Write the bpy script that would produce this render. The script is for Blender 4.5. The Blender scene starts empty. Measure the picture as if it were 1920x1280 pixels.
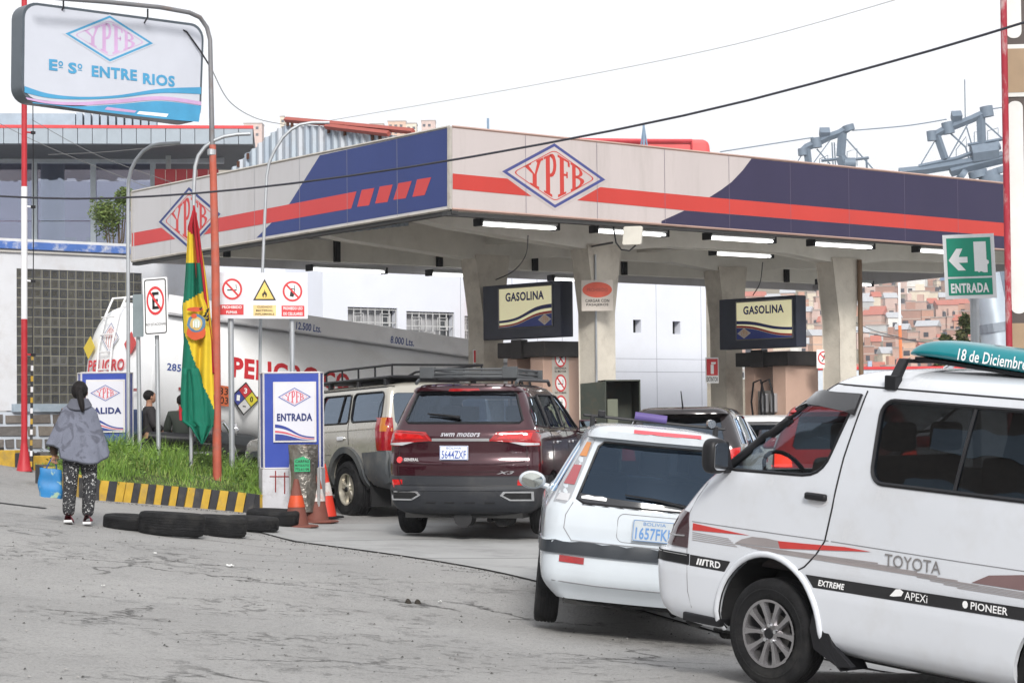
import bpy, bmesh, math, random
from mathutils import Vector as V, Matrix, noise
from mathutils.bvhtree import BVHTree
S = bpy.context.scene
COL = S.collection
rad = math.radians
R = random.Random(7)
# ---------------------------------------------------------------- camera
FPX = 4200.0
CP = math.atan(150/4200); CR = .01
CAM = V((0, 0, 1.6))
F_ = V((0, math.cos(CP), math.sin(CP))); R0 = V((1, 0, 0)); U0 = V((0, -math.sin(CP), math.cos(CP)))
RI = math.cos(CR)*R0 - math.sin(CR)*U0
UI = math.sin(CR)*R0 + math.cos(CR)*U0
cam = bpy.data.cameras.new('camera'); co = bpy.data.objects.new('camera', cam); COL.objects.link(co)
co.matrix_world = Matrix(((RI.x, UI.x, -F_.x, CAM.x), (RI.y, UI.y, -F_.y, CAM.y), (RI.z, UI.z, -F_.z, CAM.z), (0, 0, 0, 1)))
cam.sensor_width = 36; cam.lens = 36*FPX/1920; cam.clip_start = .3; cam.clip_end = 6000
S.camera = co
# ---------------------------------------------------------------- world, sun, exposure
SUN_EL, SUN_AZ = rad(31), rad(174)          # azimuth clockwise from +Y
w = bpy.data.worlds.new('World'); S.world = w; w.use_nodes = True
nt = w.node_tree; nt.nodes.clear()
sky = nt.nodes.new('ShaderNodeTexSky'); sky.sky_type = 'NISHITA'; sky.sun_disc = False
sky.sun_elevation = SUN_EL; sky.sun_rotation = SUN_AZ; sky.dust_density = 2; sky.air_density = 1; sky.ozone_density = 1
hs = nt.nodes.new('ShaderNodeHueSaturation'); hs.inputs['Saturation'].default_value = .22; hs.inputs['Value'].default_value = 1.0
bg = nt.nodes.new('ShaderNodeBackground'); bg.inputs['Strength'].default_value = .15
wo = nt.nodes.new('ShaderNodeOutputWorld')
cl = nt.nodes.new('ShaderNodeMix'); cl.data_type = 'RGBA'; cl.inputs[0].default_value = .86      # closed cloud deck over the clear sky
tcw = nt.nodes.new('ShaderNodeTexCoord'); cn = nt.nodes.new('ShaderNodeTexNoise'); cn.inputs['Scale'].default_value = 1.6; cn.inputs['Detail'].default_value = 4
cr_ = nt.nodes.new('ShaderNodeValToRGB'); cr_.color_ramp.elements[0].position = .3; cr_.color_ramp.elements[1].position = .7
cr_.color_ramp.elements[0].color = (5.7, 5.85, 6.15, 1); cr_.color_ramp.elements[1].color = (6.5, 6.55, 6.7, 1)
nt.links.new(tcw.outputs['Generated'], cn.inputs['Vector']); nt.links.new(cn.outputs[0], cr_.inputs[0]); nt.links.new(cr_.outputs[0], cl.inputs[7])
nt.links.new(sky.outputs[0], hs.inputs['Color']); nt.links.new(hs.outputs[0], cl.inputs[6]); nt.links.new(cl.outputs[2], bg.inputs[0]); nt.links.new(bg.outputs[0], wo.inputs[0])
sl = bpy.data.lights.new('sun', 'SUN'); sl.energy = 2.7; sl.angle = rad(14); sl.color = (1, .97, .92)
so = bpy.data.objects.new('sun', sl); COL.objects.link(so)
sd = V((math.sin(SUN_AZ)*math.cos(SUN_EL), math.cos(SUN_AZ)*math.cos(SUN_EL), math.sin(SUN_EL)))
so.rotation_euler = sd.to_track_quat('Z', 'Y').to_euler()
vs = S.view_settings; vs.view_transform = 'Standard'; vs.look = 'None'; vs.gamma = 1; vs.use_curve_mapping = False
vs.exposure = .36
S.render.resolution_x = 1024; S.render.resolution_y = 682

# ---------------------------------------------------------------- geometry of the view (used to find real places once)
def ray(x, y): return F_ + RI*((x-960)/FPX) + UI*((640-y)/FPX)
def at(x, y, Y):
    d = ray(x, y); return CAM + d*(Y/d.y)
def smst(a, b, t):
    t = min(1, max(0, (t-a)/(b-a))); return t*t*(3-2*t)
def G(x, y):
    x = max(-16, min(14, x)); k = smst(18, 26, y)
    mid = (.075-.13*(x+2.5)) if x < -2.5 else -.03*x
    far = (.36-.13*(x+6)) if x < -6 else (-.06*x if x < 0 else -.03*x)
    q = smst(30, 33.5, y); far = mid*(1-q)+far*q
    near = -.1*x if x < 0 else -.1*x*smst(14, 17, y)
    kb_ = smst(17, 22, y)
    return -.03*(1-kb_)+(-.12+.012*max(-10, min(y, 60)))*kb_+near*(1-k)+far*k
def GP(x, y, dz=0): return V((x, y, G(x, y)+dz))
def ground_at(px, py):
    d = ray(px, py); t = 6.0
    while t < 90:
        P = CAM+d*t
        if P.z < G(P.x, P.y): return P
        t += .02
    return P
class Fr:                                     # a flat frame: origin, across, up, outward normal
    def __init__(s, o, ex, ez=V((0, 0, 1))):
        s.o = V(o); s.x = V(ex).normalized(); s.z = V(ez).normalized(); s.n = s.x.cross(s.z).normalized()
    def p(s, a, b, c=0): return s.o + s.x*a + s.z*b + s.n*c
    def uv(s, px, py):
        d = ray(px, py); t = (s.o-CAM).dot(s.n)/d.dot(s.n); q = CAM+d*t-s.o
        a = q.dot(s.x); r = q-s.x*a; zz = s.z-s.x*s.z.dot(s.x)
        return (a, r.dot(zz)/zz.dot(zz))
    def off(s, c): f = Fr(s.o+s.n*c, s.x, s.z); return f
UD = V((-.673, .74, 0)).normalized()          # along the canopy's left side, away
VD = V((.777, .63, 0)).normalized()           # along the canopy's right side, away

# ---------------------------------------------------------------- materials
MATS = {}
def mat(name, col=(.5, .5, .5), rough=.6, metal=0, var=.12, sc=3.0, bump=0, bsc=40, coat=0, dirt=0, dcol=(.12, .1, .08), dsc=1.5, emit=0, spec=.38, stretch=None):
    if name in MATS: return MATS[name]
    m = bpy.data.materials.new(name); m.use_nodes = True; n = m.node_tree; N = n.nodes; L = n.links
    b = N['Principled BSDF']; b.inputs['Roughness'].default_value = rough; b.inputs['Metallic'].default_value = metal
    b.inputs['Specular IOR Level'].default_value = spec
    if coat: b.inputs['Coat Weight'].default_value = coat; b.inputs['Coat Roughness'].default_value = .04
    tc = N.new('ShaderNodeTexCoord'); mp = N.new('ShaderNodeMapping'); L.new(tc.outputs['Object'], mp.inputs[0])
    if stretch: mp.inputs['Scale'].default_value = stretch
    no = N.new('ShaderNodeTexNoise'); no.inputs['Scale'].default_value = sc; no.inputs['Detail'].default_value = 7; no.inputs['Roughness'].default_value = .62
    L.new(mp.outputs[0], no.inputs['Vector'])
    mr = N.new('ShaderNodeMapRange'); mr.inputs[1].default_value = .3; mr.inputs[2].default_value = .7; mr.inputs[3].default_value = 1-var; mr.inputs[4].default_value = 1+var
    L.new(no.outputs[0], mr.inputs[0])
    mx = N.new('ShaderNodeVectorMath'); mx.operation = 'SCALE'; mx.inputs[0].default_value = col[:3]; L.new(mr.outputs[0], mx.inputs['Scale'])
    out = mx.outputs[0]
    if dirt:
        n2 = N.new('ShaderNodeTexNoise'); n2.inputs['Scale'].default_value = dsc; n2.inputs['Detail'].default_value = 10; n2.inputs['Roughness'].default_value = .7
        L.new(mp.outputs[0], n2.inputs['Vector'])
        r2 = N.new('ShaderNodeMapRange'); r2.inputs[1].default_value = .5; r2.inputs[2].default_value = .72; r2.inputs[3].default_value = 0; r2.inputs[4].default_value = dirt
        L.new(n2.outputs[0], r2.inputs[0])
        mi = N.new('ShaderNodeMix'); mi.data_type = 'RGBA'; L.new(r2.outputs[0], mi.inputs[0]); L.new(out, mi.inputs[6]); mi.inputs[7].default_value = (*dcol, 1)
        out = mi.outputs[2]
        rr = N.new('ShaderNodeMapRange'); rr.inputs[3].default_value = rough; rr.inputs[4].default_value = min(1, rough+.35); L.new(r2.outputs[0], rr.inputs[0]); L.new(rr.outputs[0], b.inputs['Roughness'])
    L.new(out, b.inputs['Base Color'])
    if bump:
        n3 = N.new('ShaderNodeTexNoise'); n3.inputs['Scale'].default_value = bsc; n3.inputs['Detail'].default_value = 5; L.new(mp.outputs[0], n3.inputs['Vector'])
        bp = N.new('ShaderNodeBump'); bp.inputs['Strength'].default_value = bump; bp.inputs['Distance'].default_value = .02; L.new(n3.outputs[0], bp.inputs['Height']); L.new(bp.outputs[0], b.inputs['Normal'])
    if emit:
        b.inputs['Emission Strength'].default_value = emit; b.inputs['Emission Color'].default_value = (*col[:3], 1)
    MATS[name] = m; return m
def glass(name, tint=(.6, .7, .7), ior=1.5, rough=0.0, base=.05, gc=(.62, .74, .9, 1)):
    if name in MATS: return MATS[name]
    m = bpy.data.materials.new(name); m.use_nodes = True; n = m.node_tree; N = n.nodes; L = n.links; N.clear()
    o = N.new('ShaderNodeOutputMaterial'); t = N.new('ShaderNodeBsdfTransparent'); t.inputs[0].default_value = (*tint, 1)
    g = N.new('ShaderNodeBsdfGlossy'); g.inputs['Roughness'].default_value = rough; g.inputs[0].default_value = gc
    tc = N.new('ShaderNodeTexCoord'); no = N.new('ShaderNodeTexNoise'); no.inputs['Scale'].default_value = 1.7; L.new(tc.outputs['Object'], no.inputs['Vector'])
    bp = N.new('ShaderNodeBump'); bp.inputs['Strength'].default_value = .05; bp.inputs['Distance'].default_value = .1; L.new(no.outputs[0], bp.inputs['Height']); L.new(bp.outputs[0], g.inputs['Normal'])
    ge = N.new('ShaderNodeNewGeometry'); dt = N.new('ShaderNodeVectorMath'); dt.operation = 'DOT_PRODUCT'; L.new(ge.outputs['Normal'], dt.inputs[0]); L.new(ge.outputs['Incoming'], dt.inputs[1])
    def mth(op, a, b_):
        q = N.new('ShaderNodeMath'); q.operation = op
        for i_, v_ in enumerate((a, b_)):
            if v_ is None: continue
            if isinstance(v_, (int, float)): q.inputs[i_].default_value = v_
            else: L.new(v_, q.inputs[i_])
        return q.outputs[0]
    fr_ = mth('ADD', mth('MULTIPLY', mth('POWER', mth('SUBTRACT', 1.0, mth('ABSOLUTE', dt.outputs['Value'], None)), 5.0), .95), .045)
    ad = N.new('ShaderNodeMath'); ad.operation = 'ADD'; ad.inputs[1].default_value = base; ad.use_clamp = True
    L.new(fr_, ad.inputs[0])
    mx = N.new('ShaderNodeMixShader'); L.new(ad.outputs[0], mx.inputs[0]); L.new(t.outputs[0], mx.inputs[1]); L.new(g.outputs[0], mx.inputs[2]); L.new(mx.outputs[0], o.inputs[0])
    MATS[name] = m; return m
def asphalt():
    m = mat('asphalt', (.325, .318, .308), .82, var=.10, sc=.55, bump=.9, bsc=45, spec=.3)
    N = m.node_tree.nodes; L = m.node_tree.links; b = N['Principled BSDF']; base = b.inputs['Base Color'].links[0].from_socket
    tc = N.new('ShaderNodeTexCoord')
    def noi(sc, det, rough, st=(1, 1, 1), rot=0, dist=0):
        mp = N.new('ShaderNodeMapping'); mp.inputs['Scale'].default_value = st; mp.inputs['Rotation'].default_value = (0, 0, rot); L.new(tc.outputs['Object'], mp.inputs[0])
        n = N.new('ShaderNodeTexNoise'); n.inputs['Scale'].default_value = sc; n.inputs['Detail'].default_value = det; n.inputs['Roughness'].default_value = rough; n.inputs['Distortion'].default_value = dist; L.new(mp.outputs[0], n.inputs[0]); return n.outputs[0]
    def rng(s, a, b_, c, d):
        r = N.new('ShaderNodeMapRange'); r.inputs[1].default_value = a; r.inputs[2].default_value = b_; r.inputs[3].default_value = c; r.inputs[4].default_value = d; L.new(s, r.inputs[0]); return r.outputs[0]
    def mul(a, b_, op='MULTIPLY'):
        q = N.new('ShaderNodeMath'); q.operation = op; q.use_clamp = True; L.new(a, q.inputs[0]); L.new(b_, q.inputs[1]); return q.outputs[0]
    def mixc(f, a, colr):
        q = N.new('ShaderNodeMix'); q.data_type = 'RGBA'; L.new(f, q.inputs[0]); L.new(a, q.inputs[6]); q.inputs[7].default_value = (*colr, 1); return q.outputs[2]
    # worn broken patches
    area = rng(noi(.45, 5, .6, (1, 1, 1), .3), .50, .64, 0, 1)
    crum = rng(noi(6, 12, .75, (1, 1, 1), -.15, .6), .54, .62, 0, 1)
    f1 = mul(area, crum)
    c = mixc(mul(f1, rng(noi(3, 2, .5), .3, .7, .25, .75)), base, (.095, .093, .09))
    # hairline cracks
    vm = N.new('ShaderNodeMapping'); vm.inputs['Scale'].default_value = (.6, .8, 1); L.new(tc.outputs['Object'], vm.inputs[0])
    ns = N.new('ShaderNodeTexNoise'); ns.inputs['Scale'].default_value = 1.6; ns.inputs['Detail'].default_value = 9; ns.inputs['Roughness'].default_value = .7; L.new(vm.outputs[0], ns.inputs[0])
    va = N.new('ShaderNodeVectorMath'); va.operation = 'MULTIPLY_ADD'; va.inputs[1].default_value = (.9, .9, 0); L.new(ns.outputs['Color'], va.inputs[0]); L.new(vm.outputs[0], va.inputs[2])
    vo = N.new('ShaderNodeTexVoronoi'); vo.feature = 'DISTANCE_TO_EDGE'; vo.inputs['Scale'].default_value = .8; L.new(va.outputs[0], vo.inputs['Vector'])
    cr = mul(rng(vo.outputs['Distance'], .0, .016, 1, 0), rng(noi(.5, 2, .5), .5, .6, 0, 1))
    c = mixc(cr, c, (.06, .058, .056))
    c = mixc(rng(noi(1.3, 9, .7), .5, .75, 0, .22), c, (.37, .37, .37)); c = mixc(rng(noi(2.1, 10, .72, (1, 1, 1), 2), .5, .7, 0, .18), c, (.17, .17, .172))
    c = mixc(rng(noi(45, 5, .8), .50, .66, 0, .6), c, (.115, .113, .11)); c = mixc(rng(noi(14, 6, .75), .52, .68, 0, .35), c, (.14, .138, .135))
    c = mixc(rng(noi(.22, 4, .55, (1, 1, 1), 1), .5, .56, 0, .22), c, (.24, .236, .23))
    L.new(c, b.inputs['Base Color'])
    bp = N.new('ShaderNodeBump'); bp.inputs['Strength'].default_value = .7; bp.inputs['Distance'].default_value = .03; bp.invert = True
    s2 = mul(f1, cr, 'ADD'); L.new(s2, bp.inputs['Height'])
    old = b.inputs['Normal'].links[0].from_socket; L.new(old, bp.inputs['Normal']); L.new(bp.outputs[0], b.inputs['Normal'])
    return m
# common materials
WHITE = mat('white_paint', (.78, .78, .78), .45, dirt=.25, dcol=(.4, .38, .35))
BLACKP = mat('black_plastic', (.012, .012, .014), .45, var=.2, spec=.3)
DARK = mat('dark_void', (.012, .012, .013), .9)
GALV = mat('galvanised_steel', (.42, .44, .46), .45, .55, dirt=.35, dcol=(.3, .28, .26), dsc=6)
REDP = mat('red_print', (.58, .045, .05), .5)
BLUEP = mat('blue_print', (.035, .06, .24), .45)
NAVY = mat('navy_print', (.02, .03, .13), .45)
BLACKI = mat('black_print', (.015, .015, .015), .5)
WHITEI = mat('white_print', (.8, .8, .8), .5, var=.05)
CHROME = mat('chrome', (.75, .76, .78), .12, 1, var=.05)
RUBBER = mat('rubber', (.012, .012, .013), .8, var=.3, sc=9, bump=.3, bsc=60, dirt=.35, dcol=(.07, .067, .06), dsc=5, spec=.2)
CONC = mat('concrete', (.40, .38, .34), .85, var=.12, sc=2, bump=.25, bsc=30, dirt=.35, dcol=(.2, .18, .15))

# ---------------------------------------------------------------- object helpers
def tag(o, label=None, cat=None, group=None, kind=None):
    if label: o['label'] = label
    if cat: o['category'] = cat
    if group: o['group'] = group
    if kind: o['kind'] = kind
    return o
def thing(name, label, cat, loc=(0, 0, 0), M=None, group=None):
    o = bpy.data.objects.new(name, None); COL.objects.link(o); o.empty_display_size = .2
    o.matrix_world = M if M is not None else Matrix.Translation(V(loc)); tag(o, label, cat, group); return o
class MB:
    def __init__(s): s.v = []; s.f = []; s.m = []; s.c = None
    def M(s, m): s.c = m; return s
    def add(s, vs, fs):
        k = len(s.v); s.v += [tuple(q) for q in vs]
        for f in fs: s.f.append([i+k for i in f]); s.m.append(s.c)
        return s
    def bx(s, x0, x1, y0, y1, z0, z1):
        return s.add([(x, y, z) for z in (z0, z1) for y in (y0, y1) for x in (x0, x1)], [(0, 2, 3, 1), (4, 5, 7, 6), (0, 1, 5, 4), (2, 6, 7, 3), (0, 4, 6, 2), (1, 3, 7, 5)])
    def fbx(s, F, a0, a1, b0, b1, c0, c1):      # box in a frame
        P = [F.p(a, b, c) for c in (c0, c1) for b in (b0, b1) for a in (a0, a1)]
        return s.add(P, [(0, 2, 3, 1), (4, 5, 7, 6), (0, 1, 5, 4), (2, 6, 7, 3), (0, 4, 6, 2), (1, 3, 7, 5)])
    def fpoly(s, F, pts, c=0.003):
        return s.add([F.p(a, b, c) for a, b in pts], [tuple(range(len(pts)))])
    def fprism(s, F, pts, c0, c1):
        n = len(pts)
        return s.add([F.p(a, b, c0) for a, b in pts]+[F.p(a, b, c1) for a, b in pts],
                     [tuple(range(n-1, -1, -1)), tuple(range(n, 2*n))]+[(i, (i+1) % n, n+(i+1) % n, n+i) for i in range(n)])
    def tube(s, path, r, n=8, cap=True, closed=False):
        P = [V(q) for q in path]; m = len(P); rr = r if isinstance(r, (list, tuple)) else [r]*m
        vs = []; fs = []; up = None
        for i in range(m):
            a = P[(i-1) % m] if (i or closed) else P[0]; b = P[(i+1) % m] if (i < m-1 or closed) else P[-1]
            d = (b-a).normalized()
            if up is None: up = V((0, 0, 1)) if abs(d.z) < .9 else V((1, 0, 0))
            x = d.cross(up)
            if x.length < 1e-4: x = d.cross(V((0, 1, .1)))
            x.normalize(); y = x.cross(d); up = y
            for k in range(n):
                t = 2*math.pi*k/n; vs.append(P[i]+x*(math.cos(t)*rr[i])+y*(math.sin(t)*rr[i]))
        for i in range(m if closed else m-1):
            j = (i+1) % m
            for k in range(n): fs.append((i*n+k, i*n+(k+1) % n, j*n+(k+1) % n, j*n+k))
        if cap and not closed: fs += [tuple(range(n-1, -1, -1)), tuple(range((m-1)*n, m*n))]
        return s.add(vs, fs)
    def lathe(s, prof, o=(0, 0, 0), ax='z', n=24, closed=False):
        vs = []; fs = []; o = V(o); m = len(prof)
        for r, h in prof:
            for k in range(n):
                t = 2*math.pi*k/n; c, q = math.cos(t)*r, math.sin(t)*r
                vs.append(o+(V((c, q, h)) if ax == 'z' else V((c, h, q)) if ax == 'y' else V((h, c, q))))
        for i in range(m if closed else m-1):
            j = (i+1) % m
            for k in range(n): fs.append((i*n+k, i*n+(k+1) % n, j*n+(k+1) % n, j*n+k))
        return s.add(vs, fs)
    def grid(s, fn, nu, nv):
        vs = [fn(i/nu, j/nv) for j in range(nv+1) for i in range(nu+1)]
        return s.add(vs, [(j*(nu+1)+i, j*(nu+1)+i+1, (j+1)*(nu+1)+i+1, (j+1)*(nu+1)+i) for j in range(nv) for i in range(nu)])
    def build(s, name, parent=None, m=None, smooth=0, fix=False, bev=0):
        me = bpy.data.meshes.new(name)
        me.from_pydata(s.v, [], s.f); ms = []
        for q in s.m:
            q = q or m
            if q not in ms: ms.append(q)
        for q in ms: me.materials.append(q)
        if len(ms) > 1: me.polygons.foreach_set('material_index', [ms.index(q or m) for q in s.m])
        if fix:
            b = bmesh.new(); b.from_mesh(me); bmesh.ops.recalc_face_normals(b, faces=b.faces); b.to_mesh(me); b.free()
        return mkobj(name, me, parent, smooth, bev)
def mkobj(name, me, parent=None, smooth=0, bev=0, M=None):
    if smooth:
        me.polygons.foreach_set('use_smooth', [True]*len(me.polygons)); me.set_sharp_from_angle(angle=rad(smooth))
    me.update()
    o = bpy.data.objects.new(name, me); COL.objects.link(o)
    if parent: o.parent = parent; o.matrix_parent_inverse = Matrix.Identity(4)
    if M is not None: o.matrix_basis = M
    if bev:
        d = o.modifiers.new('b', 'BEVEL'); d.width = bev; d.segments = 2; d.limit_method = 'ANGLE'; d.angle_limit = rad(40)
    return o
def T0(o):      # thing placed at the world origin helper: parts given in world coordinates
    return o.matrix_world.inverted()
class WB(MB):   # world-coordinate builder for children of a thing that has a location
    def build(s, name, parent=None, m=None, smooth=0, fix=False, bev=0):
        if parent is not None:
            top = parent; Mi = top.matrix_world.inverted() if top.parent is None else (top.parent.matrix_world @ top.matrix_basis).inverted()
            s.v = [tuple(Mi @ V(q)) for q in s.v]
        return MB.build(s, name, parent, m, smooth, fix, bev)
TXT = {}
def textmesh(body, bold=.0, shear=0, rows=0):
    k = (body, bold, shear, rows)
    if k in TXT: return TXT[k]
    c = bpy.data.curves.new('t', 'FONT'); c.body = body; c.size = 1; c.offset = bold; c.resolution_u = 3; c.shear = shear
    c.space_character = 1.0+bold*2.5
    o = bpy.data.objects.new('t', c); COL.objects.link(o)
    me = bpy.data.meshes.new_from_object(o)
    if rows:
        b = bmesh.new(); b.from_mesh(me)
        for i in range(1, rows): bmesh.ops.bisect_plane(b, geom=b.verts[:]+b.edges[:]+b.faces[:], plane_co=(0, i*.75/rows, 0), plane_no=(0, 1, 0))
        b.to_mesh(me); b.free()
    vs = [v.co.copy() for v in me.vertices]; fs = [tuple(p.vertices) for p in me.polygons]
    x0 = min(v.x for v in vs); x1 = max(v.x for v in vs); y0 = min(v.y for v in vs); y1 = max(v.y for v in vs)
    vv = [((v.x-x0)/(x1-x0), (v.y-y0)/(y1-y0)) for v in vs]
    bpy.data.objects.remove(o); bpy.data.curves.remove(c); bpy.data.meshes.remove(me)
    TXT[k] = (vv, fs); return TXT[k]
def text(mb, F, body, a0, b0, w_, h, m, bold=.02, c=.004, shear=0):
    vv, fs = textmesh(body, bold, shear)
    mb.M(m).add([F.p(a0+x*w_, b0+y*h, c) for x, y in vv], fs)
def arc(cx, cy, r, a0, a1, n, ry=None):
    ry = ry or r
    return [(cx+r*math.cos(rad(a0+(a1-a0)*i/n)), cy+ry*math.sin(rad(a0+(a1-a0)*i/n))) for i in range(n+1)]
def ring(mb, F, outer, inner, c):
    n = len(outer); mb.add([F.p(a, b, c) for a, b in outer]+[F.p(a, b, c) for a, b in inner], [(i, (i+1) % n, n+(i+1) % n, n+i) for i in range(n)])
def rrect(x0, x1, y0, y1, r, n=4):
    return arc(x1-r, y1-r, r, 0, 90, n)+arc(x0+r, y1-r, r, 90, 180, n)+arc(x0+r, y0+r, r, 180, 270, n)+arc(x1-r, y0+r, r, 270, 360, n)
def band(mb, F, x0, x1, f0, f1, c, n=24):     # strip between two curves
    for i in range(n):
        a, b = x0+(x1-x0)*i/n, x0+(x1-x0)*(i+1)/n
        mb.add([F.p(a, f0(a), c), F.p(b, f0(b), c), F.p(b, f1(b), c), F.p(a, f1(a), c)], [(0, 1, 2, 3)])
# the diamond emblem with its four slab letters
def emblem(mb, F, cx, cy, W, H, blue, red, white, c=.004):
    def dm(k, r=0):
        if not r: return [(cx+W*k, cy), (cx, cy+H*k), (cx-W*k, cy), (cx, cy-H*k)]
        pts = []
        C4 = dm(k)
        for i in range(4):
            p0 = V(C4[i-1]+(0,)); p1 = V(C4[i]+(0,)); p2 = V(C4[(i+1) % 4]+(0,))
            a = p1.lerp(p0, r); b = p1.lerp(p2, r)
            for t in (0, .25, .5, .75, 1): q = a.lerp(p1, t).lerp(p1.lerp(b, t), t); pts.append((q.x, q.y))
        return pts
    mb.M(white).fpoly(F, dm(1.06), c-.001)
    mb.M(blue); ring(mb, F, dm(1.0), dm(.90), c)
    mb.M(red); ring(mb, F, dm(.80, .1), dm(.77, .1), c)
    lim = .72
    def W_(x, t):                                # x in -1..1, t -1..1 vertical
        h = max(.12, (lim-abs(x)*.86))
        return (cx+x*W, cy+t*h*H)
    mb.M(red)
    def q(x0, t0, x1, t1, x2=None, x3=None):
        x2 = x1 if x2 is None else x2; x3 = x0 if x3 is None else x3
        mb.add([F.p(*W_(x, t), c) for x, t in ((x0, t0), (x1, t0), (x2, t1), (x3, t1))], [(0, 1, 2, 3)])
    # Y
    q(-.47, -1, -.30, -.84); q(-.425, -.84, -.345, 0)
    q(-.425, -.02, -.345, -.02, -.47, -.56) if False else None
    q(-.425, 0, -.385, .86, -.50, -.57); q(-.385, 0, -.345, .86, -.26, -.33)
    q(-.60, .84, -.45, 1); q(-.35, .84, -.22, 1)
    # P
    q(-.21, -1, -.05, -.87); q(-.17, -.87, -.09, .87); q(-.21, .87, -.06, 1)
    for i in range(8):
        a0, a1 = 90-i*22.5, 90-(i+1)*22.5
        def pt(a, k, k2): return (-.07+.105*k*math.cos(rad(a)), .46+.54*k2*math.sin(rad(a)))
        A = [pt(a0, 1, 1), pt(a1, 1, 1), pt(a1, .42, .66), pt(a0, .42, .66)]
        mb.add([F.p(*W_(x, t), c) for x, t in A], [(0, 1, 2, 3)])
    q(-.09, .87, -.06, 1); q(-.09, -.08, -.06, .08)
    # F
    q(.06, -1, .22, -.87); q(.10, -.87, .18, .87); q(.06, .87, .29, 1); q(.255, .62, .295, .9); q(.18, .02, .245, .15); q(.225, -.1, .255, .28)
    # B
    q(.31, -1, .45, -.85); q(.34, -.85, .41, .85); q(.31, .85, .45, 1)
    for (cy_, hy, rx) in ((.5, .5, .11), (-.47, .53, .14)):
        for i in range(6):
            a0, a1 = 90-i*30, 90-(i+1)*30
            A = [(.44+rx*k*math.cos(rad(a)), cy_+hy*k2*math.sin(rad(a))) for a, k, k2 in ((a0, 1, 1), (a1, 1, 1), (a1, .42, .66), (a0, .42, .66))]
            mb.add([F.p(*W_(x, t), c) for x, t in A], [(0, 1, 2, 3)])
        q(.41, cy_-hy, .45, cy_-hy*.7); q(.41, cy_+hy*.7, .45, cy_+hy)
def no_symbol(mb, F, cx, cy, r, kind, c=.004, ry=None):
    ry = ry or r
    mb.M(WHITEI).fpoly(F, arc(cx, cy, r*.9, 0, 345, 23, ry*.9), c)
    b = BLACKI
    if kind == 'smoke':
        mb.M(b).fpoly(F, [(cx-.5*r, cy-.16*r), (cx+.45*r, cy-.16*r), (cx+.45*r, cy-.03*r), (cx-.5*r, cy-.03*r)], c+.001)
        mb.fpoly(F, [(cx+.38*r, cy+.02*r), (cx+.45*r, cy+.02*r), (cx+.42*r, cy+.5*r), (cx+.34*r, cy+.5*r)], c+.001)
    elif kind == 'phone':
        Q = [(-.3, -.5), (.1, -.6), (.3, .2), (-.12, .35)]
        mb.M(b).fpoly(F, [(cx+x*r, cy+y*r) for x, y in Q], c+.001)
        mb.fpoly(F, [(cx+x*r, cy+y*r) for x, y in ((.16, .2), (.24, .2), (.22, .62), (.16, .62))], c+.001)
        mb.M(WHITEI).fpoly(F, [(cx+x*r, cy+y*r) for x, y in ((-.14, .0), (.16, -.06), (.2, .14), (-.09, .22))], c+.0015)
    elif kind == 'E':
        for x0, x1, y0, y1 in ((-.36, -.08, -.6, .6), (-.36, .4, .38, .6), (-.36, .3, -.1, .12), (-.36, .4, -.6, -.38)):
            mb.M(b).fpoly(F, [(cx+x0*r, cy+y0*ry), (cx+x1*r, cy+y0*ry), (cx+x1*r, cy+y1*ry), (cx+x0*r, cy+y1*ry)], c+.001)
    elif kind == 'key':
        mb.M(b).fpoly(F, arc(cx+.2*r, cy+.3*r, .26*r, 0, 330, 11), c+.001)
        mb.fpoly(F, [(cx+.1*r, cy+.2*r), (cx-.45*r, cy-.55*r), (cx-.3*r, cy-.6*r), (cx+.25*r, cy+.1*r)], c+.001)
    mb.M(REDP); ring(mb, F, arc(cx, cy, r, 0, 345, 23, ry), arc(cx, cy, r*.8, 0, 345, 23, ry*.8), c+.002)
    k = .62; mb.fpoly(F, [(cx-k*r-.07*r, cy+k*ry-.07*ry), (cx-k*r+.07*r, cy+k*ry+.07*ry), (cx+k*r+.07*r, cy-k*ry+.07*ry), (cx+k*r-.07*r, cy-k*ry-.07*ry)], c+.0025)
def copy_tree(o, parent=None, M=None):
    c = o.copy(); COL.objects.link(c)
    if parent: c.parent = parent
    if M is not None: c.matrix_world = M
    for ch in list(o.children): copy_tree(ch, c)
    return c
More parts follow.
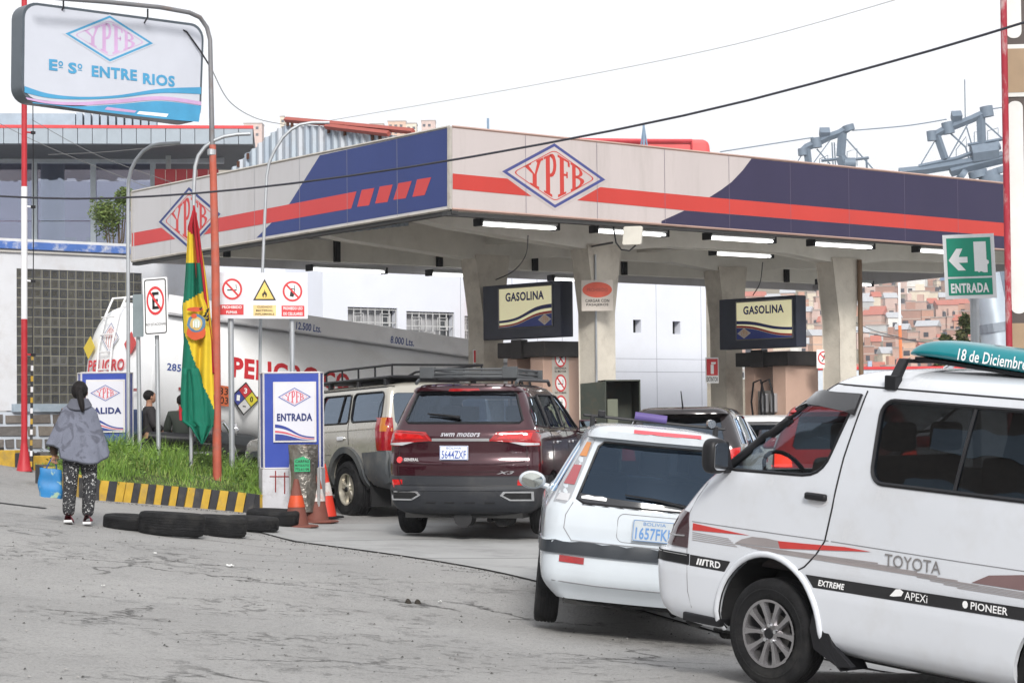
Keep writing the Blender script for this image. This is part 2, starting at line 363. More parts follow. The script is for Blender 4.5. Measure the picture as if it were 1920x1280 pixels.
# ================================================================ VEHICLE TOOLS
def frameM(o, yaw, pitch=0, roll=0, sc=1):
    fw = V((-math.sin(yaw)*math.cos(pitch), math.cos(yaw)*math.cos(pitch), math.sin(pitch)))
    l = V((-math.cos(yaw), -math.sin(yaw), 0)); l = l*math.cos(roll)+fw.cross(l)*math.sin(roll); u = fw.cross(l)
    o = V(o)
    return Matrix(((fw.x*sc, l.x*sc, u.x*sc, o.x), (fw.y*sc, l.y*sc, u.y*sc, o.y), (fw.z*sc, l.z*sc, u.z*sc, o.z), (0, 0, 0, 1)))
NS = 26
INNER = mat('cabin_lining', (.07, .068, .065), .9)
def outline(L):
    z, xr, xf, w_, cr, cf, br, bf = L; tp = .035
    h = []; we = w_*(1-tp)
    bR = br*((we-cr)/we)**2
    for i in range(7): y = (we-cr)*i/6; h.append((xr+br*(y/we)**2, y))
    for i in range(1, 7): a = rad(90*i/6); h.append((xr+bR+cr*(1-math.cos(a)), we-cr+cr*math.sin(a)))
    bF = bf*((we-cf)/we)**2; xa = xr+bR+cr; xb = xf-bF-cf
    for i in range(1, NS): u = i/NS; h.append((xa+(xb-xa)*u, w_*(1-tp*(2*u-1)**4)))
    for i in range(7): a = rad(90*i/6); h.append((xf-bF-cf*(1-math.sin(a)), we-cf+cf*math.cos(a)))
    for i in range(1, 7): y = (we-cf)*(1-i/6); h.append((xf-bf*(y/we)**2, y))
    return [(x, y, z) for x, y in h]+[(x, -y, z) for x, y in h[-2:0:-1]]
def interp(levels, sub=4):
    out = []; n = len(levels)
    def sl(i, k):
        if i <= 0 or i >= n-1: return None
        a = (levels[i][k]-levels[i-1][k])/(levels[i][0]-levels[i-1][0]); b = (levels[i+1][k]-levels[i][k])/(levels[i+1][0]-levels[i][0])
        return 0 if a*b <= 0 else 2*a*b/(a+b)
    for i in range(n-1):
        h = levels[i+1][0]-levels[i][0]; m = 1 if h < .035 else max(2, min(sub, int(h/.04)))
        for j in range(m):
            t = j/m; L = [levels[i][0]+h*t]
            for k in range(1, 8):
                p0, p1 = levels[i][k], levels[i+1][k]; d = (p1-p0)/h
                s0 = sl(i, k); s1 = sl(i+1, k); s0 = d if s0 is None else s0; s1 = d if s1 is None else s1
                if h < .035: s0 = s1 = d
                L.append((2*t**3-3*t**2+1)*p0+(t**3-2*t**2+t)*h*s0+(-2*t**3+3*t**2)*p1+(t**3-t**2)*h*s1)
            out.append(L)
    out.append(list(levels[-1])); return out
class Car:
    def __init__(s, root, levels):
        s.root = root; s.lv = interp(levels)
        rows = [outline(L) for L in s.lv]; n = len(rows[0]); s.n = n
        vs = [p for r in rows for p in r]; fs = []
        for j in range(len(rows)-1):
            for i in range(n): a = j*n+i; b = j*n+(i+1) % n; fs.append((a, a+n, b+n, b))
        h = n//2
        for base, flip in ((0, 0), ((len(rows)-1)*n, 1)):
            for i in range(0, h):                # caps as strips from side to side
                a, b = base+i, base+i+1; c, d = base+(n-i-1) % n, base+(n-i) % n
                q = [a, b, c, d] if flip else [d, c, b, a]
                q = [k for k_, k in enumerate(q) if k not in q[:k_]]
                if len(q) > 2: fs.append(tuple(q))
        s.vs, s.fs = vs, fs
        s.bvh = BVHTree.FromPolygons([V(v) for v in vs], fs)
    def shell(s, paint, cut_side=(), cut_rear=(), cut_front=(), arches=(), zsplit=None, thick=.03, name='body'):
        me = bpy.data.meshes.new(name); me.from_pydata(s.vs, [], s.fs)
        b = bmesh.new(); b.from_mesh(me); bmesh.ops.recalc_face_normals(b, faces=b.faces); b.to_mesh(me); b.free()
        tmp = bpy.data.objects.new('tmp', me); COL.objects.link(tmp)
        so_ = tmp.modifiers.new('s', 'SOLIDIFY'); so_.thickness = thick; so_.offset = -1; so_.material_offset = 1; so_.material_offset_rim = 1; me.materials.append(paint); me.materials.append(INNER)
        cut = MB()
        for pts in cut_side: cut.add(*prism3([(x, 3, z) for x, z in pts], [(x, -3, z) for x, z in pts]))
        for pts in cut_rear: cut.add(*prism3([(-6, y, z) for y, z in pts], [(min(0.2, s.lv[0][1]+1.3), y, z) for y, z in pts]))
        for pts in cut_front: cut.add(*prism3([(s.lv[0][2]-2.0, y, z) for y, z in pts], [(7, y, z) for y, z in pts]))
        for x, z, r in arches:
            for y0, y1 in ((.45, 3), (-3, -.45)):
                P = arc(x, z, r, 0, 350, 35)
                cut.add(*prism3([(a, y0, c) for a, c in P], [(a, y1, c) for a, c in P]))
        if cut.v:
            co_ = cut.build('cut', m=DARK, fix=True)
            bo = tmp.modifiers.new('b', 'BOOLEAN'); bo.operation = 'DIFFERENCE'; bo.solver = 'EXACT'; bo.use_self = True; bo.object = co_
        dg = bpy.context.evaluated_depsgraph_get(); out = bpy.data.meshes.new_from_object(tmp.evaluated_get(dg))
        bpy.data.objects.remove(tmp)
        if cut.v: bpy.data.objects.remove(co_)
        out.materials.clear(); out.materials.append(paint); out.materials.append(INNER)
        for p in out.polygons: p.material_index = 1 if p.material_index == 1 else 0
        if zsplit:
            for i, (z, m) in enumerate(zsplit):
                out.materials.append(m)
            for p in out.polygons:
                for i, (z, m) in enumerate(zsplit):
                    if p.center.z < z and p.material_index == 0: p.material_index = i+2; break
        out.name = name
        return mkobj(name, out, s.root, smooth=38)
    def pr(s, a, b, side, off=0):
        if side == 'L': o, d = V((a, 4, b)), V((0, -1, 0))
        elif side == 'S': o, d = V((a, -4, b)), V((0, 1, 0))
        elif side == 'R': o, d = V((-8, a, b)), V((1, 0, 0))
        elif side == 'F': o, d = V((12, a, b)), V((-1, 0, 0))
        else: o, d = V((a, b, 6)), V((0, 0, -1))
        h, n, i, _ = s.bvh.ray_cast(o, d)
        if side in 'LS':
            L = min(s.lv, key=lambda q: abs(q[0]-b)); sg = 1 if side == 'L' else -1
            if h is None or abs(h.y) < L[3]*.86:
                h, n, i, _ = s.bvh.find_nearest(V((a, sg*L[3]*1.0, b)))
                if n.y*sg < 0: n = -n
                return h+n*off
        if side in 'RF' and h is not None:
            L = min(s.lv, key=lambda q: abs(q[0]-b))
            if (h.x > L[1]+.35 if side == 'R' else h.x < L[2]-.7): h = None
        if h is None:
            L = min(s.lv, key=lambda q: abs(q[0]-b))
            h, n, i, _ = s.bvh.find_nearest(V((L[1], a, b)) if side == 'R' else V((L[2], a, b))); n = -d
        if n.dot(d) > 0: n = -n
        return h+n*off
    def patch(s, name, pts, side, m, off=.004, th=.012, step=.12, parent=None, smooth=50):
        b = bmesh.new(); f = b.faces.new([b.verts.new((x, y, 0)) for x, y in pts])
        for ax in (0, 1):
            lo = min(p[ax] for p in pts); hi = max(p[ax] for p in pts); k = math.ceil(lo/step)
            while k*step < hi:
                co_ = [0, 0, 0]; co_[ax] = k*step; no_ = [0, 0, 0]; no_[ax] = 1
                bmesh.ops.bisect_plane(b, geom=b.verts[:]+b.edges[:]+b.faces[:], plane_co=co_, plane_no=no_); k += 1
        bmesh.ops.triangulate(b, faces=b.faces)
        be = [e for e in b.edges if e.is_boundary]
        if th:
            r = bmesh.ops.extrude_edge_only(b, edges=be); low = {v for v in r['geom'] if isinstance(v, bmesh.types.BMVert)}
        else: low = set()
        for v in b.verts:
            v.co = s.pr(v.co.x, v.co.y, side, off-(th if v in low else 0))
        bmesh.ops.recalc_face_normals(b, faces=b.faces)
        me = bpy.data.meshes.new(name); b.to_mesh(me); b.free(); me.materials.append(m)
        return mkobj(name, me, parent or s.root, smooth)
    def line(s, name, pts, side, m, r=.004, off=0, closed=False, n=5, parent=None, step=.08):
        P = []
        q = list(pts)+([pts[0]] if closed else [])
        for (x0, y0), (x1, y1) in zip(q, q[1:]):
            k = max(1, int(math.hypot(x1-x0, y1-y0)/step))
            for i in range(k): P.append(s.pr(x0+(x1-x0)*i/k, y0+(y1-y0)*i/k, side, off))
        if not closed: P.append(s.pr(*q[-1], side, off))
        return MB().M(m).tube(P, r, n, closed=closed).build(name, parent or s.root, smooth=60)
    def text(s, name, body, x0, z0, w_, h, side, m, bold=.02, off=.006, shear=0, parent=None, flip=False):
        vv, fs = textmesh(body, bold, shear)
        mb = MB().M(m); sg = -1 if side in 'LR' else 1
        if side == 'F': sg = 1
        mb.add([s.pr(x0+sg*x*w_, z0+y*h, side, off) for x, y in vv], fs)
        return mb.build(name, parent or s.root)
def prism3(A, B):
    n = len(A); return A+B, [tuple(range(n-1, -1, -1)), tuple(range(n, 2*n))]+[(i, (i+1) % n, n+(i+1) % n, n+i) for i in range(n)]
def wheel(root, x, y, r, wd, style, rimm, rr=.62, steer=0):
    """y>0 left; outer face points away from the car"""
    s = 1 if y > 0 else -1
    M = Matrix.Translation((x, y, r)) @ Matrix.Rotation(steer, 4, 'Z')
    mb = MB().M(RUBBER); h = wd/2; ri = r*rr
    prof = [(ri, -h*.8), (ri+.02, -h*.95), (r*.86, -h), (r*.95, -h*.93), (r*.99, -h*.75), (r, -h*.6)]
    for g in (-.45, -.15, .15, .45): prof += [(r, h*(g-.045)), (r-.007, h*(g-.035)), (r-.007, h*(g+.035)), (r, h*(g+.045))]
    prof += [(r, h*.6), (r*.99, h*.75), (r*.95, h*.93), (r*.86, h), (ri+.02, h*.95), (ri, h*.8)]
    mb.lathe(prof, ax='y', n=44); mb.M(RUBBER).lathe([(r*.78, h*1.0), (r*.79, h*1.03), (r*.81, h*1.03), (r*.82, h*1.0)], ax='y', n=44)
    mb.lathe([(r*.78, -h*1.0), (r*.79, -h*1.03), (r*.81, -h*1.03), (r*.82, -h*1.0)], ax='y', n=44)
    t = mkobj('wheel', bpy.data.meshes.new('wheel'), root, M=M)
    ty = mb.build('tyre', t, smooth=40)
    rb = MB().M(rimm); o = s*h
    rb.lathe([(ri+.004, o*.98), (ri-.012, o*.96), (ri-.02, o*.7), (ri-.03, -o*.8)], ax='y', n=40)
    rb.M(DARK).lathe([(ri-.02, o*.2), (.05, o*.2)], ax='y', n=30)
    rb.M(mat('brake_disc', (.2, .19, .18), .5, .8)).lathe([(ri*.6, o*.3), (.03, o*.32)], ax='y', n=24)
    rb.M(rimm)
    rb.lathe([(ri*.30, o*.6), (ri*.29, o*.8), (ri*.2, o*.86), (ri*.0+.001, o*.88)], ax='y', n=20)
    if style == 'ten':
        for k in range(5):
            for dlt in (-.235, .235):
                a = 2*math.pi*k/5+dlt+.31; sp = []
                for q, wv, yy in ((ri*.2, .022, .80), (ri*.5, .018, .86), (ri*.8, .024, .90), (ri*.97, .036, .95)):
                    aa = a+.12*q/ri*(1 if dlt > 0 else -1)
                    for e, dy in ((-1, -.045), (-.6, 0), (.6, 0), (1, -.045)):
                        wq = wv*e; sp.append((math.cos(aa)*q-math.sin(aa)*wq, o*yy+s*dy*.6, math.sin(aa)*q+math.cos(aa)*wq))
                rb.add(sp, [(i*4+j, i*4+j+1, i*4+j+5, i*4+j+4) for i in range(3) for j in range(3)])
        for k in range(5):
            a = 2*math.pi*k/5+.31; rb.M(CHROME).lathe([(.013, o*.8), (.012, o*.95), (0.001, o*.96)], o=(math.cos(a)*ri*.24, 0, math.sin(a)*ri*.24), ax='y', n=8); rb.M(rimm)
    elif style == 'five':
        for k in range(5):
            a = 2*math.pi*k/5+.3; sp = []
            for q, wv, yy in ((ri*.2, .05, .72), (ri*.55, .04, .66), (ri*.95, .06, .7)):
                for e, dy in ((-1, -.05), (-.7, 0), (.7, 0), (1, -.05)):
                    wq = wv*e; sp.append((math.cos(a)*q-math.sin(a)*wq, o*yy+s*dy*.6, math.sin(a)*q+math.cos(a)*wq))
            rb.add(sp, [(i*4+j, i*4+j+1, i*4+j+5, i*4+j+4) for i in range(2) for j in range(3)])
    else:
        rb.lathe([(ri*.3, o*.6), (ri*.7, o*.5), (ri*.97, o*.7)], ax='y', n=30)
    rb.M(BLACKP).lathe([(ri*.17, o*.85), (ri*.15, o*.98), (.001, o*1.0)], ax='y', n=16)
    rb.build('rim', t, smooth=40, fix=False)
    return t
def underbody(root, x0, x1, w_, z0, z1, axles, r, exh=True):
    mb = MB().M(mat('underbody', (.02, .02, .02), .8, bump=.3))
    mb.bx(x0, x1, -w_, w_, z0, z1)
    for x in axles: mb.tube([(x, -w_, r), (x, w_, r)], .045, 8); mb.lathe([(.01, -.14), (.12, -.08), (.14, 0), (.12, .08), (.01, .14)], o=(x, .05, r), ax='y', n=12)
    for x in axles:
        for s in (-1, 1): mb.tube([(x+.12, s*w_*.72, r-.02), (x+.08, s*w_*.78, z1)], .035, 8); mb.bx(x-.05, x+.05, s*w_*.6-.06, s*w_*.6+.06, r-.1, r+.02)
    mb.tube([(x0+.25, -.25, z0-.03), (x1-.5, -.2, z0-.02)], .03, 8)
    mb.tube([(x0+.15, -.42, z0-.02), (x0+.6, -.42, z0-.02)], .09, 10)
    mb.build('underbody', root)
def arch_liners(root, arches, w_):
    for x, z, r in arches:
        for s in (1, -1):
            P = arc(x, z, r-.004, 185, -5, 18); Q = [(a, s*w_, c) for a, c in P]+[(a, s*.42, c) for a, c in P]; n = len(P)
            mb = MB().M(DARK).add(Q, [(i, i+1, n+i+1, n+i) for i in range(n-1)]+[tuple(range(n, 2*n))]); mb.build('wheel_arch', root)
SEATM = mat('seat_fabric', (.09, .085, .085), .9)
def seats(root, rows, z=.62, w_=.24, tall=.62, m=None):
    for x, ys in rows:
        for y in ys:
            mb = MB().M(m or SEATM)
            mb.bx(x-.05, x+.45, y-w_, y+w_, z-.1, z+.05)
            mb.add(*prism3([(x-.12, y-w_, z), (x+.02, y-w_, z), (x-.12, y-w_, z+tall), (x-.2, y-w_*.9, z+tall)], [(x-.12, y+w_, z), (x+.02, y+w_, z), (x-.12, y+w_, z+tall), (x-.2, y+w_*.9, z+tall)]))
            mb.bx(x-.24, x-.15, y-.12, y+.12, z+tall+.03, z+tall+.21)
            mb.build('seat', root, bev=.03, smooth=40)
def steering(root, x, y, z, r=.19):
    c = V((x, y, z)); ax = V((-.8, 0, .6)); u = V((0, 1, 0)); v = ax.cross(u)
    P = [c+u*(r*math.cos(t))+v*(r*math.sin(t)) for t in [2*math.pi*i/20 for i in range(20)]]
    mb = MB().M(BLACKP).tube(P, .014, 6, closed=True); mb.tube([P[0], c, P[10]], .014, 6); mb.tube([c, c-ax*.35], .03, 6)
    mb.build('steering_wheel', root)
def plate(root, F, w_, h, body, head='BOLIVIA', col=(.05, .09, .35), tone=(.72, .76, .8), bold=.01):
    mb = MB().M(mat('plate_'+body[:3], tone, .4, dirt=.3)).fbx(F, -w_/2, w_/2, -h/2, h/2, 0, .008)
    p = mb.build('licence_plate', root, bev=.002)
    pr = MB(); bl = mat('plate_ink_'+body[:3], col, .5)
    text(pr, F, body, -w_*.43, -h*.4, w_*.86, h*.55, bl, bold, .012)
    text(pr, F, head, -w_*.26, h*.25, w_*.52, h*.15, bl, .0, .012)
    pr.M(bl); ring(pr, F, rrect(-w_*.49, w_*.49, -h*.48, h*.48, .015), rrect(-w_*.475, w_*.475, -h*.455, h*.455, .012), .011)
    pr.build('lettering', p)

# ================================================================ WHITE VAN
def make_van():
    root = thing('van', 'white minibus van with red and grey side stripes and black lettered belt tape', 'van', M=frameM((2.176, 14.228, -.038), rad(37.8), rad(4.2)))
    paint = mat('van_paint', (.60, .62, .66), .22, var=.03, sc=.8, coat=.7, dirt=.25, dcol=(.40, .37, .33), dsc=2.2)
    lv = [(.27, -3.35, .90, .70, .10, .2, .05, .10), (.32, -3.4, 1.14, .80, .12, .2, .05, .14), (.42, -3.44, 1.22, .838, .14, .2, .06, .16), (.66, -3.45, 1.25, .845, .14, .2, .06, .16),
          (.67, -3.45, 1.24, .842, .14, .2, .06, .16), (.74, -3.45, 1.24, .842, .14, .2, .06, .16), (.75, -3.45, 1.19, .845, .14, .24, .06, .16), (.92, -3.45, 1.12, .845, .14, .26, .06, .17),
          (1.02, -3.45, 1.03, .843, .14, .26, .06, .18), (1.20, -3.44, .84, .838, .14, .24, .06, .18), (1.30, -3.43, .70, .828, .14, .24, .06, .18), (1.5, -3.41, .41, .80, .14, .24, .06, .18), (1.75, -3.36, .04, .758, .15, .24, .06, .18),
          (1.86, -3.30, -.13, .732, .18, .27, .06, .18), (1.92, -3.24, -.26, .695, .22, .3, .06, .16), (1.965, -3.1, -.45, .61, .25, .3, .05, .14), (1.99, -2.9, -.7, .45, .25, .25, .05, .1), (2.0, -2.6, -1.1, .2, .1, .1, .02, .05)]
    C = Car(root, lv)
    ar = (0.005, .36, .445); ar2 = (-2.33, .36, .43)
    w1 = [(.47, 1.315), (.44, 1.303), (.36, 1.303), (-.24, 1.322), (-.31, 1.333), (-.36, 1.352), (-.40, 1.382), (-.43, 1.42), (-.452, 1.47), (-.57, 1.77), (-.58, 1.795), (-.55, 1.805), (-.20, 1.793), (-.13, 1.778), (-.06, 1.745), (.02, 1.70)]
    w2 = rrect(-2.75, -.80, 1.325, 1.805, .09, 5)
    C.shell(paint, cut_side=[w1, w2], cut_front=[rrect(-.69, .69, 1.26, 1.80, .08)], cut_rear=[rrect(-.62, .62, 1.22, 1.75, .06)], arches=[ar, ar2])
    arch_liners(root, [ar, ar2], .80)
    underbody(root, -3.2, .7, .62, .24, .38, (0, -2.33), .33)
    dk = glass('van_dark_glass', (.035, .035, .035), base=.16); clr = glass('van_clear_glass', (.55, .58, .58), base=.03)
    for s in 'LS':
        g1 = C.patch('window', w1, s, clr if s == 'L' else glass('van_far_glass', (.7, .74, .74)), off=-.014, th=.004); C.line('window_seal', w1, s, BLACKP, .011, -.002, True, parent=g1)
        if s == 'L':
            g2 = C.patch('window', w2, s, dk, off=-.006, th=.004, step=.06); C.line('window_seal', w2, s, BLACKP, .013, .002, True, parent=g2)
            C.line('window_divider', [(-1.43, 1.335), (-1.50, 1.80)], s, BLACKP, .012, -.002, parent=g2)
        else: g2 = C.patch('window', w2, s, dk, off=-.01, th=.004)
    C.patch('windscreen', rrect(-.69, .69, 1.26, 1.80, .08), 'F', clr, off=-.01, th=.004)
    C.patch('window', rrect(-.62, .62, 1.22, 1.75, .06), 'R', dk, off=-.01, th=.004)
    gap = mat('panel_gap', (.02, .02, .022), .8)
    # door outline
    door = [(-.655, 1.85), (-.64, 1.78), (-.56, 1.45), (-.515, 1.15), (-.47, .95), (-.40, .86), (-.31, .78), (-.22, .735)]
    C.line('panel_gap', door, 'L', gap, .006, 0)
    C.line('panel_gap', [(.56, 1.28), (.70, 1.1), (.755, 1.0), (.755, .76), (.735, .5), (.70, .40)], 'L', mat('panel_gap_soft', (.2, .2, .21), .7), .0035, 0)
    C.line('gutter', [(.02, 1.80), (-.12, 1.862), (-.35, 1.875), (-1.2, 1.872), (-2.2, 1.865), (-3.2, 1.85)], 'L', gap, .006, .001)
    C.line('panel_gap', [(-3.1, .955), (-1.5, .95), (-.52, .955)], 'L', mat('panel_gap_soft', (.2, .2, .21), .7), .003)
    C.line('panel_gap', [(-.50, .955), (.72, .945)], 'L', mat('panel_gap_soft', (.2, .2, .21), .7), .003)
    # black belt tape with names, stripes
    tape = mat('black_tape', (.02, .02, .022), .3, var=.15)
    C.patch('side_tape', [(.72, .665), (.72, .735), (.34, .735), (.39, .665)], 'L', tape, .003, .002, .1)
    C.patch('side_tape', [(-.32, .735), (-.39, .665), (-3.2, .70), (-3.2, .77)], 'L', tape, .003, .002, .1)
    wp = WHITEI
    for i in range(3): x = .655-i*.026; C.patch('lettering', [(x, .68), (x-.017, .68), (x-.032, .72), (x-.015, .72)], 'L', wp, .006, 0, .2)
    C.text('lettering', 'TRD', .575, .68, .15, .042, 'L', wp, .03)
    C.text('lettering', 'EXTREME', -.43, .682, .215, .036, 'L', wp, .03, shear=.2)
    C.text('lettering', 'APEXi', -1.115, .69, .17, .045, 'L', wp, .0)
    C.patch('lettering', [(-1.00, .695), (-1.03, .695), (-1.09, .705), (-1.105, .73), (-1.08, .745), (-1.045, .74)], 'L', wp, .006, 0, .2)
    C.text('lettering', 'PIONEER', -1.60, .698, .26, .042, 'L', wp, .015)
    C.patch('lettering', [(-1.56+.02*math.cos(rad(a)), .719+.022*math.sin(rad(a))) for a in range(0, 360, 40)], 'L', wp, .006, 0, .2)
    C.text('lettering', 'TOYOTA', -.955, .862, .42, .072, 'L', mat('badge_grey', (.2, .19, .19), .35), .004)
    st1 = mat('stripe_red', (.50, .05, .045), .4); st2 = mat('stripe_grey', (.30, .27, .27), .4); st3 = mat('stripe_brown', (.19, .12, .12), .4)
    C.patch('stripe', [(.71, .935), (.71, .89), (.18, .915)], 'L', st1, .003, .002, .1)
    C.patch('stripe', [(.30, .855), (.24, .885), (.15, .91), (.02, .914), (-.12, .908), (-.12, .868), (.05, .862)], 'L', st2, .0035, .002, .1)
    C.patch('stripe', [(-.08, .909), (-.30, .918), (-.64, .935), (-.84, .93), (-.5, .90), (-.10, .866)], 'L', st1, .0045, .002, .1)
    for i in range(5): C.patch('stripe', [(.71, .880-i*.012), (.71, .876-i*.012), (.36-i*.02, .872-i*.010), (.36-i*.02, .876-i*.010)], 'L', st2, .003, .001, .2)
    for i in range(6): C.patch('stripe', [(.30-i*.05, .852-i*.003), (.30-i*.05, .848-i*.003), (-.9-i*.15, .868-i*.007), (-.9-i*.15, .874-i*.007)], 'L', st2, .0032, .001, .2)
    C.patch('stripe', [(-1.60, .845), (-1.72, .90), (-1.95, .93), (-2.5, .90), (-2.5, .85)], 'L', st3, .0035, .002, .1)
    for i in range(5): C.patch('stripe', [(-1.1-i*.1, .838-i*.008), (-1.1-i*.1, .834-i*.008), (-2.9, .835-i*.008), (-2.9, .839-i*.008)], 'L', st2, .003, .001, .2)
    # arch flare
    P = arc(ar[0], ar[1], ar[2]+.012, -8, 188, 26)
    C.line('arch_flare', P, 'L', paint, .022, -.004, n=8, step=.2)
    C.line('arch_lip', arc(ar[0], ar[1], ar[2]-.004, -8, 188, 26), 'L', BLACKP, .008, -.004, step=.2)
    # lamp, bumper strip, handle, mirror, flap, step
    hl = C.patch('headlight', [(.75, .775), (.745, .90), (.76, 1.0), (.86, 1.005), (.93, .98), (1.00, .88), (1.03, .775)], 'L', mat('smoked_lamp', (.045, .02, .025), .12, coat=1), .008, .03, .05)
    C.line('lamp_trim', [(.77, .85), (.98, .835)], 'L', CHROME, .006, .012, parent=hl)
    C.patch('bumper_strip', [(.73, .668), (.73, .738), (1.14, .738), (1.16, .668)], 'L', BLACKP, .008, .02, .05)
    C.line('bumper_trim', [(.74, .728), (1.13, .728)], 'L', CHROME, .004, .010)
    h = MB().M(mat('handle_recess', (.6, .6, .62), .3)); y = C.pr(-.39, 1.2, 'L').y
    C.patch('door_recess', [(-.39+.09*math.cos(rad(a)), 1.19+.045*math.sin(rad(a))) for a in range(0, 360, 30)], 'L', mat('handle_recess', (.5, .5, .52), .3), .002, .002, .2)
    hm = MB().M(BLACKP); hm.bx(-.475, -.305, y-.0, y+.035, 1.185, 1.228); hd = hm.build('door_handle', root, bev=.012, smooth=60)
    m = MB().M(BLACKP); mx, mz = .60, 1.40
    m.tube([(.42, .80, 1.30), (.41, .84, 1.30), (.40, .87, 1.33)], .025, 8)
    m.grid(lambda u, v: (lambda a, b: V((.43+.06*math.copysign(abs(math.cos(a)*math.cos(b))**.6, math.cos(a)*math.cos(b)), .915+.078*math.copysign(abs(math.sin(a)*math.cos(b))**.6, math.sin(a)), 1.385+.11*math.copysign(abs(math.sin(b))**.6, math.sin(b)))))(u*6.2832, (v-.5)*3.1416), 28, 16); m.add(*prism3([(.40, .79, 1.31), (.60, .80, 1.31), (.44, .79, 1.47)], [(.40, .84, 1.30), (.62, .84, 1.30), (.44, .82, 1.47)]))
    mo = m.build('mirror', root, smooth=60)
    MB().M(CHROME).fprism(Fr((.372, .915, 1.385), (0, -1, 0)), rrect(-.055, .055, -.085, .085, .03), 0, .004).build('mirror_glass', mo)
    for i in (0,):
        f_ = MB().M(BLACKP); f_.add(*prism3([(-.40, .60, .50), (-.40, .84, .50), (-.40, .84, .40), (-.60, .84, .22), (-.60, .60, .22)], [(-.42, .60, .50), (-.42, .84, .50), (-.42, .84, .40), (-.63, .84, .20), (-.63, .60, .20)]))
        f_.add(*prism3([(-.38, .80, .50), (-.36, .80, .42), (-.40, .80, .30), (-.60, .80, .22), (-.72, .80, .24), (-.56, .80, .34), (-.44, .80, .56)], [(-.38, .835, .50), (-.36, .835, .42), (-.40, .835, .30), (-.60, .835, .22), (-.72, .835, .24), (-.56, .835, .34), (-.44, .835, .56)]))
        f_.build('mud_flap', root, bev=.004)
    MB().M(BLACKP).bx(.44, .78, .70, .82, .31, .365).build('step_trim', root, bev=.01)
    # wind deflector over door window
    dm = glass('smoked_acrylic', (.10, .10, .11), base=.12)
    C.patch('rain_visor', [(-.04, 1.74), (-.14, 1.79), (-.30, 1.82), (-.63, 1.825), (-.60, 1.70), (-.52, 1.715), (-.30, 1.735), (-.16, 1.73), (-.06, 1.70)], 'L', mat('smoked_visor', (.03, .03, .033), .08, coat=1), .026, .02, .06)
    C.text('lettering', 'EMINENCE', -.20, 1.755, .24, .035, 'L', mat('faint_print', (.5, .5, .5), .4), .02, off=.042) if False else None
    C.line('sunblind_frame', [(.47, 1.315), (.02, 1.70)], 'L', BLACKP, .028, -.01, n=6)
    for x in (0, -2.33):
        for s in (1, -1): wheel(root, x, s*.735, .335, .19, 'ten', mat('alloy', (.42, .41, .42), .22, .9, var=.1), rr=.61, steer=rad(4) if x == 0 else 0)
    seats(root, [(-.02, (.42, -.05, -.48))], z=.80, w_=.22, tall=.62, m=mat('van_seat', (.05, .042, .042), .9)); steering(root, .30, .42, 1.27, .17)
    MB().M(BLACKP).bx(.15, .55, -.7, .7, 1.05, 1.24).build('dashboard', root, bev=.05)
    seats(root, [(-1.2, (.4, -.1)), (-2.0, (.4, -.1))], z=.8, tall=.5)
    # roof rail on far side, rack foot, aerial
    rl = MB().M(CHROME)
    rl.tube([(-.30, -.35, 1.965), (-.42, -.36, 2.04), (-.50, -.36, 2.055), (-1.55, -.36, 2.055), (-1.68, -.36, 2.04), (-1.78, -.36, 1.99)], .02, 8)
    rl.M(BLACKP).bx(-1.60, -.55, -.38, -.35, 2.0, 2.03); rl.build('roof_rail', root, smooth=50)
    rk = MB().M(BLACKP)
    for x in (-.84, -2.25):
        for s in (1, -1):
            rk.bx(x-.045, x+.045, s*.71-.03, s*.71+.03, 1.865, 1.95); rk.add(*prism3([(x-.03, s*.67, 1.93), (x+.03, s*.67, 1.93), (x+.03, s*.60, 2.05), (x-.03, s*.60, 2.05)], [(x-.03, s*.72, 1.93), (x+.03, s*.72, 1.93), (x+.03, s*.64, 2.05), (x-.03, s*.64, 2.05)]))
        rk.tube([(x, -.64, 2.035), (x, .64, 2.035)], .014, 6)
    rk.build('roof_rack', root, bev=.008)
    return root, C
van, VC = make_van()
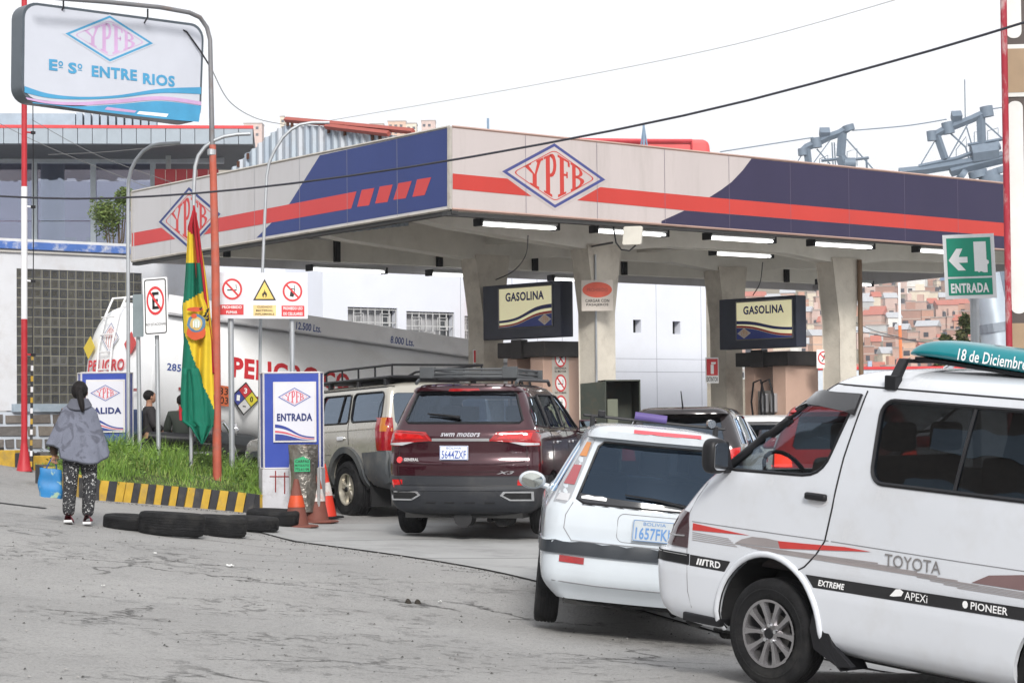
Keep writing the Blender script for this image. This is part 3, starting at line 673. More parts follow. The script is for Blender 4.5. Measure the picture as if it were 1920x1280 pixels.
def make_taxi_sign():
    M = frameM((2.176, 14.228, -.038), rad(37.8), rad(4.2))
    root = thing('roof_sign', 'teal rounded roof sign reading 18 de Diciembre in white on top of the white van', 'sign', M=M)
    # long wedge seen from the side
    m = mat('teal_plastic', (.0, .19, .22), .3, coat=.4, var=.08); mb = MB().M(m)
    secs = []
    for x, hw, z0, z1 in ((-.80, .10, 2.068, 2.085), (-.83, .13, 2.062, 2.12), (-.90, .15, 2.058, 2.155), (-1.05, .16, 2.052, 2.172), (-1.4, .16, 2.020, 2.150), (-1.9, .16, 1.975, 2.118), (-2.3, .14, 1.965, 2.08), (-2.36, .1, 1.975, 2.03)):
        P = []
        for (y, z) in ((hw, z0), (hw*.98, z0+(z1-z0)*.45), (hw*.78, z0+(z1-z0)*.85), (hw*.45, z1), (-hw*.45, z1), (-hw*.78, z0+(z1-z0)*.85), (-hw, z0+(z1-z0)*.45), (-hw, z0)): P.append((x, y+.44, z))
        secs.append(P)
    for P in secs: mb.v += P
    n = 8
    for i in range(len(secs)-1):
        for k in range(n): mb.f.append([i*n+k, i*n+(k+1) % n, (i+1)*n+(k+1) % n, (i+1)*n+k]); mb.m.append(m)
    mb.f += [list(range(n)), list(range((len(secs)-1)*n, len(secs)*n))]; mb.m += [m, m]
    b = mb.build('sign_box', root, smooth=50, fix=True)
    d = b.modifiers.new('s', 'SUBSURF'); d.levels = d.render_levels = 2
    MB().M(BLACKP).add(*prism3([(-.86, .32, 2.04), (-.86, .32, 2.062), (-2.3, .32, 1.962), (-2.3, .32, 1.94)], [(-.86, .56, 2.04), (-.86, .56, 2.062), (-2.3, .56, 1.962), (-2.3, .56, 1.94)])).build('base_rail', root, bev=.005)
    bv = BVHTree.FromObject(b, bpy.context.evaluated_depsgraph_get()) if False else None
    F = Fr((-1.22, .598, 2.058), (-1, 0, -.07), (0, -.22, 1)); t = MB(); text(t, F, '18 de Diciembre', 0, 0, .50, .068, WHITEI, .012, .004); t.build('lettering', root)
    return root
make_taxi_sign()
LENS = mat('red_lens', (.28, .008, .01), .12, coat=1, var=.25, sc=14)
LENS2 = mat('red_lens_bright', (.48, .012, .012), .12, coat=1, var=.3, sc=20)
AMB = mat('amber_lens', (.50, .18, .03), .15, coat=1)
CLEARL = mat('clear_lens', (.5, .5, .52), .1, coat=1)
# ================================================================ MAROON SUV
def make_maroon():
    root = thing('suv', 'maroon suv with black roof rack and silver strip between its red tail lamps', 'car', M=frameM((-.43, 26.876, .265), rad(-12), 0, rad(.5)))
    paint = mat('maroon_paint', (.042, .006, .012), .2, .35, var=.06, coat=1, dirt=.1)
    lv = [(.27, -.82, 3.5, .74, .12, .2, .10, .12), (.33, -.92, 3.62, .85, .14, .3, .16, .2), (.44, -.97, 3.70, .905, .16, .36, .18, .3), (.55, -.985, 3.74, .92, .16, .36, .18, .3), (.60, -.97, 3.74, .92, .16, .36, .18, .3), (.605, -.94, 3.74, .92, .16, .36, .18, .3), (.70, -.93, 3.74, .925, .16, .36, .18, .3),
          (.71, -.915, 3.74, .93, .16, .36, .18, .3), (.78, -.925, 3.74, .935, .16, .36, .18, .3), (.86, -.93, 3.72, .935, .16, .36, .18, .3), (.95, -.905, 3.68, .93, .16, .36, .18, .3), (1.06, -.915, 3.5, .925, .16, .34, .18, .26), (1.14, -.925, 3.1, .915, .15, .3, .18, .2), (1.20, -.915, 2.6, .90, .15, .3, .17, .2), (1.26, -.885, 2.4, .875, .14, .3, .17, .2),
          (1.31, -.86, 2.3, .85, .13, .3, .16, .2), (1.45, -.79, 2.05, .80, .13, .3, .15, .2), (1.60, -.71, 1.78, .735, .13, .3, .14, .2), (1.69, -.665, 1.6, .69, .13, .3, .14, .2), (1.70, -.72, 1.55, .685, .13, .3, .14, .2), (1.74, -.71, 1.35, .655, .14, .3, .12, .15), (1.775, -.62, 1.1, .58, .15, .25, .1, .12), (1.79, -.45, .8, .42, .15, .2, .05, .1), (1.797, -.2, .5, .2, .1, .1, .02, .02)]
    C = Car(root, lv)
    ar = [(0, .37, .40), (2.75, .37, .40)]
    rw = [(-.66, 1.325), (.66, 1.325), (.70, 1.36), (.60, 1.66), (.55, 1.685), (-.55, 1.685), (-.60, 1.66), (-.70, 1.36)]
    sw = [[(-.62, 1.30), (-.10, 1.27), (-.02, 1.30), (-.06, 1.64), (-.42, 1.62), (-.60, 1.45)], rrect(.04, .92, 1.265, 1.66, .04), [(.98, 1.26), (1.98, 1.25), (1.50, 1.60), (1.38, 1.65), (1.0, 1.665)]]
    pl = mat("grey_cladding", (.020, .022, .027), .6, var=.1, dirt=.35, dcol=(.12, .11, .1))
    C.shell(paint, cut_side=sw, cut_rear=[rw], cut_front=[rrect(-.6, .6, 1.3, 1.62, .08)], arches=ar, zsplit=[(.71, pl)])
    arch_liners(root, ar, .88); underbody(root, -.75, 3.4, .7, .22, .36, (0, 2.75), .36)
    MB().M(mat('muffler', (.03, .03, .032), .6, .5)).tube([(-.78, .0, .22), (-.55, .0, .22)], .11, 12).build('muffler', root, smooth=40)
    gl = glass('suv_glass', (.30, .36, .44), base=.08); gd = glass('suv_side_glass', (.12, .13, .14), base=.10)
    g = C.patch('window', rw, 'R', gl, -.012, .004); C.line('window_seal', rw, 'R', BLACKP, .016, -.002, True, parent=g)
    C.patch('glass_band', [(-.69, 1.31), (.69, 1.31), (.715, 1.36), (.73, 1.285), (-.73, 1.285), (-.715, 1.36)][:0] or [(-.6, 1.31), (.6, 1.31), (.62, 1.335), (-.62, 1.335)], 'R', BLACKP, .001, .004, parent=g)
    for q in sw:
        for s in 'LS': w_ = C.patch('window', q, s, gd, -.01, .004); C.line('window_trim', q, s, BLACKP, .012, 0, True, parent=w_)
    C.patch('windscreen', rrect(-.6, .6, 1.3, 1.62, .08), 'F', gl, -.01, .004)
    C.line('window_chrome', [(-.66, 1.265), (-.1, 1.235), (1.0, 1.23), (2.05, 1.225)], 'S', CHROME, .012, .002)
    # spoiler lip, stop lamp
    C.patch('brake_lamp', [(-.19, 1.70), (.19, 1.70), (.17, 1.725), (-.17, 1.725)], 'R', LENS, .006, .01, .05)
    for s in (1, -1):
        o = [(s*.86, 1.23), (s*.78, 1.25), (s*.42, 1.215), (s*.36, 1.12), (s*.30, 1.095), (s*.72, 1.085), (s*.80, 1.055), (s*.90, 1.06), (s*.93, 1.14)]
        o = [(s*.875, 1.235), (s*.74, 1.235), (s*.42, 1.215), (s*.33, 1.115), (s*.60, 1.10), (s*.76, 1.06), (s*.89, 1.06)]
        l = C.patch('tail_lamp', o, 'R', LENS, .012, .03, .04, smooth=60)
        C.patch('lamp_glow', [(s*.82, 1.205), (s*.50, 1.19), (s*.42, 1.14), (s*.80, 1.135)], 'R', LENS2, .017, .005, .04, parent=l)
        C.line('lamp_rim', [(s*.86, 1.225), (s*.45, 1.205), (s*.36, 1.12), (s*.6, 1.108)], 'R', LENS2, .006, .016, parent=l)
        C.patch('reversing_lens', [(s*.74, 1.10), (s*.56, 1.105), (s*.72, 1.065), (s*.88, 1.07), (s*.88, 1.09)][0:5], 'R', CLEARL, .015, .004, .05, parent=l)
        C.patch('tail_lamp', [(-.91, 1.07), (-.91, 1.235), (-.62, 1.20), (-.66, 1.08)], 'L' if s > 0 else 'S', LENS, .008, .02, .05)
        C.patch('reflector', [(s*.90, .60), (s*.90, .665), (s*.66, .665), (s*.66, .605)] if s < 0 else [(.92, .60), (.92, .665), (.72, .665), (.72, .605)], 'R', LENS2, .008, .015, .05)
        e = [(s*.84, .535), (s*.84, .43), (s*.58, .43), (s*.47, .49), (s*.51, .535)]
        ex = C.patch('exhaust_trim', e, 'R', CHROME, .012, .03, .05)
        C.patch('exhaust_hole', [(s*.815, .518), (s*.815, .447), (s*.59, .447), (s*.505, .492), (s*.535, .518)], 'R', DARK, .016, .003, .05, parent=ex)
    C.patch('chrome_strip', [(-.34, 1.115), (.34, 1.115), (.34, 1.145), (-.34, 1.145)], 'R', CHROME, .014, .02)
    C.patch('plate_recess', [(-.50, .80), (-.42, .83), (.42, .83), (.50, .80), (.44, .765), (-.44, .765)], 'R', paint, .012, .012, .06)
    C.line('tailgate_gap', [(.76, 1.05), (.77, .71), (-.77, .71), (-.76, 1.05)], 'R', mat('panel_gap', (.02, .02, .022), .8), .004)
    C.line('tailgate_gap', [(.78, .705), (.72, .60), (-.72, .60), (-.78, .705)], 'R', BLACKP, .006)
    C.line('bumper_crease', [(.88, .56), (.46, .545), (-.46, .545), (-.88, .56)], 'R', pl, .008)
    C.line('bumper_crease', [(.50, .44), (.42, .545)], 'R', pl, .008); C.line('bumper_crease', [(-.50, .44), (-.42, .545)], 'R', pl, .008)
    for y in (.35, .12, -.12, -.35): C.line('diffuser_fin', [(y+.06, .405), (y-.06, .405)], 'R', DARK, .008, .004)
    C.line('crease', [(.74, .88), (.40, .85), (-.40, .85), (-.74, .88)], 'R', paint, .012, -.004)
    C.text('lettering', 'swm motors', .235, 1.165, .47, .05, 'R', CHROME, .01, .01, shear=.35)
    C.text('lettering', 'X3', -.42, .735, .20, .036, 'R', CHROME, .02, .008, shear=.4)
    C.text('lettering', 'GENERAL', .70, .88, .19, .035, 'R', mat('grey_print', (.5, .5, .5), .5), .03, .006)
    C.patch('badge', [(.755+.037*math.cos(rad(a)), .895+.037*math.sin(rad(a))) for a in range(0, 360, 30)], 'R', REDP, .006, .003, .2)
    h = C.pr(.07, .98, 'R'); F = Fr(h+V((-.03, 0, 0)), (0, -1, 0), (0, 0, 1)); plate(root, F, .34, .165, '5644ZXF')
    # wiper
    mb = MB().M(BLACKP); mb.tube([C.pr(.02, 1.375, 'R', .03), C.pr(.20, 1.40, 'R', .03), C.pr(.42, 1.42, 'R', .03)], [.022, .014, .008], 6); mb.tube([C.pr(.02, 1.37, 'R', .018), C.pr(.40, 1.415, 'R', .018)], .008, 5)
    mb.build('wiper', root)
    for x in (-.02, .95):
        C.line('door_gap', [(x+.02, 1.66), (x, 1.2), (x+.02, .8), (x+.1, .5)], 'S', DARK, .005)
    for x in (.15, 1.15): MB().M(CHROME).bx(x, x+.2, -.955, -.925, 1.08, 1.11).build('door_handle', root, bev=.008)
    for s in (-1, 1):
        m = MB().M(paint); m.bx(1.70, 1.86, s*1.02-.10, s*1.02+.10, 1.19, 1.36); m.tube([(1.8, s*.86, 1.22), (1.78, s*.95, 1.24)], .03, 6); mo = m.build('mirror', root, bev=.04, smooth=60)
        MB().M(mat('mirror_face', (.4, .42, .4), .05, 1)).bx(1.693, 1.70, s*1.02-.085, s*1.02+.085, 1.21, 1.34).build('mirror_glass', mo)
    for x in (0, 2.75):
        for s in (1, -1): wheel(root, x, s*.80, .36, .235, 'five', mat('alloy_grey', (.3, .3, .3), .3, .8), rr=.64)
    seats(root, [(.5, (.4, -.4)), (1.5, (.4, -.4))], z=.7, tall=.62); steering(root, 1.95, .4, 1.15)
    # rack
    rk = MB().M(mat('rack_grey', (.06, .065, .07), .5, var=.15))
    for s in (1, -1): rk.tube([(-.62, s*.60, 1.79), (-.5, s*.60, 1.83), (1.4, s*.58, 1.84), (1.5, s*.58, 1.79)], .022, 6)
    rk.build('roof_rail', root, smooth=50)
    rk = MB().M(mat('rack_grey', (.06, .065, .07), .5, var=.15))
    for z in (1.865, 1.905, 1.955):
        rk.tube([(-.50, -.46, z), (-.50, .46, z), (-.42, .55, z), (.95, .53, z), (1.0, .46, z), (1.0, -.46, z), (.95, -.53, z), (-.42, -.55, z)], .016, 6, closed=True)
    for y in (-.42, -.2, 0, .2, .42): rk.tube([(-.5, y, 1.86), (1.0, y, 1.86)], .014, 5)
    for x in (-.3, .2, .7): rk.tube([(x, -.55, 1.85), (x, .55, 1.85)], .02, 5)
    for y in (-.5, .5):
        rk.bx(-.52, -.46, y-.09, y+.09, 1.85, 1.985); rk.bx(.97, 1.03, y-.09, y+.09, 1.85, 1.97)
    rk.build('roof_rack', root, bev=.012, smooth=50)
    return C
make_maroon()
# ================================================================ WHITE ESTATE
def make_wagon():
    root = thing('estate_car', 'white estate car seen from behind between the maroon suv and the white van', 'car', M=frameM((.975, 17.87, -.066), rad(-1), rad(1), rad(5.8)))
    paint = mat('estate_paint', (.52, .56, .60), .25, var=.04, coat=.6, dirt=.25, dcol=(.32, .29, .25), dsc=1.2)
    lv = [(.26, -.68, 3.2, .70, .12, .2, .10, .12), (.34, -.74, 3.30, .79, .14, .3, .14, .2), (.40, -.80, 3.36, .825, .15, .36, .16, .3), (.50, -.815, 3.4, .84, .15, .36, .16, .3), (.60, -.81, 3.4, .845, .15, .36, .16, .3), (.605, -.825, 3.4, .852, .15, .36, .16, .3), (.70, -.825, 3.4, .852, .15, .36, .16, .3),
          (.705, -.76, 3.4, .845, .15, .36, .16, .3), (.80, -.765, 3.38, .848, .15, .36, .16, .3), (.92, -.755, 3.2, .845, .16, .34, .16, .26), (1.0, -.745, 2.6, 0.81, .16, .3, .16, .2), (1.06, -.725, 2.35, 0.775, .16, .3, .16, .2), (1.2, -.66, 2.1, 0.705, .17, .3, .15, .2), (1.35, -.59, 1.8, 0.63, .17, .3, .14, .2), (1.47, -.53, 1.55, 0.57, .17, .3, .13, .2),
          (1.50, -.52, 1.5, 0.56, .17, .3, .13, .2), (1.51, -.60, 1.48, 0.555, .17, .3, .14, .2), (1.565, -.60, 1.3, 0.52, .18, .3, .14, .15), (1.60, -.52, 1.0, 0.44, .18, .25, .1, .12), (1.615, -.38, .7, 0.3, .15, .2, .05, .1), (1.62, -.15, .4, 0.17, .1, .1, .02, .02)]
    C = Car(root, lv); ar = [(0, .33, .36), (2.6, .33, .36)]
    rw = [(-.50, .985), (.56, .985), (.60, 1.04), (.50, 1.44), (.45, 1.475), (-.45, 1.475), (-.50, 1.44), (-.60, 1.04), (-.56, .985)]
    rw = [(-.53, 1.0), (.53, 1.0), (.585, 1.03), (.45, 1.44), (.41, 1.475), (-.41, 1.475), (-.45, 1.44), (-.585, 1.03)]
    sw = [[(-.40, 1.06), (.05, 1.04), (.12, 1.43), (-.18, 1.41)], rrect(.2, .95, 1.02, 1.46, .04), [(1.02, 1.02), (2.0, 1.02), (1.45, 1.42), (1.05, 1.46)]]
    C.shell(paint, cut_side=sw, cut_rear=[rw], cut_front=[rrect(-.56, .56, 1.1, 1.42, .08)], arches=ar)
    arch_liners(root, ar, .80); underbody(root, -.6, 3.1, .62, .22, .34, (0, 2.6), .3)
    gl = glass('estate_glass', (.14, .20, .26), base=.05, gc=(.42, .58, .8, 1))
    g = C.patch('window', rw, 'R', gl, -.010, .004); C.line('window_seal', rw, 'R', BLACKP, .010, -.002, True, parent=g)
    for q in sw:
        for s in 'LS': C.patch('window', q, s, gl, -.01, .004)
    C.patch('windscreen', rrect(-.56, .56, 1.1, 1.42, .08), 'F', glass('estate_screen', (.6, .65, .65)), -.01, .004)
    # dark lower glass, sticker
    C.patch('glass_border', [(-.54, .985), (.54, .985), (.58, 1.035), (.57, 1.075), (.30, 1.055), (-.30, 1.03), (-.57, 1.075), (-.58, 1.035)], 'R', mat('black_glass', (.012, .013, .016), .08, coat=1), .001, .004, parent=g)
    C.patch('torn_sticker', [(.55, 1.035), (.36, 1.03), (.355, 1.052), (.39, 1.062), (.45, 1.056), (.50, 1.064), (.55, 1.052)], 'R', WHITEI, .004, .001)
    C.patch('parcel_cloth', [(.12, 1.0), (.0, 1.012), (-.10, 1.022), (-.2, 1.015), (-.34, 1.0)], 'R', WHITEI, .004, .001)
    C.patch('boot_strip', [(-.82, .608), (.82, .608), (.83, .70), (-.83, .70)], 'R', mat('strip_rubber', (.03, .035, .042), .35), .010, .01, .06)
    for s in 'LS': C.patch('boot_strip', [(-.74, .61), (-.74, .70), (-.33, .69), (-.36, .61)], s, mat('strip_rubber', (.03, .035, .042), .35), .010, .01, .06)
    for s in (1, -1):
        side = 'R'
        o = [(s*.76, .99), (s*.67, .985), (s*.63, 1.03), (s*.48, 1.49), (s*.525, 1.49), (s*.62, 1.30), (s*.73, 1.08)]
        l = C.patch('tail_lamp', o, side, mat('grey_lens', (.30, .31, .33), .2, coat=1), .004, .012, .05, smooth=60)
        C.patch('amber_lens', [(s*.535, 1.35), (s*.585, 1.35), (s*.535, 1.46), (s*.505, 1.46)], side, AMB, .008, .003, .04, parent=l)
        C.patch('red_lens', [(s*.61, 1.13), (s*.69, 1.13), (s*.62, 1.28), (s*.565, 1.28)], side, mat('faded_red_lens', (.34, .06, .07), .15, coat=1), .008, .003, .04, parent=l)
        C.patch('white_lens', [(s*.65, 1.005), (s*.74, 1.005), (s*.71, 1.06), (s*.635, 1.06)], side, CLEARL, .008, .003, .04, parent=l)
        C.patch('reflector', [(s*.68, .545), (s*.49, .54), (s*.49, .59), (s*.68, .595)], 'R', LENS, .008, .01)
    gp = mat('panel_gap_soft', (.2, .2, .21), .7)
    C.line('tailgate_gap', [(.61, 1.0), (.66, .9), (.665, .80), (.60, .71), (-.60, .71), (-.665, .80), (-.61, 1.0)], 'R', gp, .004)
    C.line('plate_recess', rrect(-.30, .26, .735, .95, .05), 'R', gp, .003, 0, True)
    C.line('bumper_lip', [(.80, .40), (.4, .385), (-.4, .385), (-.80, .40)], 'R', gp, .004)
    C.line('fuel_or_vent_slot', [(-.22, .80), (-.20, .92), (-.16, .99)], 'L', DARK, .010) if False else None
    C.line('door_gap', [(.05, 1.0), (.02, .8), (-.06, .68)], 'L', DARK, .006)
    h = C.pr(-.02, .84, 'R'); F = Fr(h+V((-.025, 0, 0)), (0, -1, 0), (0, 0, 1)); plate(root, F, .33, .165, '1657FKL', col=(.12, .25, .5), tone=(.48, .52, .55), bold=.02)
    C.patch('brake_lamp', [(.19, 1.565), (-.33, 1.565), (-.33, 1.585), (.19, 1.585)], 'R', mat('pink_lens', (.7, .08, .10), .2, coat=.6), .008, .01, .05)
    mb = MB().M(BLACKP); mb.tube([C.pr(-.25, 1.035, 'R', .02), C.pr(.0, 1.07, 'R', .02), C.pr(.22, 1.085, 'R', .02)], [.014, .01, .006], 5); mb.build('wiper', root)
    for s in (1, -1):
        m = MB().M(paint); m.lathe([(.001, -.05), (.07, -.045), (.095, -.01), (.085, .06), (.04, .1), (.001, .11)], ax='x', n=20); mm = [(x, y*1.25, z*.85) for x, y, z in m.v]
        m.v = [(x+1.9, y+s*.95, z+1.03) for x, y, z in mm]; m.tube([(1.92, s*.80, .98), (1.92, s*.90, 1.0)], .03, 6); mo = m.build('mirror', root, smooth=60)
        m = MB().M(mat('mirror_face', (.4, .42, .4), .05, 1)); m.lathe([(.001, -.053), (.078, -.049)], ax='x', n=20); m.v = [(x+1.898, y*1.22+s*.95, z*.82+1.03) for x, y, z in m.v]; m.build('mirror_glass', mo)
    for x in (0, 2.6):
        for s in (1, -1): wheel(root, x, s*.74, .30, .185, 'five', mat('alloy_grey', (.3, .3, .3), .3, .8))
    seats(root, [(.35, (.38, -.02, -.42)), (1.35, (.38, -.38))], z=.62, tall=.58); steering(root, 1.8, .36, 1.05)
    # roof bars
    rk = MB().M(BLACKP); rk.tube([(.35, -.58, 1.645), (.35, .58, 1.66)], .014, 6)
    for s in (1, -1): rk.bx(.31, .39, s*.50-.02, s*.50+.02, 1.54, 1.665)
    rk.bx(.31, .39, .40, .46, 1.66, 1.71); rk.build('roof_bar', root, bev=.008)
    MB().M(mat('purple_pad', (.10, .07, .22), .6)).tube([(.35, -.10, 1.68), (.35, .16, 1.69)], .034, 10).build('bar_pad', root, smooth=60)
    MB().M(CHROME).tube([(.25, -.46, 1.68), (.45, -.46, 1.68)], .034, 12).build('bar_tube', root, smooth=60)
    return C
make_wagon()
# ================================================================ BEIGE OFFROADER
def make_patrol():
    root = thing('offroader', 'beige off-road wagon with long black basket rack behind the blue entrance totem', 'car', M=frameM((-1.513, 31.455, .298), rad(31), rad(-1.5)))
    paint = mat('beige_paint', (.43, .41, .36), .25, .3, var=.05, coat=.7, dirt=.25, dcol=(.25, .21, .16))
    lv = [(.42, -1.0, 3.5, .78, .12, .2, .05, .12), (.50, -1.12, 3.7, .86, .12, .25, .05, .2), (.60, -1.14, 3.78, .90, .12, .3, .05, .2), (.80, -1.15, 3.8, .905, .12, .3, .05, .2), (.86, -1.12, 3.78, .905, .1, .3, .05, .2), (1.05, -1.13, 3.74, .91, .1, .3, .05, .2), (1.14, -1.13, 3.6, .905, .1, .3, .05, .2), (1.20, -1.13, 2.9, .90, .1, .3, .05, .15), (1.26, -1.125, 2.3, .89, .1, .25, .05, .1),
          (1.32, -1.12, 2.15, .875, .1, .25, .05, .1), (1.5, -1.10, 1.95, .84, .1, .22, .05, .1), (1.7, -1.07, 1.72, .80, .1, .22, .05, .1), (1.76, -1.05, 1.6, .77, .12, .22, .05, .1), (1.80, -1.02, 1.4, .70, .14, .22, .05, .1), (1.83, -.95, 1.2, .55, .14, .22, .05, .1), (1.84, -.8, 1.0, .3, .1, .1, .02, .02)]
    C = Car(root, lv); ar = [(0, .42, .48), (2.97, .42, .48)]
    sw = [rrect(-.93, -.08, 1.31, 1.70, .08), rrect(.0, .86, 1.30, 1.69, .05), [(.94, 1.30), (1.98, 1.30), (1.62, 1.64), (1.5, 1.69), (.94, 1.69)]]
    rw = rrect(-.72, .72, 1.25, 1.68, .07)
    C.shell(paint, cut_side=sw, cut_rear=[rw], cut_front=[rrect(-.66, .66, 1.33, 1.66, .06)], arches=ar)
    arch_liners(root, ar, .86); underbody(root, -.95, 3.4, .6, .38, .5, (0, 2.97), .40)
    gl = glass('offroad_glass', (.08, .09, .10), base=.16)
    for q in sw:
        for s in 'LS': w_ = C.patch('window', q, s, gl, -.008, .004); C.line('window_seal', q, s, BLACKP, .014, 0, True, parent=w_)
    C.patch('window', rw, 'R', gl, -.01, .004); C.patch('windscreen', rrect(-.66, .66, 1.33, 1.66, .06), 'F', gl, -.01, .004)
    C.line('window_divider', [(.30, 1.31), (.20, 1.69)], 'L', BLACKP, .014)
    cl = mat('arch_cladding', (.065, .072, .078), .55, var=.15, dirt=.5, dcol=(.22, .2, .16))
    for x in (0, 2.97):
        P = arc(x, .42, .56, 2, 178, 26); Q = arc(x, .42, .47, 178, 2, 26)
        C.patch('arch_cladding', P+Q, 'L', cl, .05, .06, .1, smooth=45)
    lb = [(-1.12, .90), (-.52, .885), (-.60, .62), (-.70, .48), (-.95, .42), (-1.10, .48)]
    C.patch('rear_bumper', lb, 'L', cl, .05, .06, .12); C.patch('rear_bumper', [(-.9, .5), (.9, .5), (.9, .88), (-.9, .88)], 'R', cl, .06, .06, .2)
    MB().M(DARK).bx(-.62, -.58, .55, .85, .15, .5).build('mud_flap', root)
    l = C.patch('tail_lamp', [(-1.10, .905), (-.90, .905), (-.86, 1.20), (-.88, 1.345), (-1.10, 1.345)], 'L', LENS, .03, .04, .05)
    C.patch('amber_lens', [(-1.09, 1.16), (-.98, 1.16), (-.98, 1.34), (-1.09, 1.34)], 'L', AMB, .034, .004, .05, parent=l)
    C.patch('tail_lamp', [(.89, .905), (.76, .905), (.76, 1.345), (.89, 1.345)], 'R', LENS, .03, .04, .05)
    gp = DARK
    C.line('door_gap', [(-.02, 1.70), (-.03, 1.25), (-.06, 1.0)], 'L', gp, .006); C.line('door_gap', [(.90, 1.7), (.90, .95), (.88, .55)], 'L', gp, .006)
    C.line('body_crease', [(-.9, 1.21), (0, 1.20), (2.2, 1.19)], 'L', paint, .012, -.003); C.line('body_crease', [(.5, .87), (2.4, .87)], 'L', gp, .004)
    C.patch('door_handle', rrect(.06, .26, 1.07, 1.12, .02), 'L', CHROME, .02, .02)
    C.line('gutter', [(-1.0, 1.765), (1.5, 1.76)], 'L', BLACKP, .012)
    C.patch('headlight', [(3.50, .90), (3.50, 1.08), (3.72, 1.06), (3.76, .92)], 'L', CLEARL, .01, .02)
    for x in (0, 2.97):
        for s in (1, -1): wheel(root, x, s*.80, .39, .27, 'five', mat('beige_rim', (.50, .47, .40), .3, .5, dirt=.3), rr=.56)
    seats(root, [(.6, (.4, -.4)), (1.5, (.4, -.4))], z=.85, tall=.6)
    rk = MB().M(BLACKP)
    a, b, wy = -1.02, 1.55, .70
    rk.tube([(a, -wy, 2.06), (a, wy, 2.06), (.9, wy, 2.06), (b, wy, 1.93), (b, -wy, 1.93), (.9, -wy, 2.06)], .018, 6, closed=True)
    rk.tube([(a, -wy, 1.90), (a, wy, 1.90), (b, wy, 1.90), (b, -wy, 1.90)], .022, 6, closed=True)
    for s in (1, -1):
        for x in (-1.0, -.5, 0, .5, 1.0): rk.tube([(x, s*wy, 1.90), (x, s*wy, 2.055)], .014, 5)
    for x in [a+.16*i for i in range(17)]: rk.tube([(x, -wy, 1.90), (x, wy, 1.90)], .012, 4)
    for x in (-.8, 0, .9, 1.35):
        for s in (1, -1): rk.bx(x-.03, x+.03, s*.68-.03, s*.68+.03, 1.78, 1.90)
    rk.bx(a, b, -wy, wy, 1.885, 1.888)
    rk.build('roof_rack', root)
make_patrol()
# ================================================================ DARK HATCHBACK and RED SUV and far white car: one simpler builder
def simple_car(name, label, M, paint, lampx, red=False, glassm=None):
    root = thing(name, label, 'car', M=M)
    lv = [(.27, -.70, 3.2, .74, .12, .2, .10, .12), (.36, -.78, 3.36, .83, .14, .3, .14, .2), (.5, -.81, 3.4, .86, .15, .36, .16, .3), (.7, -.82, 3.42, .87, .15, .36, .16, .3), (.9, -.80, 3.35, .865, .16, .34, .16, .26), (1.0, -.78, 2.8, .855, .16, .3, .16, .2), (1.08, -.76, 2.35, .84, .16, .3, .16, .2), (1.25, -.66, 2.05, .78, .17, .3, .15, .2), (1.4, -.56, 1.75, .72, .17, .3, .14, .2), (1.50, -.50, 1.55, .67, .17, .3, .13, .2),
          (1.51, -.62, 1.5, .66, .17, .3, .14, .2), (1.56, -.60, 1.3, .61, .18, .3, .14, .15), (1.60, -.48, 1.0, .50, .18, .25, .1, .12), (1.615, -.2, .6, .25, .15, .2, .05, .1)]
    C = Car(root, lv); ar = [(0, .34, .37), (2.6, .34, .37)]
    rw = [(-.56, 1.08), (.56, 1.08), (.60, 1.12), (.52, 1.46), (-.52, 1.46), (-.60, 1.12)]
    sw = [[(-.45, 1.10), (.0, 1.08), (.05, 1.46), (-.28, 1.44)], rrect(.12, .95, 1.07, 1.48, .04), [(1.02, 1.07), (2.0, 1.07), (1.45, 1.45), (1.05, 1.48)]]
    C.shell(paint, cut_side=sw, cut_rear=[rw], arches=ar)
    arch_liners(root, ar, .82); underbody(root, -.6, 3.1, .62, .22, .34, (0, 2.6), .3)
    gl = glassm or glass('suv_side_glass', (.12, .13, .14), base=.10)
    C.patch('window', rw, 'R', gl, -.01, .004)
    for q in sw:
        for s in 'LS': w_ = C.patch('window', q, s, gl, -.01, .004); C.line('window_trim', q, s, CHROME, .008, .002, True, parent=w_)
    for s in (1, -1):
        C.patch('tail_lamp', [(s*.84, .88), (s*.60, .88), (s*.62, 1.02), (s*.84, 1.06)], 'R', LENS2 if not red else mat('lit_brake_lamp', (1, .06, .03), .2, emit=2.5), .01, .02, .05)
        m = MB().M(paint).bx(1.72, 1.86, s*.95-.10, s*.95+.10, 1.06, 1.2).build('mirror', root, bev=.04, smooth=60)
    for x in (0, 2.6):
        for s in (1, -1): wheel(root, x, s*.76, .32, .2, 'five', mat('alloy_grey', (.3, .3, .3), .3, .8))
    seats(root, [(.5, (.38, -.38)), (1.4, (.38, -.38))], z=.62, tall=.58)
    return root, C
r_, C_ = simple_car('hatchback', 'dark brown hatchback with a roof aerial, half hidden behind the white estate car', frameM((2.40, 31, .17), rad(-12)), mat('brown_black_paint', (.018, .013, .014), .2, .3, coat=1), 1)
MB().M(BLACKP).tube([(-.35, 0, 1.60), (-.52, 0, 1.82)], [.012, .006], 6).build('aerial', r_)
r_, C_ = simple_car('suv', 'bright red suv with lit brake lamps seen through the white van windows', frameM((4.15, 28, .08), rad(-9), sc=1.06), mat('red_paint', (.45, .015, .02), .3, coat=.8), 1, True)
r_, C_ = simple_car('saloon_car', 'white car beyond the dark brown hatchback, beside the right-hand fuel pump', frameM((4.0, 36.2, .05), rad(-35)), mat('plain_white_paint', (.7, .7, .7), .3, coat=.5), 1)
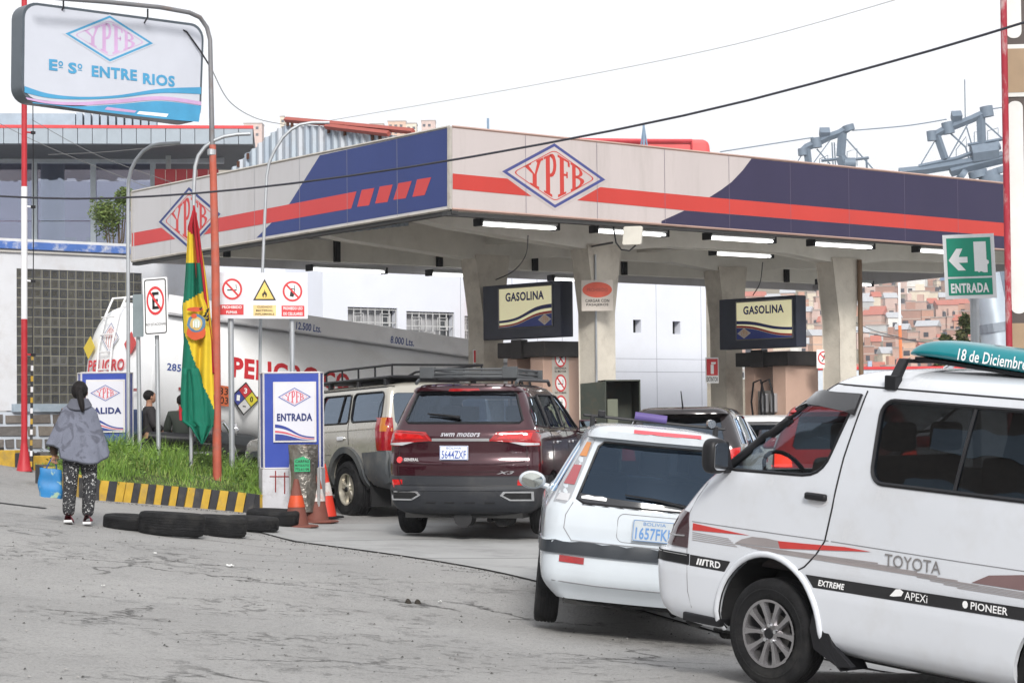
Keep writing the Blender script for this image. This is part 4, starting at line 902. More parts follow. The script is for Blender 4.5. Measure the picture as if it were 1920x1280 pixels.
# ================================================================ GROUND
def terr():
    xs = [-400, -200, -90, -45, -30]+[-20+.5*i for i in range(81)]+[26, 40, 80, 160, 320]
    ys = [-60, -30, -15, -5]+[.5*i for i in range(121)]+[64, 72, 84, 100, 130, 180, 260, 380, 600, 1000, 2500, 5000]
    nx = len(xs); vs = [GP(x, y) for y in ys for x in xs]
    me = MB().M(asphalt()); me.add(vs, [(j*nx+i, j*nx+i+1, (j+1)*nx+i+1, (j+1)*nx+i) for j in range(len(ys)-1) for i in range(nx-1)])
    tag(me.build('ground', smooth=60), kind='structure')
terr()
# concrete forecourt laid as separate slabs
CSLAB = mat('forecourt_concrete', (.33, .33, .325), .8, var=.1, sc=.8, bump=.25, bsc=50, dirt=.6, dcol=(.15, .148, .145), dsc=1.1)
fc = tag(thing('forecourt', None, None), kind='structure')
E0 = V((-2.35, 25.2, 0)); ED = (V((.75, 20.1, 0))-E0).normalized(); EN = V((-ED.y, ED.x, 0)).normalized()
if EN.y < 0: EN = -EN
for i in range(-1, 9):
    for j in range(0, 5):
        a0, a1 = i*2.9-.2, (i+1)*2.9-.2; b0, b1 = j*4.2, (j+1)*4.2; g_ = .016; P = []
        n = 8
        if i*2.9 < -.1 and j > 0: continue
        mb = MB().M(CSLAB)
        def fn(u, v, a0=a0+g_, a1=a1-g_, b0=b0+g_, b1=b1-g_):
            q = E0+ED*(a0+(a1-a0)*u)+EN*(b0+(b1-b0)*v); return GP(q.x, q.y, .014)
        mb.grid(fn, 7, 10)
        vs = mb.v; w_ = 8
        c = [vs[0], vs[7], vs[-1], vs[-8]]
        mb.build('slab', fc, smooth=60)
        jb = MB().M(mat('joint_filler', (.04, .038, .036), .9)); jb.grid(lambda u, v, a0=i*2.9-.2, a1=(i+1)*2.9-.2, b0=b0, b1=b1: (lambda q: GP(q.x, q.y, .006))(E0+ED*(a0+(a1-a0)*u)+EN*(b0+(b1-b0)*v)), 7, 10); jb.build('joint', fc)
# stains, litter and stones on the street
LIT = mat('litter_paper', (.7, .7, .68), .8)
for px, py, k in ((433, 1063, 0), (290, 1039, 1), (195, 1102, 1), (825, 1131, 1)):
    P = ground_at(px, py); s_ = (.035, .018, .09)[k]; mb = MB().M(LIT); a = R.random()*3
    def fn(u, v): 
        x = (u-.5)*s_*2.2; y = (v-.5)*s_*1.6; q = P+V((math.cos(a)*x-math.sin(a)*y, math.sin(a)*x+math.cos(a)*y, 0)); return GP(q.x, q.y, .012+.015*R.random())
    mb.grid(fn, 4, 3); tag(mb.build('litter', smooth=30), 'scrap of pale paper on the asphalt, '+{433: 'largest and mid street', 290: 'small, nearest the old tyres', 195: 'small, furthest left', 825: 'small, beside the dark clods'}[px], 'litter', 'paper scraps on the street')
for px, py in ((766, 1131), (784, 1132)):
    P = ground_at(px, py); mb = MB().M(mat('clod', (.03, .025, .02), .95))
    b = bmesh.new(); bmesh.ops.create_icosphere(b, subdivisions=2, radius=.035)
    for v in b.verts: v.co *= .7+.6*noise.noise(v.co*30+P)
    mb.add([v.co+P+V((0, 0, .015)) for v in b.verts], [[v.index for v in f.verts] for f in b.faces]); b.free()
    tag(mb.build('clod', smooth=60), 'small dark clod of dirt lying on the asphalt, '+('left' if px < 775 else 'right')+' one of a close pair', 'clod', 'clods on the street')

gm_ = [mat('grit_%d' % i, c_, .9) for i, c_ in enumerate(((.07, .068, .065), (.15, .145, .14), (.30, .29, .28)))]; mb = MB(); rg2 = random.Random(5)
for k in range(2600):
    if k % 3: x, y = rg2.uniform(-5, 3), rg2.uniform(11.5, 25)
    else: q_ = E0+ED*rg2.uniform(-1, 7)+EN*rg2.gauss(-.12, .16); x, y = q_.x, q_.y
    if k % 5 == 0: x, y = -5.3+rg2.random()*2, 0; y = 28.25+(x+5.3)*.58-abs(rg2.gauss(0, .12))
    r_ = rg2.choice((.004, .006, .008, .013)); p = GP(x, y, r_*.3); P_ = [p+V((rg2.uniform(.6, 1.2)*r_*dx, rg2.uniform(.6, 1.2)*r_*dy, 0)) for dx, dy in ((1, 0), (0, 1), (-1, 0), (0, -1))]+[p+V((0, 0, r_*rg2.uniform(.5, .9)))]
    mb.M(rg2.choice(gm_)).add(P_, [(0, 1, 4), (1, 2, 4), (2, 3, 4), (3, 0, 4)])
tag(mb.build('grit'), 'loose grit and small stones scattered over the asphalt street', 'grit', kind='stuff')
# ================================================================ CANOPY
CB = at(845, 392, 32.5)
FL = Fr(CB, -UD); FR_ = Fr(CB, VD)
cnp = thing('fuel_canopy', 'large fuel station canopy with white, blue and red striped fascia on concrete columns', 'canopy', (CB.x, CB.y, G(CB.x, CB.y)))
def cz(u): return CB.z-.03*u
def CP(u, v, z): q = CB+UD*u+VD*v; return V((q.x, q.y, z))
FW = mat('fascia_white', (.46, .45, .46), .5, var=.06, sc=.7, dirt=.55, dcol=(.33, .31, .29), dsc=1.6, stretch=(1, 1, .14))
FW2 = mat('fascia_white_right', (.47, .42, .41), .5, var=.06, sc=.7, dirt=.6, dcol=(.33, .30, .28), dsc=1.6, stretch=(1, 1, .14))  # right fascia: a pinker white than the left one
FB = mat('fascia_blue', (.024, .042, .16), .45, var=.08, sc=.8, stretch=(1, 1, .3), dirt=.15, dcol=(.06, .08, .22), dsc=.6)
FB2 = mat('fascia_navy_right', (.024, .019, .055), .45, var=.08, sc=.8, stretch=(1, 1, .3), dirt=.15, dcol=(.07, .06, .09), dsc=.6)  # right fascia print: darker and more purple than the left blue
FRD = mat('fascia_red', (.50, .05, .05), .5, var=.07, sc=.8, stretch=(1, 1, .3))
FRD2 = mat('fascia_red_b', (.46, .04, .03), .5, var=.07, sc=.8, stretch=(1, 1, .3))
TRIM = mat('fascia_trim', (.45, .42, .38), .6, .3, dirt=.5, dcol=(.2, .15, .1), dsc=4)
def U(F, pts): return [F.uv(x, y) for x, y in pts]
# left fascia
L4 = U(FL, [(247, 490), (843, 392), (843, 237.5), (247, 360)])
fl = WB().M(FW).fprism(FL, L4, -.10, 0).build('fascia', cnp, bev=0)
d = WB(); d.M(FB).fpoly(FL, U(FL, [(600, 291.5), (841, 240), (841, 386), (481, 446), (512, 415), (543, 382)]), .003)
d.M(FRD).fpoly(FL, U(FL, [(248, 437), (303, 427), (329, 448), (248, 462)]), .004); d.fpoly(FL, U(FL, [(381, 440), (408, 409), (669, 359), (659, 391)]), .005)
for q in ([(1195, 625), (1290, 610), (1250, 740), (1160, 752)], [(1330, 600), (1427, 585), (1388, 715), (1295, 727)], [(1470, 575), (1570, 558), (1525, 687), (1432, 699)], [(1610, 547), (1716, 530), (1667, 663), (1575, 677)]):
    d.fpoly(FL, U(FL, [(380+x/4, 200+y/4) for x, y in q]), .005)
d.build('stripe_print', fl)
d = WB(); c = FL.uv(355, 409); a = FL.uv(299, 417); b = FL.uv(354, 351); emblem(d, FL, c[0], c[1], (c[0]-a[0])*1.02, b[1]-c[1], FB, FRD, FW, .006); d.build('emblem', fl)
d = WB().M(TRIM)
for p, q in ((0, 1), (3, 2)): d.tube([FL.p(*L4[p], .0), FL.p(*L4[q], .0)], .022, 4)
d.tube([FL.p(*L4[1], .0), FL.p(*L4[2], .0)], .035, 4); d.tube([FL.p(*L4[0], .0), FL.p(*L4[3], .0)], .02, 4)
a0 = L4[0][0]
d.build('trim', fl)
d = WB().M(mat('panel_joint', (.25, .25, .28), .7))
for i in range(1, 7):
    a = a0*(1-i/7); k = (a-L4[0][0])/(L4[1][0]-L4[0][0]); zb = L4[0][1]+(L4[1][1]-L4[0][1])*k; zt = L4[3][1]+(L4[2][1]-L4[3][1])*k
    d.fpoly(FL, [(a-.004, zb), (a+.004, zb), (a+.004, zt), (a-.004, zt)], .0065)
d.build('panel_joint', fl)
# right fascia
p0 = U(FR_, [(848, 392), (1880, 468), (1880, 343.5), (848, 237.5)]); VL = 17.0
def ext(pa, pb, a=VL): k = (a-pa[0])/(pb[0]-pa[0]); return (a, pa[1]+(pb[1]-pa[1])*k)
R4 = [p0[0], ext(p0[0], p0[1]), ext(p0[3], p0[2]), p0[3]]
fr = WB().M(FW2).fprism(FR_, R4, -.10, 0).build('fascia', cnp)
rt, rb = FR_.uv(1880, 418), FR_.uv(1880, 443)
d = WB(); A = U(FR_, [(1409, 297.5), (1880, 345)]); B = U(FR_, [(1880, 418), (1330, 370), (1352, 356), (1372, 341), (1392, 320)])
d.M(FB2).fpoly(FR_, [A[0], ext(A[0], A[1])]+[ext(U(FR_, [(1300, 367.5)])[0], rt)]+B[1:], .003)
A = U(FR_, [(1283, 395), (1240, 414.5), (1262, 405)]); bt = [FR_.uv(1240, 419), FR_.uv(1880, 466)]
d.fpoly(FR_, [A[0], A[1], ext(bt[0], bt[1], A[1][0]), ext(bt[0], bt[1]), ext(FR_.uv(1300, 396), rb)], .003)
d.M(FRD2).fpoly(FR_, U(FR_, [(848.5, 325.5), (951, 335), (996, 368), (848.5, 354.5)]), .005)
A = U(FR_, [(1082, 375.5), (1125, 351), (1300, 367.5), (1300, 396)]); d.fpoly(FR_, [A[0], A[1], A[2], ext(A[2], rt), ext(A[3], rb), A[3]], .005)
d.build('stripe_print', fr)
d = WB(); c = FR_.uv(1039.5, 329.5); a = FR_.uv(941, 319.6); b = FR_.uv(1135, 338.5); t = FR_.uv(1040, 269); emblem(d, FR_, c[0], c[1], (b[0]-a[0])/2, t[1]-c[1], mat('emblem_blue', (.05, .06, .2), .5), FRD2, FW2, .007); d.build('emblem', fr)
d = WB().M(mat('pink_trim', (.45, .30, .25), .5, .2, dirt=.4))
for p, q in ((0, 1), (3, 2)): d.tube([FR_.p(*R4[p], .0), FR_.p(*R4[q], .0)], .02, 4)
d.build('trim', fr)
d = WB().M(mat('panel_joint_b', (.14, .12, .16), .7))
for i in range(1, 12):
    a = VL*i/12; k = (a-R4[0][0])/(R4[1][0]-R4[0][0]); zb = R4[0][1]+(R4[1][1]-R4[0][1])*k; zt = R4[3][1]+(R4[2][1]-R4[3][1])*k
    d.fpoly(FR_, [(a-.004, zb), (a+.004, zb), (a+.004, zt), (a-.004, zt)], .0065)
d.build('panel_joint', fr)
# back and far fascia
UL = 8.5
for nm, A, B in (('fascia', (UL, 0), (UL, VL)), ('fascia', (0, VL), (UL, VL))):
    P = [CP(*A, cz(A[0])-.02), CP(*B, cz(B[0])-.02), CP(*B, cz(B[0])+1.1), CP(*A, cz(A[0])+1.1)]
    n_ = (P[1]-P[0]).cross(V((0, 0, 1))).normalized()*.1
    WB().M(FW).add(P+[p+n_ for p in P], [(0, 1, 2, 3), (4, 5, 6, 7), (0, 1, 5, 4), (2, 3, 7, 6), (0, 3, 7, 4), (1, 2, 6, 5)]).build(nm, cnp)
# ceiling panels and beams
CEIL = mat('canopy_ceiling', (.48, .46, .42), .7, var=.1, sc=1.2, dirt=.4, dcol=(.22, .19, .15), dsc=1.2)
BEAM = mat('painted_concrete', (.66, .64, .58), .75, var=.08, sc=1.5, bump=.15, bsc=25, dirt=.3, dcol=(.28, .25, .2), dsc=1)
def slabuv(mb, u0, u1, v0, v1, z0, z1):
    mb.add([CP(u, v, z) for z in (z0, z1) for v in (v0, v1) for u in (u0, u1)], [(0, 2, 3, 1), (4, 5, 7, 6), (0, 1, 5, 4), (2, 6, 7, 3), (0, 4, 6, 2), (1, 3, 7, 5)])
ce = WB().M(CEIL); slabuv(ce, .12, UL-.12, .12, VL-.12, 4.93, 5.0); ceo = ce.build('ceiling', cnp)
for v in [.9*i+.5 for i in range(19)]:
    m_ = WB().M(mat('ceiling_seam', (.16, .15, .13), .8)); slabuv(m_, .15, UL-.15, v-.012, v+.012, 4.918, 4.93); m_.build('ceiling_seam', ceo)
# dark edge angle under fascia
e = WB().M(mat('edge_angle', (.05, .05, .05), .7, .3)); slabuv(e, .02, .14, -.05, VL, 4.60, 4.66); e.build('edge_angle', cnp)
e = WB().M(mat('edge_angle', (.05, .05, .05), .7, .3)); e.add([CP(u, v, cz(u)-.07+k) for u in (.0, UL) for v in (.02, .14) for k in (0, .06)], [(0, 1, 3, 2), (4, 6, 7, 5), (0, 4, 5, 1), (2, 3, 7, 6), (0, 2, 6, 4), (1, 5, 7, 3)]); e.build('edge_angle', cnp)
roof = WB().M(mat('roof_sheet', (.35, .35, .36), .6, .4, dirt=.4)); slabuv(roof, .12, UL, .12, VL-.12, 5.35, 5.42); roof.build('roof', cnp)
ROWS = (1.83, 4.57, 7.3)[:2]; COLV = (4.5, 10.3)
for u in ROWS:
    prof = [(.25, 4.93), (.25, 4.80)]
    for v in COLV: prof += [(v-3.0 if v < 5 else v-1.5, 4.62 if v < 5 else 4.52), (v-.35, 4.40), (v+.35, 4.40), (v+1.5, 4.52)] if v < 16 else [(v-1.5, 4.52), (v-.35, 4.40), (v+.35, 4.40)]
    prof += [(VL-.2, 4.6), (VL-.2, 4.93)]
    n = len(prof); mb = WB().M(BEAM); mb.add([CP(u-.17, v, z) for v, z in prof]+[CP(u+.17, v, z) for v, z in prof], [tuple(range(n)), tuple(range(2*n-1, n-1, -1))]+[(i, (i+1) % n, n+(i+1) % n, n+i) for i in range(n)])
    mb.build('beam', cnp, bev=.012)
for v in COLV+(8, 13):
    mb = WB().M(BEAM); prof = [(.3, 4.93), (.3, 4.85), (1.5, 4.66), (4.9, 4.66), (8.2, 4.82), (8.2, 4.93)]; n = len(prof)
    mb.add([CP(u, v-.12, z) for u, z in prof]+[CP(u, v+.12, z) for u, z in prof], [tuple(range(n)), tuple(range(2*n-1, n-1, -1))]+[(i, (i+1) % n, n+(i+1) % n, n+i) for i in range(n)])
    mb.build('cross_beam', cnp, bev=.01)
mb = WB().M(BEAM); prof = [(.3, 4.50), (VL-.3, 4.50), (VL-.3, 4.86), (.3, 4.86)]
mb.add([CP(7.3, v, z) for v, z in prof]+[CP(7.5, v, z) for v, z in prof], [(0, 1, 2, 3), (7, 6, 5, 4), (0, 1, 5, 4), (1, 2, 6, 5), (2, 3, 7, 6), (3, 0, 4, 7)]); mb.build('beam', cnp, bev=.01)
for v in [1.1+2.3*i for i in range(7)]:
    mb = WB().M(DARK); slabuv(mb, 7.22, 7.30, v-.05, v+.05, 4.48, 4.90); mb.build('bracket', cnp)
COLM = mat('column_concrete', (.56, .52, .45), .85, var=.12, sc=2, bump=.25, bsc=25, dirt=.4, dcol=(.17, .13, .10), dsc=2.2)
for u in ROWS:
    for v in COLV:
        h = .20; q = CP(u, v, 0); zg = G(q.x, q.y)-.05
        prof = [(-h, zg), (h, zg), (h, 3.35), (h+.16, 4.46), (-h-.16, 4.46), (-h, 3.35)]
        mb = WB().M(COLM); n = 6; mb.add([CP(u-h, v+a, z) for a, z in prof]+[CP(u+h, v+a, z) for a, z in prof], [tuple(range(n)), tuple(range(2*n-1, n-1, -1))]+[(i, (i+1) % n, n+(i+1) % n, n+i) for i in range(n)])
        mb.build('column', cnp, bev=.015)
# conduit on front column and down pipe
mb = WB().M(GALV); q = CP(1.83-.22, 4.5-.22, 0); mb.tube([V((q.x, q.y, .3)), V((q.x, q.y, 4.3))], .02, 6)
q = CP(1.83-.25, 10.3+.28, 0); mb.M(mat('brown_pipe', (.16, .10, .06), .6)); mb.tube([V((q.x, q.y, .2)), V((q.x, q.y, 4.45))], .045, 8); mb.build('down_pipe', cnp, smooth=60)
# tube lights
TUBE = mat('lit_tube', (1, 1, .97), .3, emit=2.6, var=0); LBOX = mat('light_housing', (.35, .36, .36), .5, dirt=.3)
def tube_light(u0, v0, u1, v1, z, label, drop=.1):
    a, b = CP(u0, v0, z), CP(u1, v1, z); d_ = (b-a).normalized(); F = Fr(a, d_); L_ = (b-a).length
    t = thing('tube_light', label, 'light', (a+b)/2, group='lit fluorescent tube lights under the canopy')
    m = WB().M(LBOX); m.fprism(Fr(a, d_.cross(V((0, 0, 1)))), [(-.12, 0), (-.06, .07), (.06, .07), (.12, 0)], -L_, 0) if False else m.fbx(F, 0, L_, 0, .06, -.11, .11); m.build('housing', t, bev=.01)
    m = WB().M(BLACKP); m.fbx(F, -.05, 0, -.06, .05, -.09, .09); m.fbx(F, L_, L_+.05, -.06, .05, -.09, .09); m.build('end_cap', t, bev=.01) if False else None
    for s_ in (0, 1):
        m = WB().M(BLACKP); o_ = (-.06, 0) if s_ == 0 else (L_, L_+.06); m.fbx(F, o_[0], o_[1], -.07, .05, -.09, .09); m.build('end_cap', t, bev=.01)
    for c in (-.05, .05):
        m = WB().M(TUBE).tube([F.p(.01, -.035, c), F.p(L_-.01, -.035, c)], .022, 8); m.build('tube', t, smooth=60)
k = ['nearest the canopy corner', 'beside the white box aerial', 'between the two fuel signs', 'just left of the right-hand column', 'nearest the green entry sign', 'at the far right end']
vs_ = (1.0, 3.3, 5.75, 8.2, 10.9, 13.5)
for i, v in enumerate(vs_): tube_light(.55, v, .55, v+1.45, 4.60, 'lit tube light under the front fascia, '+k[i])
for (u, v, u2, v2, t_) in ((7.9, 3.3, 7.9, 4.9, 'lit tube light at the back eave left of the first column'), (3.2, 8.6, 3.2, 10, 'lit tube light mid canopy above the right fuel sign'), (7.9, 9.0, 7.9, 10.5, 'lit tube light at the back eave behind the right fuel sign'), (6.0, 14.5, 6.0, 16.0, 'lit tube light deep under the canopy left of the green entry sign'), (7.9, 6.0, 7.9, 7.5, 'lit tube light at the back eave behind the middle columns')):
    tube_light(u, v, u2, v2, 4.62 if u < 5 else 4.42, t_)
# white box aerial on a bracket
q = at(1186, 442, 34.6); F = Fr(q, (1, -.25, 0), (.08, 0, 1)); t = thing('panel_antenna', 'cream rounded panel antenna on a black arm under the canopy fascia', 'antenna', q)
d = WB().M(mat('cream_plastic', (.55, .53, .47), .5)); d.fprism(F, rrect(-.15, .15, -.145, .145, .03), -.05, .03); d.build('panel', t, bev=.01)
d = WB().M(BLACKP).tube([at(1148, 455, 34.8), at(1110, 462, 36.4), at(1096, 470, 36.7), at(1095, 520, 36.75)], .018, 6); d.build('arm', t, smooth=60)
d = WB().M(BLACKP).tube([at(1150, 425, 34.6), at(1155, 455, 34.6), at(1165, 468, 34.6), at(1180, 470, 34.6), at(1192, 460, 34.6)], .014, 6); d.build('cable', t, smooth=60)
# ---------------------------------------------------------------- lit fuel signs
CREAM = mat('lit_cream_face', (.78, .73, .46), .35, emit=.35, var=.03)
def gas_sign(px0, px1, Y0, qd, label, flip):
    F = Fr(at(px0[0], px0[1], Y0), -UD)
    a1 = F.uv(*px1)[0]; z0, z1 = F.uv(*px0)[1], F.uv(px0[0], px0[2] if len(px0) > 2 else px0[1])[1]
    top = F.uv(px0[0], qd[0])[1]; bot = F.uv(px0[0], qd[1])[1]
    t = thing('fuel_sign', label, 'sign', F.p(a1/2, bot, 0), group='dark framed fuel price signs on the columns')
    fm = mat('sign_case', (.018, .022, .04), .35, var=.15)
    c = WB().M(fm).fbx(F, 0, a1, bot, top, -.28, 0).build('case', t, bev=.012)
    I = [F.uv(*q) for q in qd[2]]; x0 = sum(q[0] for q in (I[0], I[3]))/2; x1 = (I[1][0]+I[2][0])/2; y1 = (I[0][1]+I[1][1])/2; y0 = (I[2][1]+I[3][1])/2
    WB().M(CREAM).fbx(F, x0, x1, y0, y1, 0, .006).build('lit_face', t)
    d = WB().M(mat('grey_frame', (.2, .2, .2), .4, .6)); 
    for a, b in (((x0, y0), (x1, y0)), ((x0, y1), (x1, y1)), ((x0, y0), (x0, y1)), ((x1, y0), (x1, y1))): d.tube([F.p(*a, .008), F.p(*b, .008)], .012, 4)
    d.build('frame', t)
    w_ = x1-x0; h = y1-y0; d = WB()
    text(d, F, 'GASOLINA', x0+.13*w_, y0+.66*h, .72*w_, .22*h, NAVY, .035, .010)
    def cv(o, amp): 
        if not flip: return lambda a: y0+h*(o+amp*(1/(1+math.exp(-8*((a-x0)/w_-.52)))))
        return lambda a: y0+h*(o+amp*(1-1/(1+math.exp(-7*((a-x0)/w_-.5)))))
    lo = lambda a: y0+.002
    if not flip: B = ((.17, .34, .10, .30), (.03, .32, -.03, .30)); lm = .0
    d.M(NAVY); band(d, F, x0+.004, x1-.004, cv(.13, .32) if not flip else cv(.20, .22), cv(.19, .36) if not flip else cv(.27, .24), .009)
    d.M(mat('dark_red_print', (.35, .02, .02), .4)); band(d, F, x0+.004, x1-.004, cv(.03, .29) if not flip else cv(.05, .28), cv(.07, .31) if not flip else cv(.10, .29), .009)
    d.M(mat('sign_blue', (.03, .05, .25), .4)); band(d, F, x0+.004, x1-.004, lo, cv(.025, .29) if not flip else cv(.045, .28), .0085)
    ex = x0+w_*(.86 if not flip else .14); d2 = mat('emblem_gold', (.6, .3, .12), .5); emblem(d, F, ex, y0+.17*h, w_*.115, h*.13, mat('emblem_white', (.6, .55, .5), .5), d2, mat('emblem_white', (.6, .55, .5), .5), .012)
    d.build('lettering', t); return F
gas_sign((905, 537), (1051, 518), 38.3, (537, 638, [(936, 545), (1036, 530), (1036, 608), (936, 619)]), 'lit GASOLINA sign on the left pair of columns above the pink pump', False)
gas_sign((1348, 562), (1492, 550), 41.2, (562, 656, [(1380, 568), (1486, 559), (1487, 630), (1382, 640)]), 'lit GASOLINA sign on the right pair of columns, its wave high at left', True)
# ---------------------------------------------------------------- fuel pumps
PINK = mat('pump_pink', (.50, .34, .27), .5, var=.06, dirt=.3, dcol=(.25, .17, .12))
def pump(px, py_top, Y, wu, wv, label, signs):
    o = at(px, py_top, Y); zg = G(o.x, o.y); t = thing('fuel_pump', label, 'fuel pump', (o.x, o.y, zg), group='fuel pumps under the canopy')
    FLp = Fr(V((o.x, o.y, zg)), -UD); h = o.z-zg   # face toward left camera, corner at right end
    FRp = Fr(V((o.x, o.y, zg)), VD)
    def box(mb, u0, u1, v0, v1, z0, z1): mb.add([V((o.x, o.y, zg))+UD*u+VD*v+V((0, 0, z)) for z in (z0, z1) for v in (v0, v1) for u in (u0, u1)], [(0, 2, 3, 1), (4, 5, 7, 6), (0, 1, 5, 4), (2, 6, 7, 3), (0, 4, 6, 2), (1, 3, 7, 5)]); return mb
    box(WB().M(CONC), -.3, wu+.3, -.3, wv+.3, 0, .15).build('plinth', t, bev=.02)
    box(WB().M(PINK), 0, .32, 0, wv, .15, h-.28).build('side_column', t, bev=.012)
    box(WB().M(PINK), wu-.25, wu, .05, wv-.05, .15, h-.28).build('side_column', t, bev=.012)
    box(WB().M(PINK), .32, wu-.25, .08, wv-.08, .15, 1.25).build('cabinet', t, bev=.012)
    box(WB().M(mat('pump_grey', (.22, .21, .2), .5)), .32, wu-.25, .12, wv-.12, 1.25, 1.9).build('display', t, bev=.01)
    box(WB().M(mat('pump_hood', (.025, .022, .022), .5, dirt=.3)), -.10, wu+.12, -.06, wv+.06, h-.28, h-.02).build('hood', t, bev=.015)
    box(WB().M(mat('pump_hood', (.025, .022, .022), .5, dirt=.3)), wu*.45, wu*.72, -.10, .05, h-.30, h+.02).build('hood_lamp', t, bev=.01)
    for k in (.42, .62):
        p0_ = FLp.p(-wu*k, 1.5, .1); d = WB().M(BLACKP).tube([FLp.p(-wu*k, 1.0, .12), FLp.p(-wu*k-.05, 1.7, .16), FLp.p(-wu*k, 2.05, .15), FLp.p(-wu*k+.16, 2.1, .14), FLp.p(-wu*k+.24, 1.8, .12), FLp.p(-wu*k+.22, 1.3, .1)], .02, 6)
        d.build('hose', t, smooth=60)
        d = WB().M(mat('nozzle_grey', (.45, .46, .48), .4, .5)); d.fbx(FLp, -wu*k+.14, -wu*k+.24, 1.5, 1.85, .0, .1); d.build('nozzle', t, bev=.02)
    if signs:
        sx0, sx1 = FRp.uv(1035, 700)[0], FRp.uv(1066, 700)[0]
        def z_(py): return FRp.uv(1050, py)[1]
        p = WB().M(mat('notice_grey', (.45, .42, .38), .6)).fbx(FRp, sx0, sx1, z_(800), z_(655), 0, .006).build('notice', t)
        for py, kd, a, b in ((672, 'key', 'DETENGA', 'EL MOTOR'), (718, 'smoke', 'NO FUMAR', ''), (757, 'phone', '', '')):
            d = WB(); cx = (sx0+sx1)/2; no_symbol(d, FRp, cx, z_(py), (sx1-sx0)*.34, kd, .008, (sx1-sx0)*.40)
            w_ = sx1-sx0
            if a: text(d, FRp, a, sx0+w_*.15, z_(py+20), w_*.7, .035, BLACKI, .02, .008)
            if b: text(d, FRp, b, sx0+w_*.15, z_(py+26), w_*.7, .035, BLACKI, .02, .008)
            d.build('lettering', p)
    return FRp
pump(1018, 637, 37.2, .95, .80, 'left fuel pump, pink sides under a black hood, with a strip of warning signs', True)
pump(1473, 656, 40.6, 1.05, .85, 'right fuel pump, pink sides under a black hood, black hoses hanging beside it', False)
# ---------------------------------------------------------------- small signs on columns
def small(name, label, cat, quad, Y, ex, fn, parts=None, th=.01, face=WHITE, group=None):
    q = at(quad[0], quad[1], Y); F = Fr(q, ex)
    w_, _ = F.uv(quad[2], quad[1]); _, h = F.uv(quad[0], quad[3]); t = thing(name, label, cat, q, group=group)
    WB().M(face).fbx(F, 0, w_, h, 0, -th, 0).build('plate', t)
    d = WB(); fn(d, F, w_, -h, lambda a, b: (a*w_, h+(b)*(-h))); d.build('lettering', t); return t, F
def ext_sign(d, F, w_, h, P):
    d.M(REDP).fpoly(F, [P(.06, .30), P(.94, .30), P(.94, .95), P(.06, .95)], .002)
    d.M(WHITEI); d.fpoly(F, [P(.38, .36), P(.62, .36), P(.62, .72), P(.38, .72)], .003); d.fpoly(F, [P(.42, .74), P(.75, .74), P(.8, .82), P(.42, .82)], .003)
    text(d, F, 'EXTINTOR', *P(.06, .06), w_*.88, h*.18, BLACKI, .02, .003)
small('extinguisher_sign', 'red fire extinguisher sign on the left column beside the tank truck', 'sign', (887, 655, 907, 690), 38.6, (1, .3, 0), ext_sign)
small('extinguisher_sign', 'red EXTINTOR sign on the second column, left of the right fuel pump', 'sign', (1323, 670, 1347, 718), 41.0, (1, .4, 0), ext_sign)
def key_sign(d, F, w_, h, P): c = P(.5, .55); no_symbol(d, F, c[0], c[1], w_*.42, 'key', .003, h*.36)
small('engine_off_sign', 'square engine-off sign on the right-hand front column', 'sign', (1531, 655, 1558, 690), 40.3, (1, .3, 0), key_sign)
def proh(d, F, w_, h, P):
    c = P(.5, .68); d.M(mat('orange_red_print', (.6, .10, .06), .5)).fpoly(F, arc(c[0], c[1], w_*.47, 0, 350, 30, h*.25), .002)
    text(d, F, 'PROHIBIDO', *P(.17, .62), w_*.66, h*.12, mat('dull_red_print', (.33, .07, .05), .5), .02, .004)
    text(d, F, 'CARGAR CON', *P(.12, .28), w_*.76, h*.10, BLACKI, .02, .003); text(d, F, 'PASAJEROS', *P(.15, .14), w_*.7, h*.10, BLACKI, .02, .003)
small('notice_board', 'PROHIBIDO CARGAR CON PASAJEROS board with red oval on the front left column', 'sign', (1090, 525, 1149, 583), 36.15, (1, .02, 0), proh, face=mat('notice_cream', (.55, .50, .45), .6, dirt=.2))
# green-grey open cabinet
q = at(1134, 712, 34.8); zg = G(q.x, q.y); F = Fr(V((q.x, q.y, zg)), (1, .12, 0)); h = q.z-zg
cb = thing('metal_cabinet', 'dark green open metal cabinet standing in front of the front left column', 'cabinet', (q.x, q.y, zg)); cm = mat('cabinet_green', (.045, .052, .042), .6, .3, dirt=.5, dcol=(.12, .09, .06), dsc=4)
w2 = .54
for a0, a1, b0, b1, c0, c1 in ((0, .02, 0, h, -.7, 0), (w2, w2+.02, 0, h, -.7, 0), (0, w2+.02, h-.02, h, -.7, .01), (0, w2, 0, h, -.72, -.7), (0, w2, 0, h*.5, -.02, 0)): WB().M(cm).fbx(F, a0, a1, b0, b1, c0, c1).build('panel', cb)
WB().M(cm).add([F.p(0, 0, 0), F.p(0, h-.02, 0), F.p(-.42, h-.06, .25), F.p(-.42, 0, .25), F.p(0, 0, -.03), F.p(0, h-.02, -.03), F.p(-.42, h-.06, .22), F.p(-.42, 0, .22)], [(0, 1, 2, 3), (7, 6, 5, 4), (1, 2, 6, 5), (2, 3, 7, 6)]).build('door', cb)
WB().M(mat('switch_box', (.14, .15, .11), .6)).fbx(F, .05, .22, h*.55, h*.85, -.4, -.1).build('inner_box', cb, bev=.01)
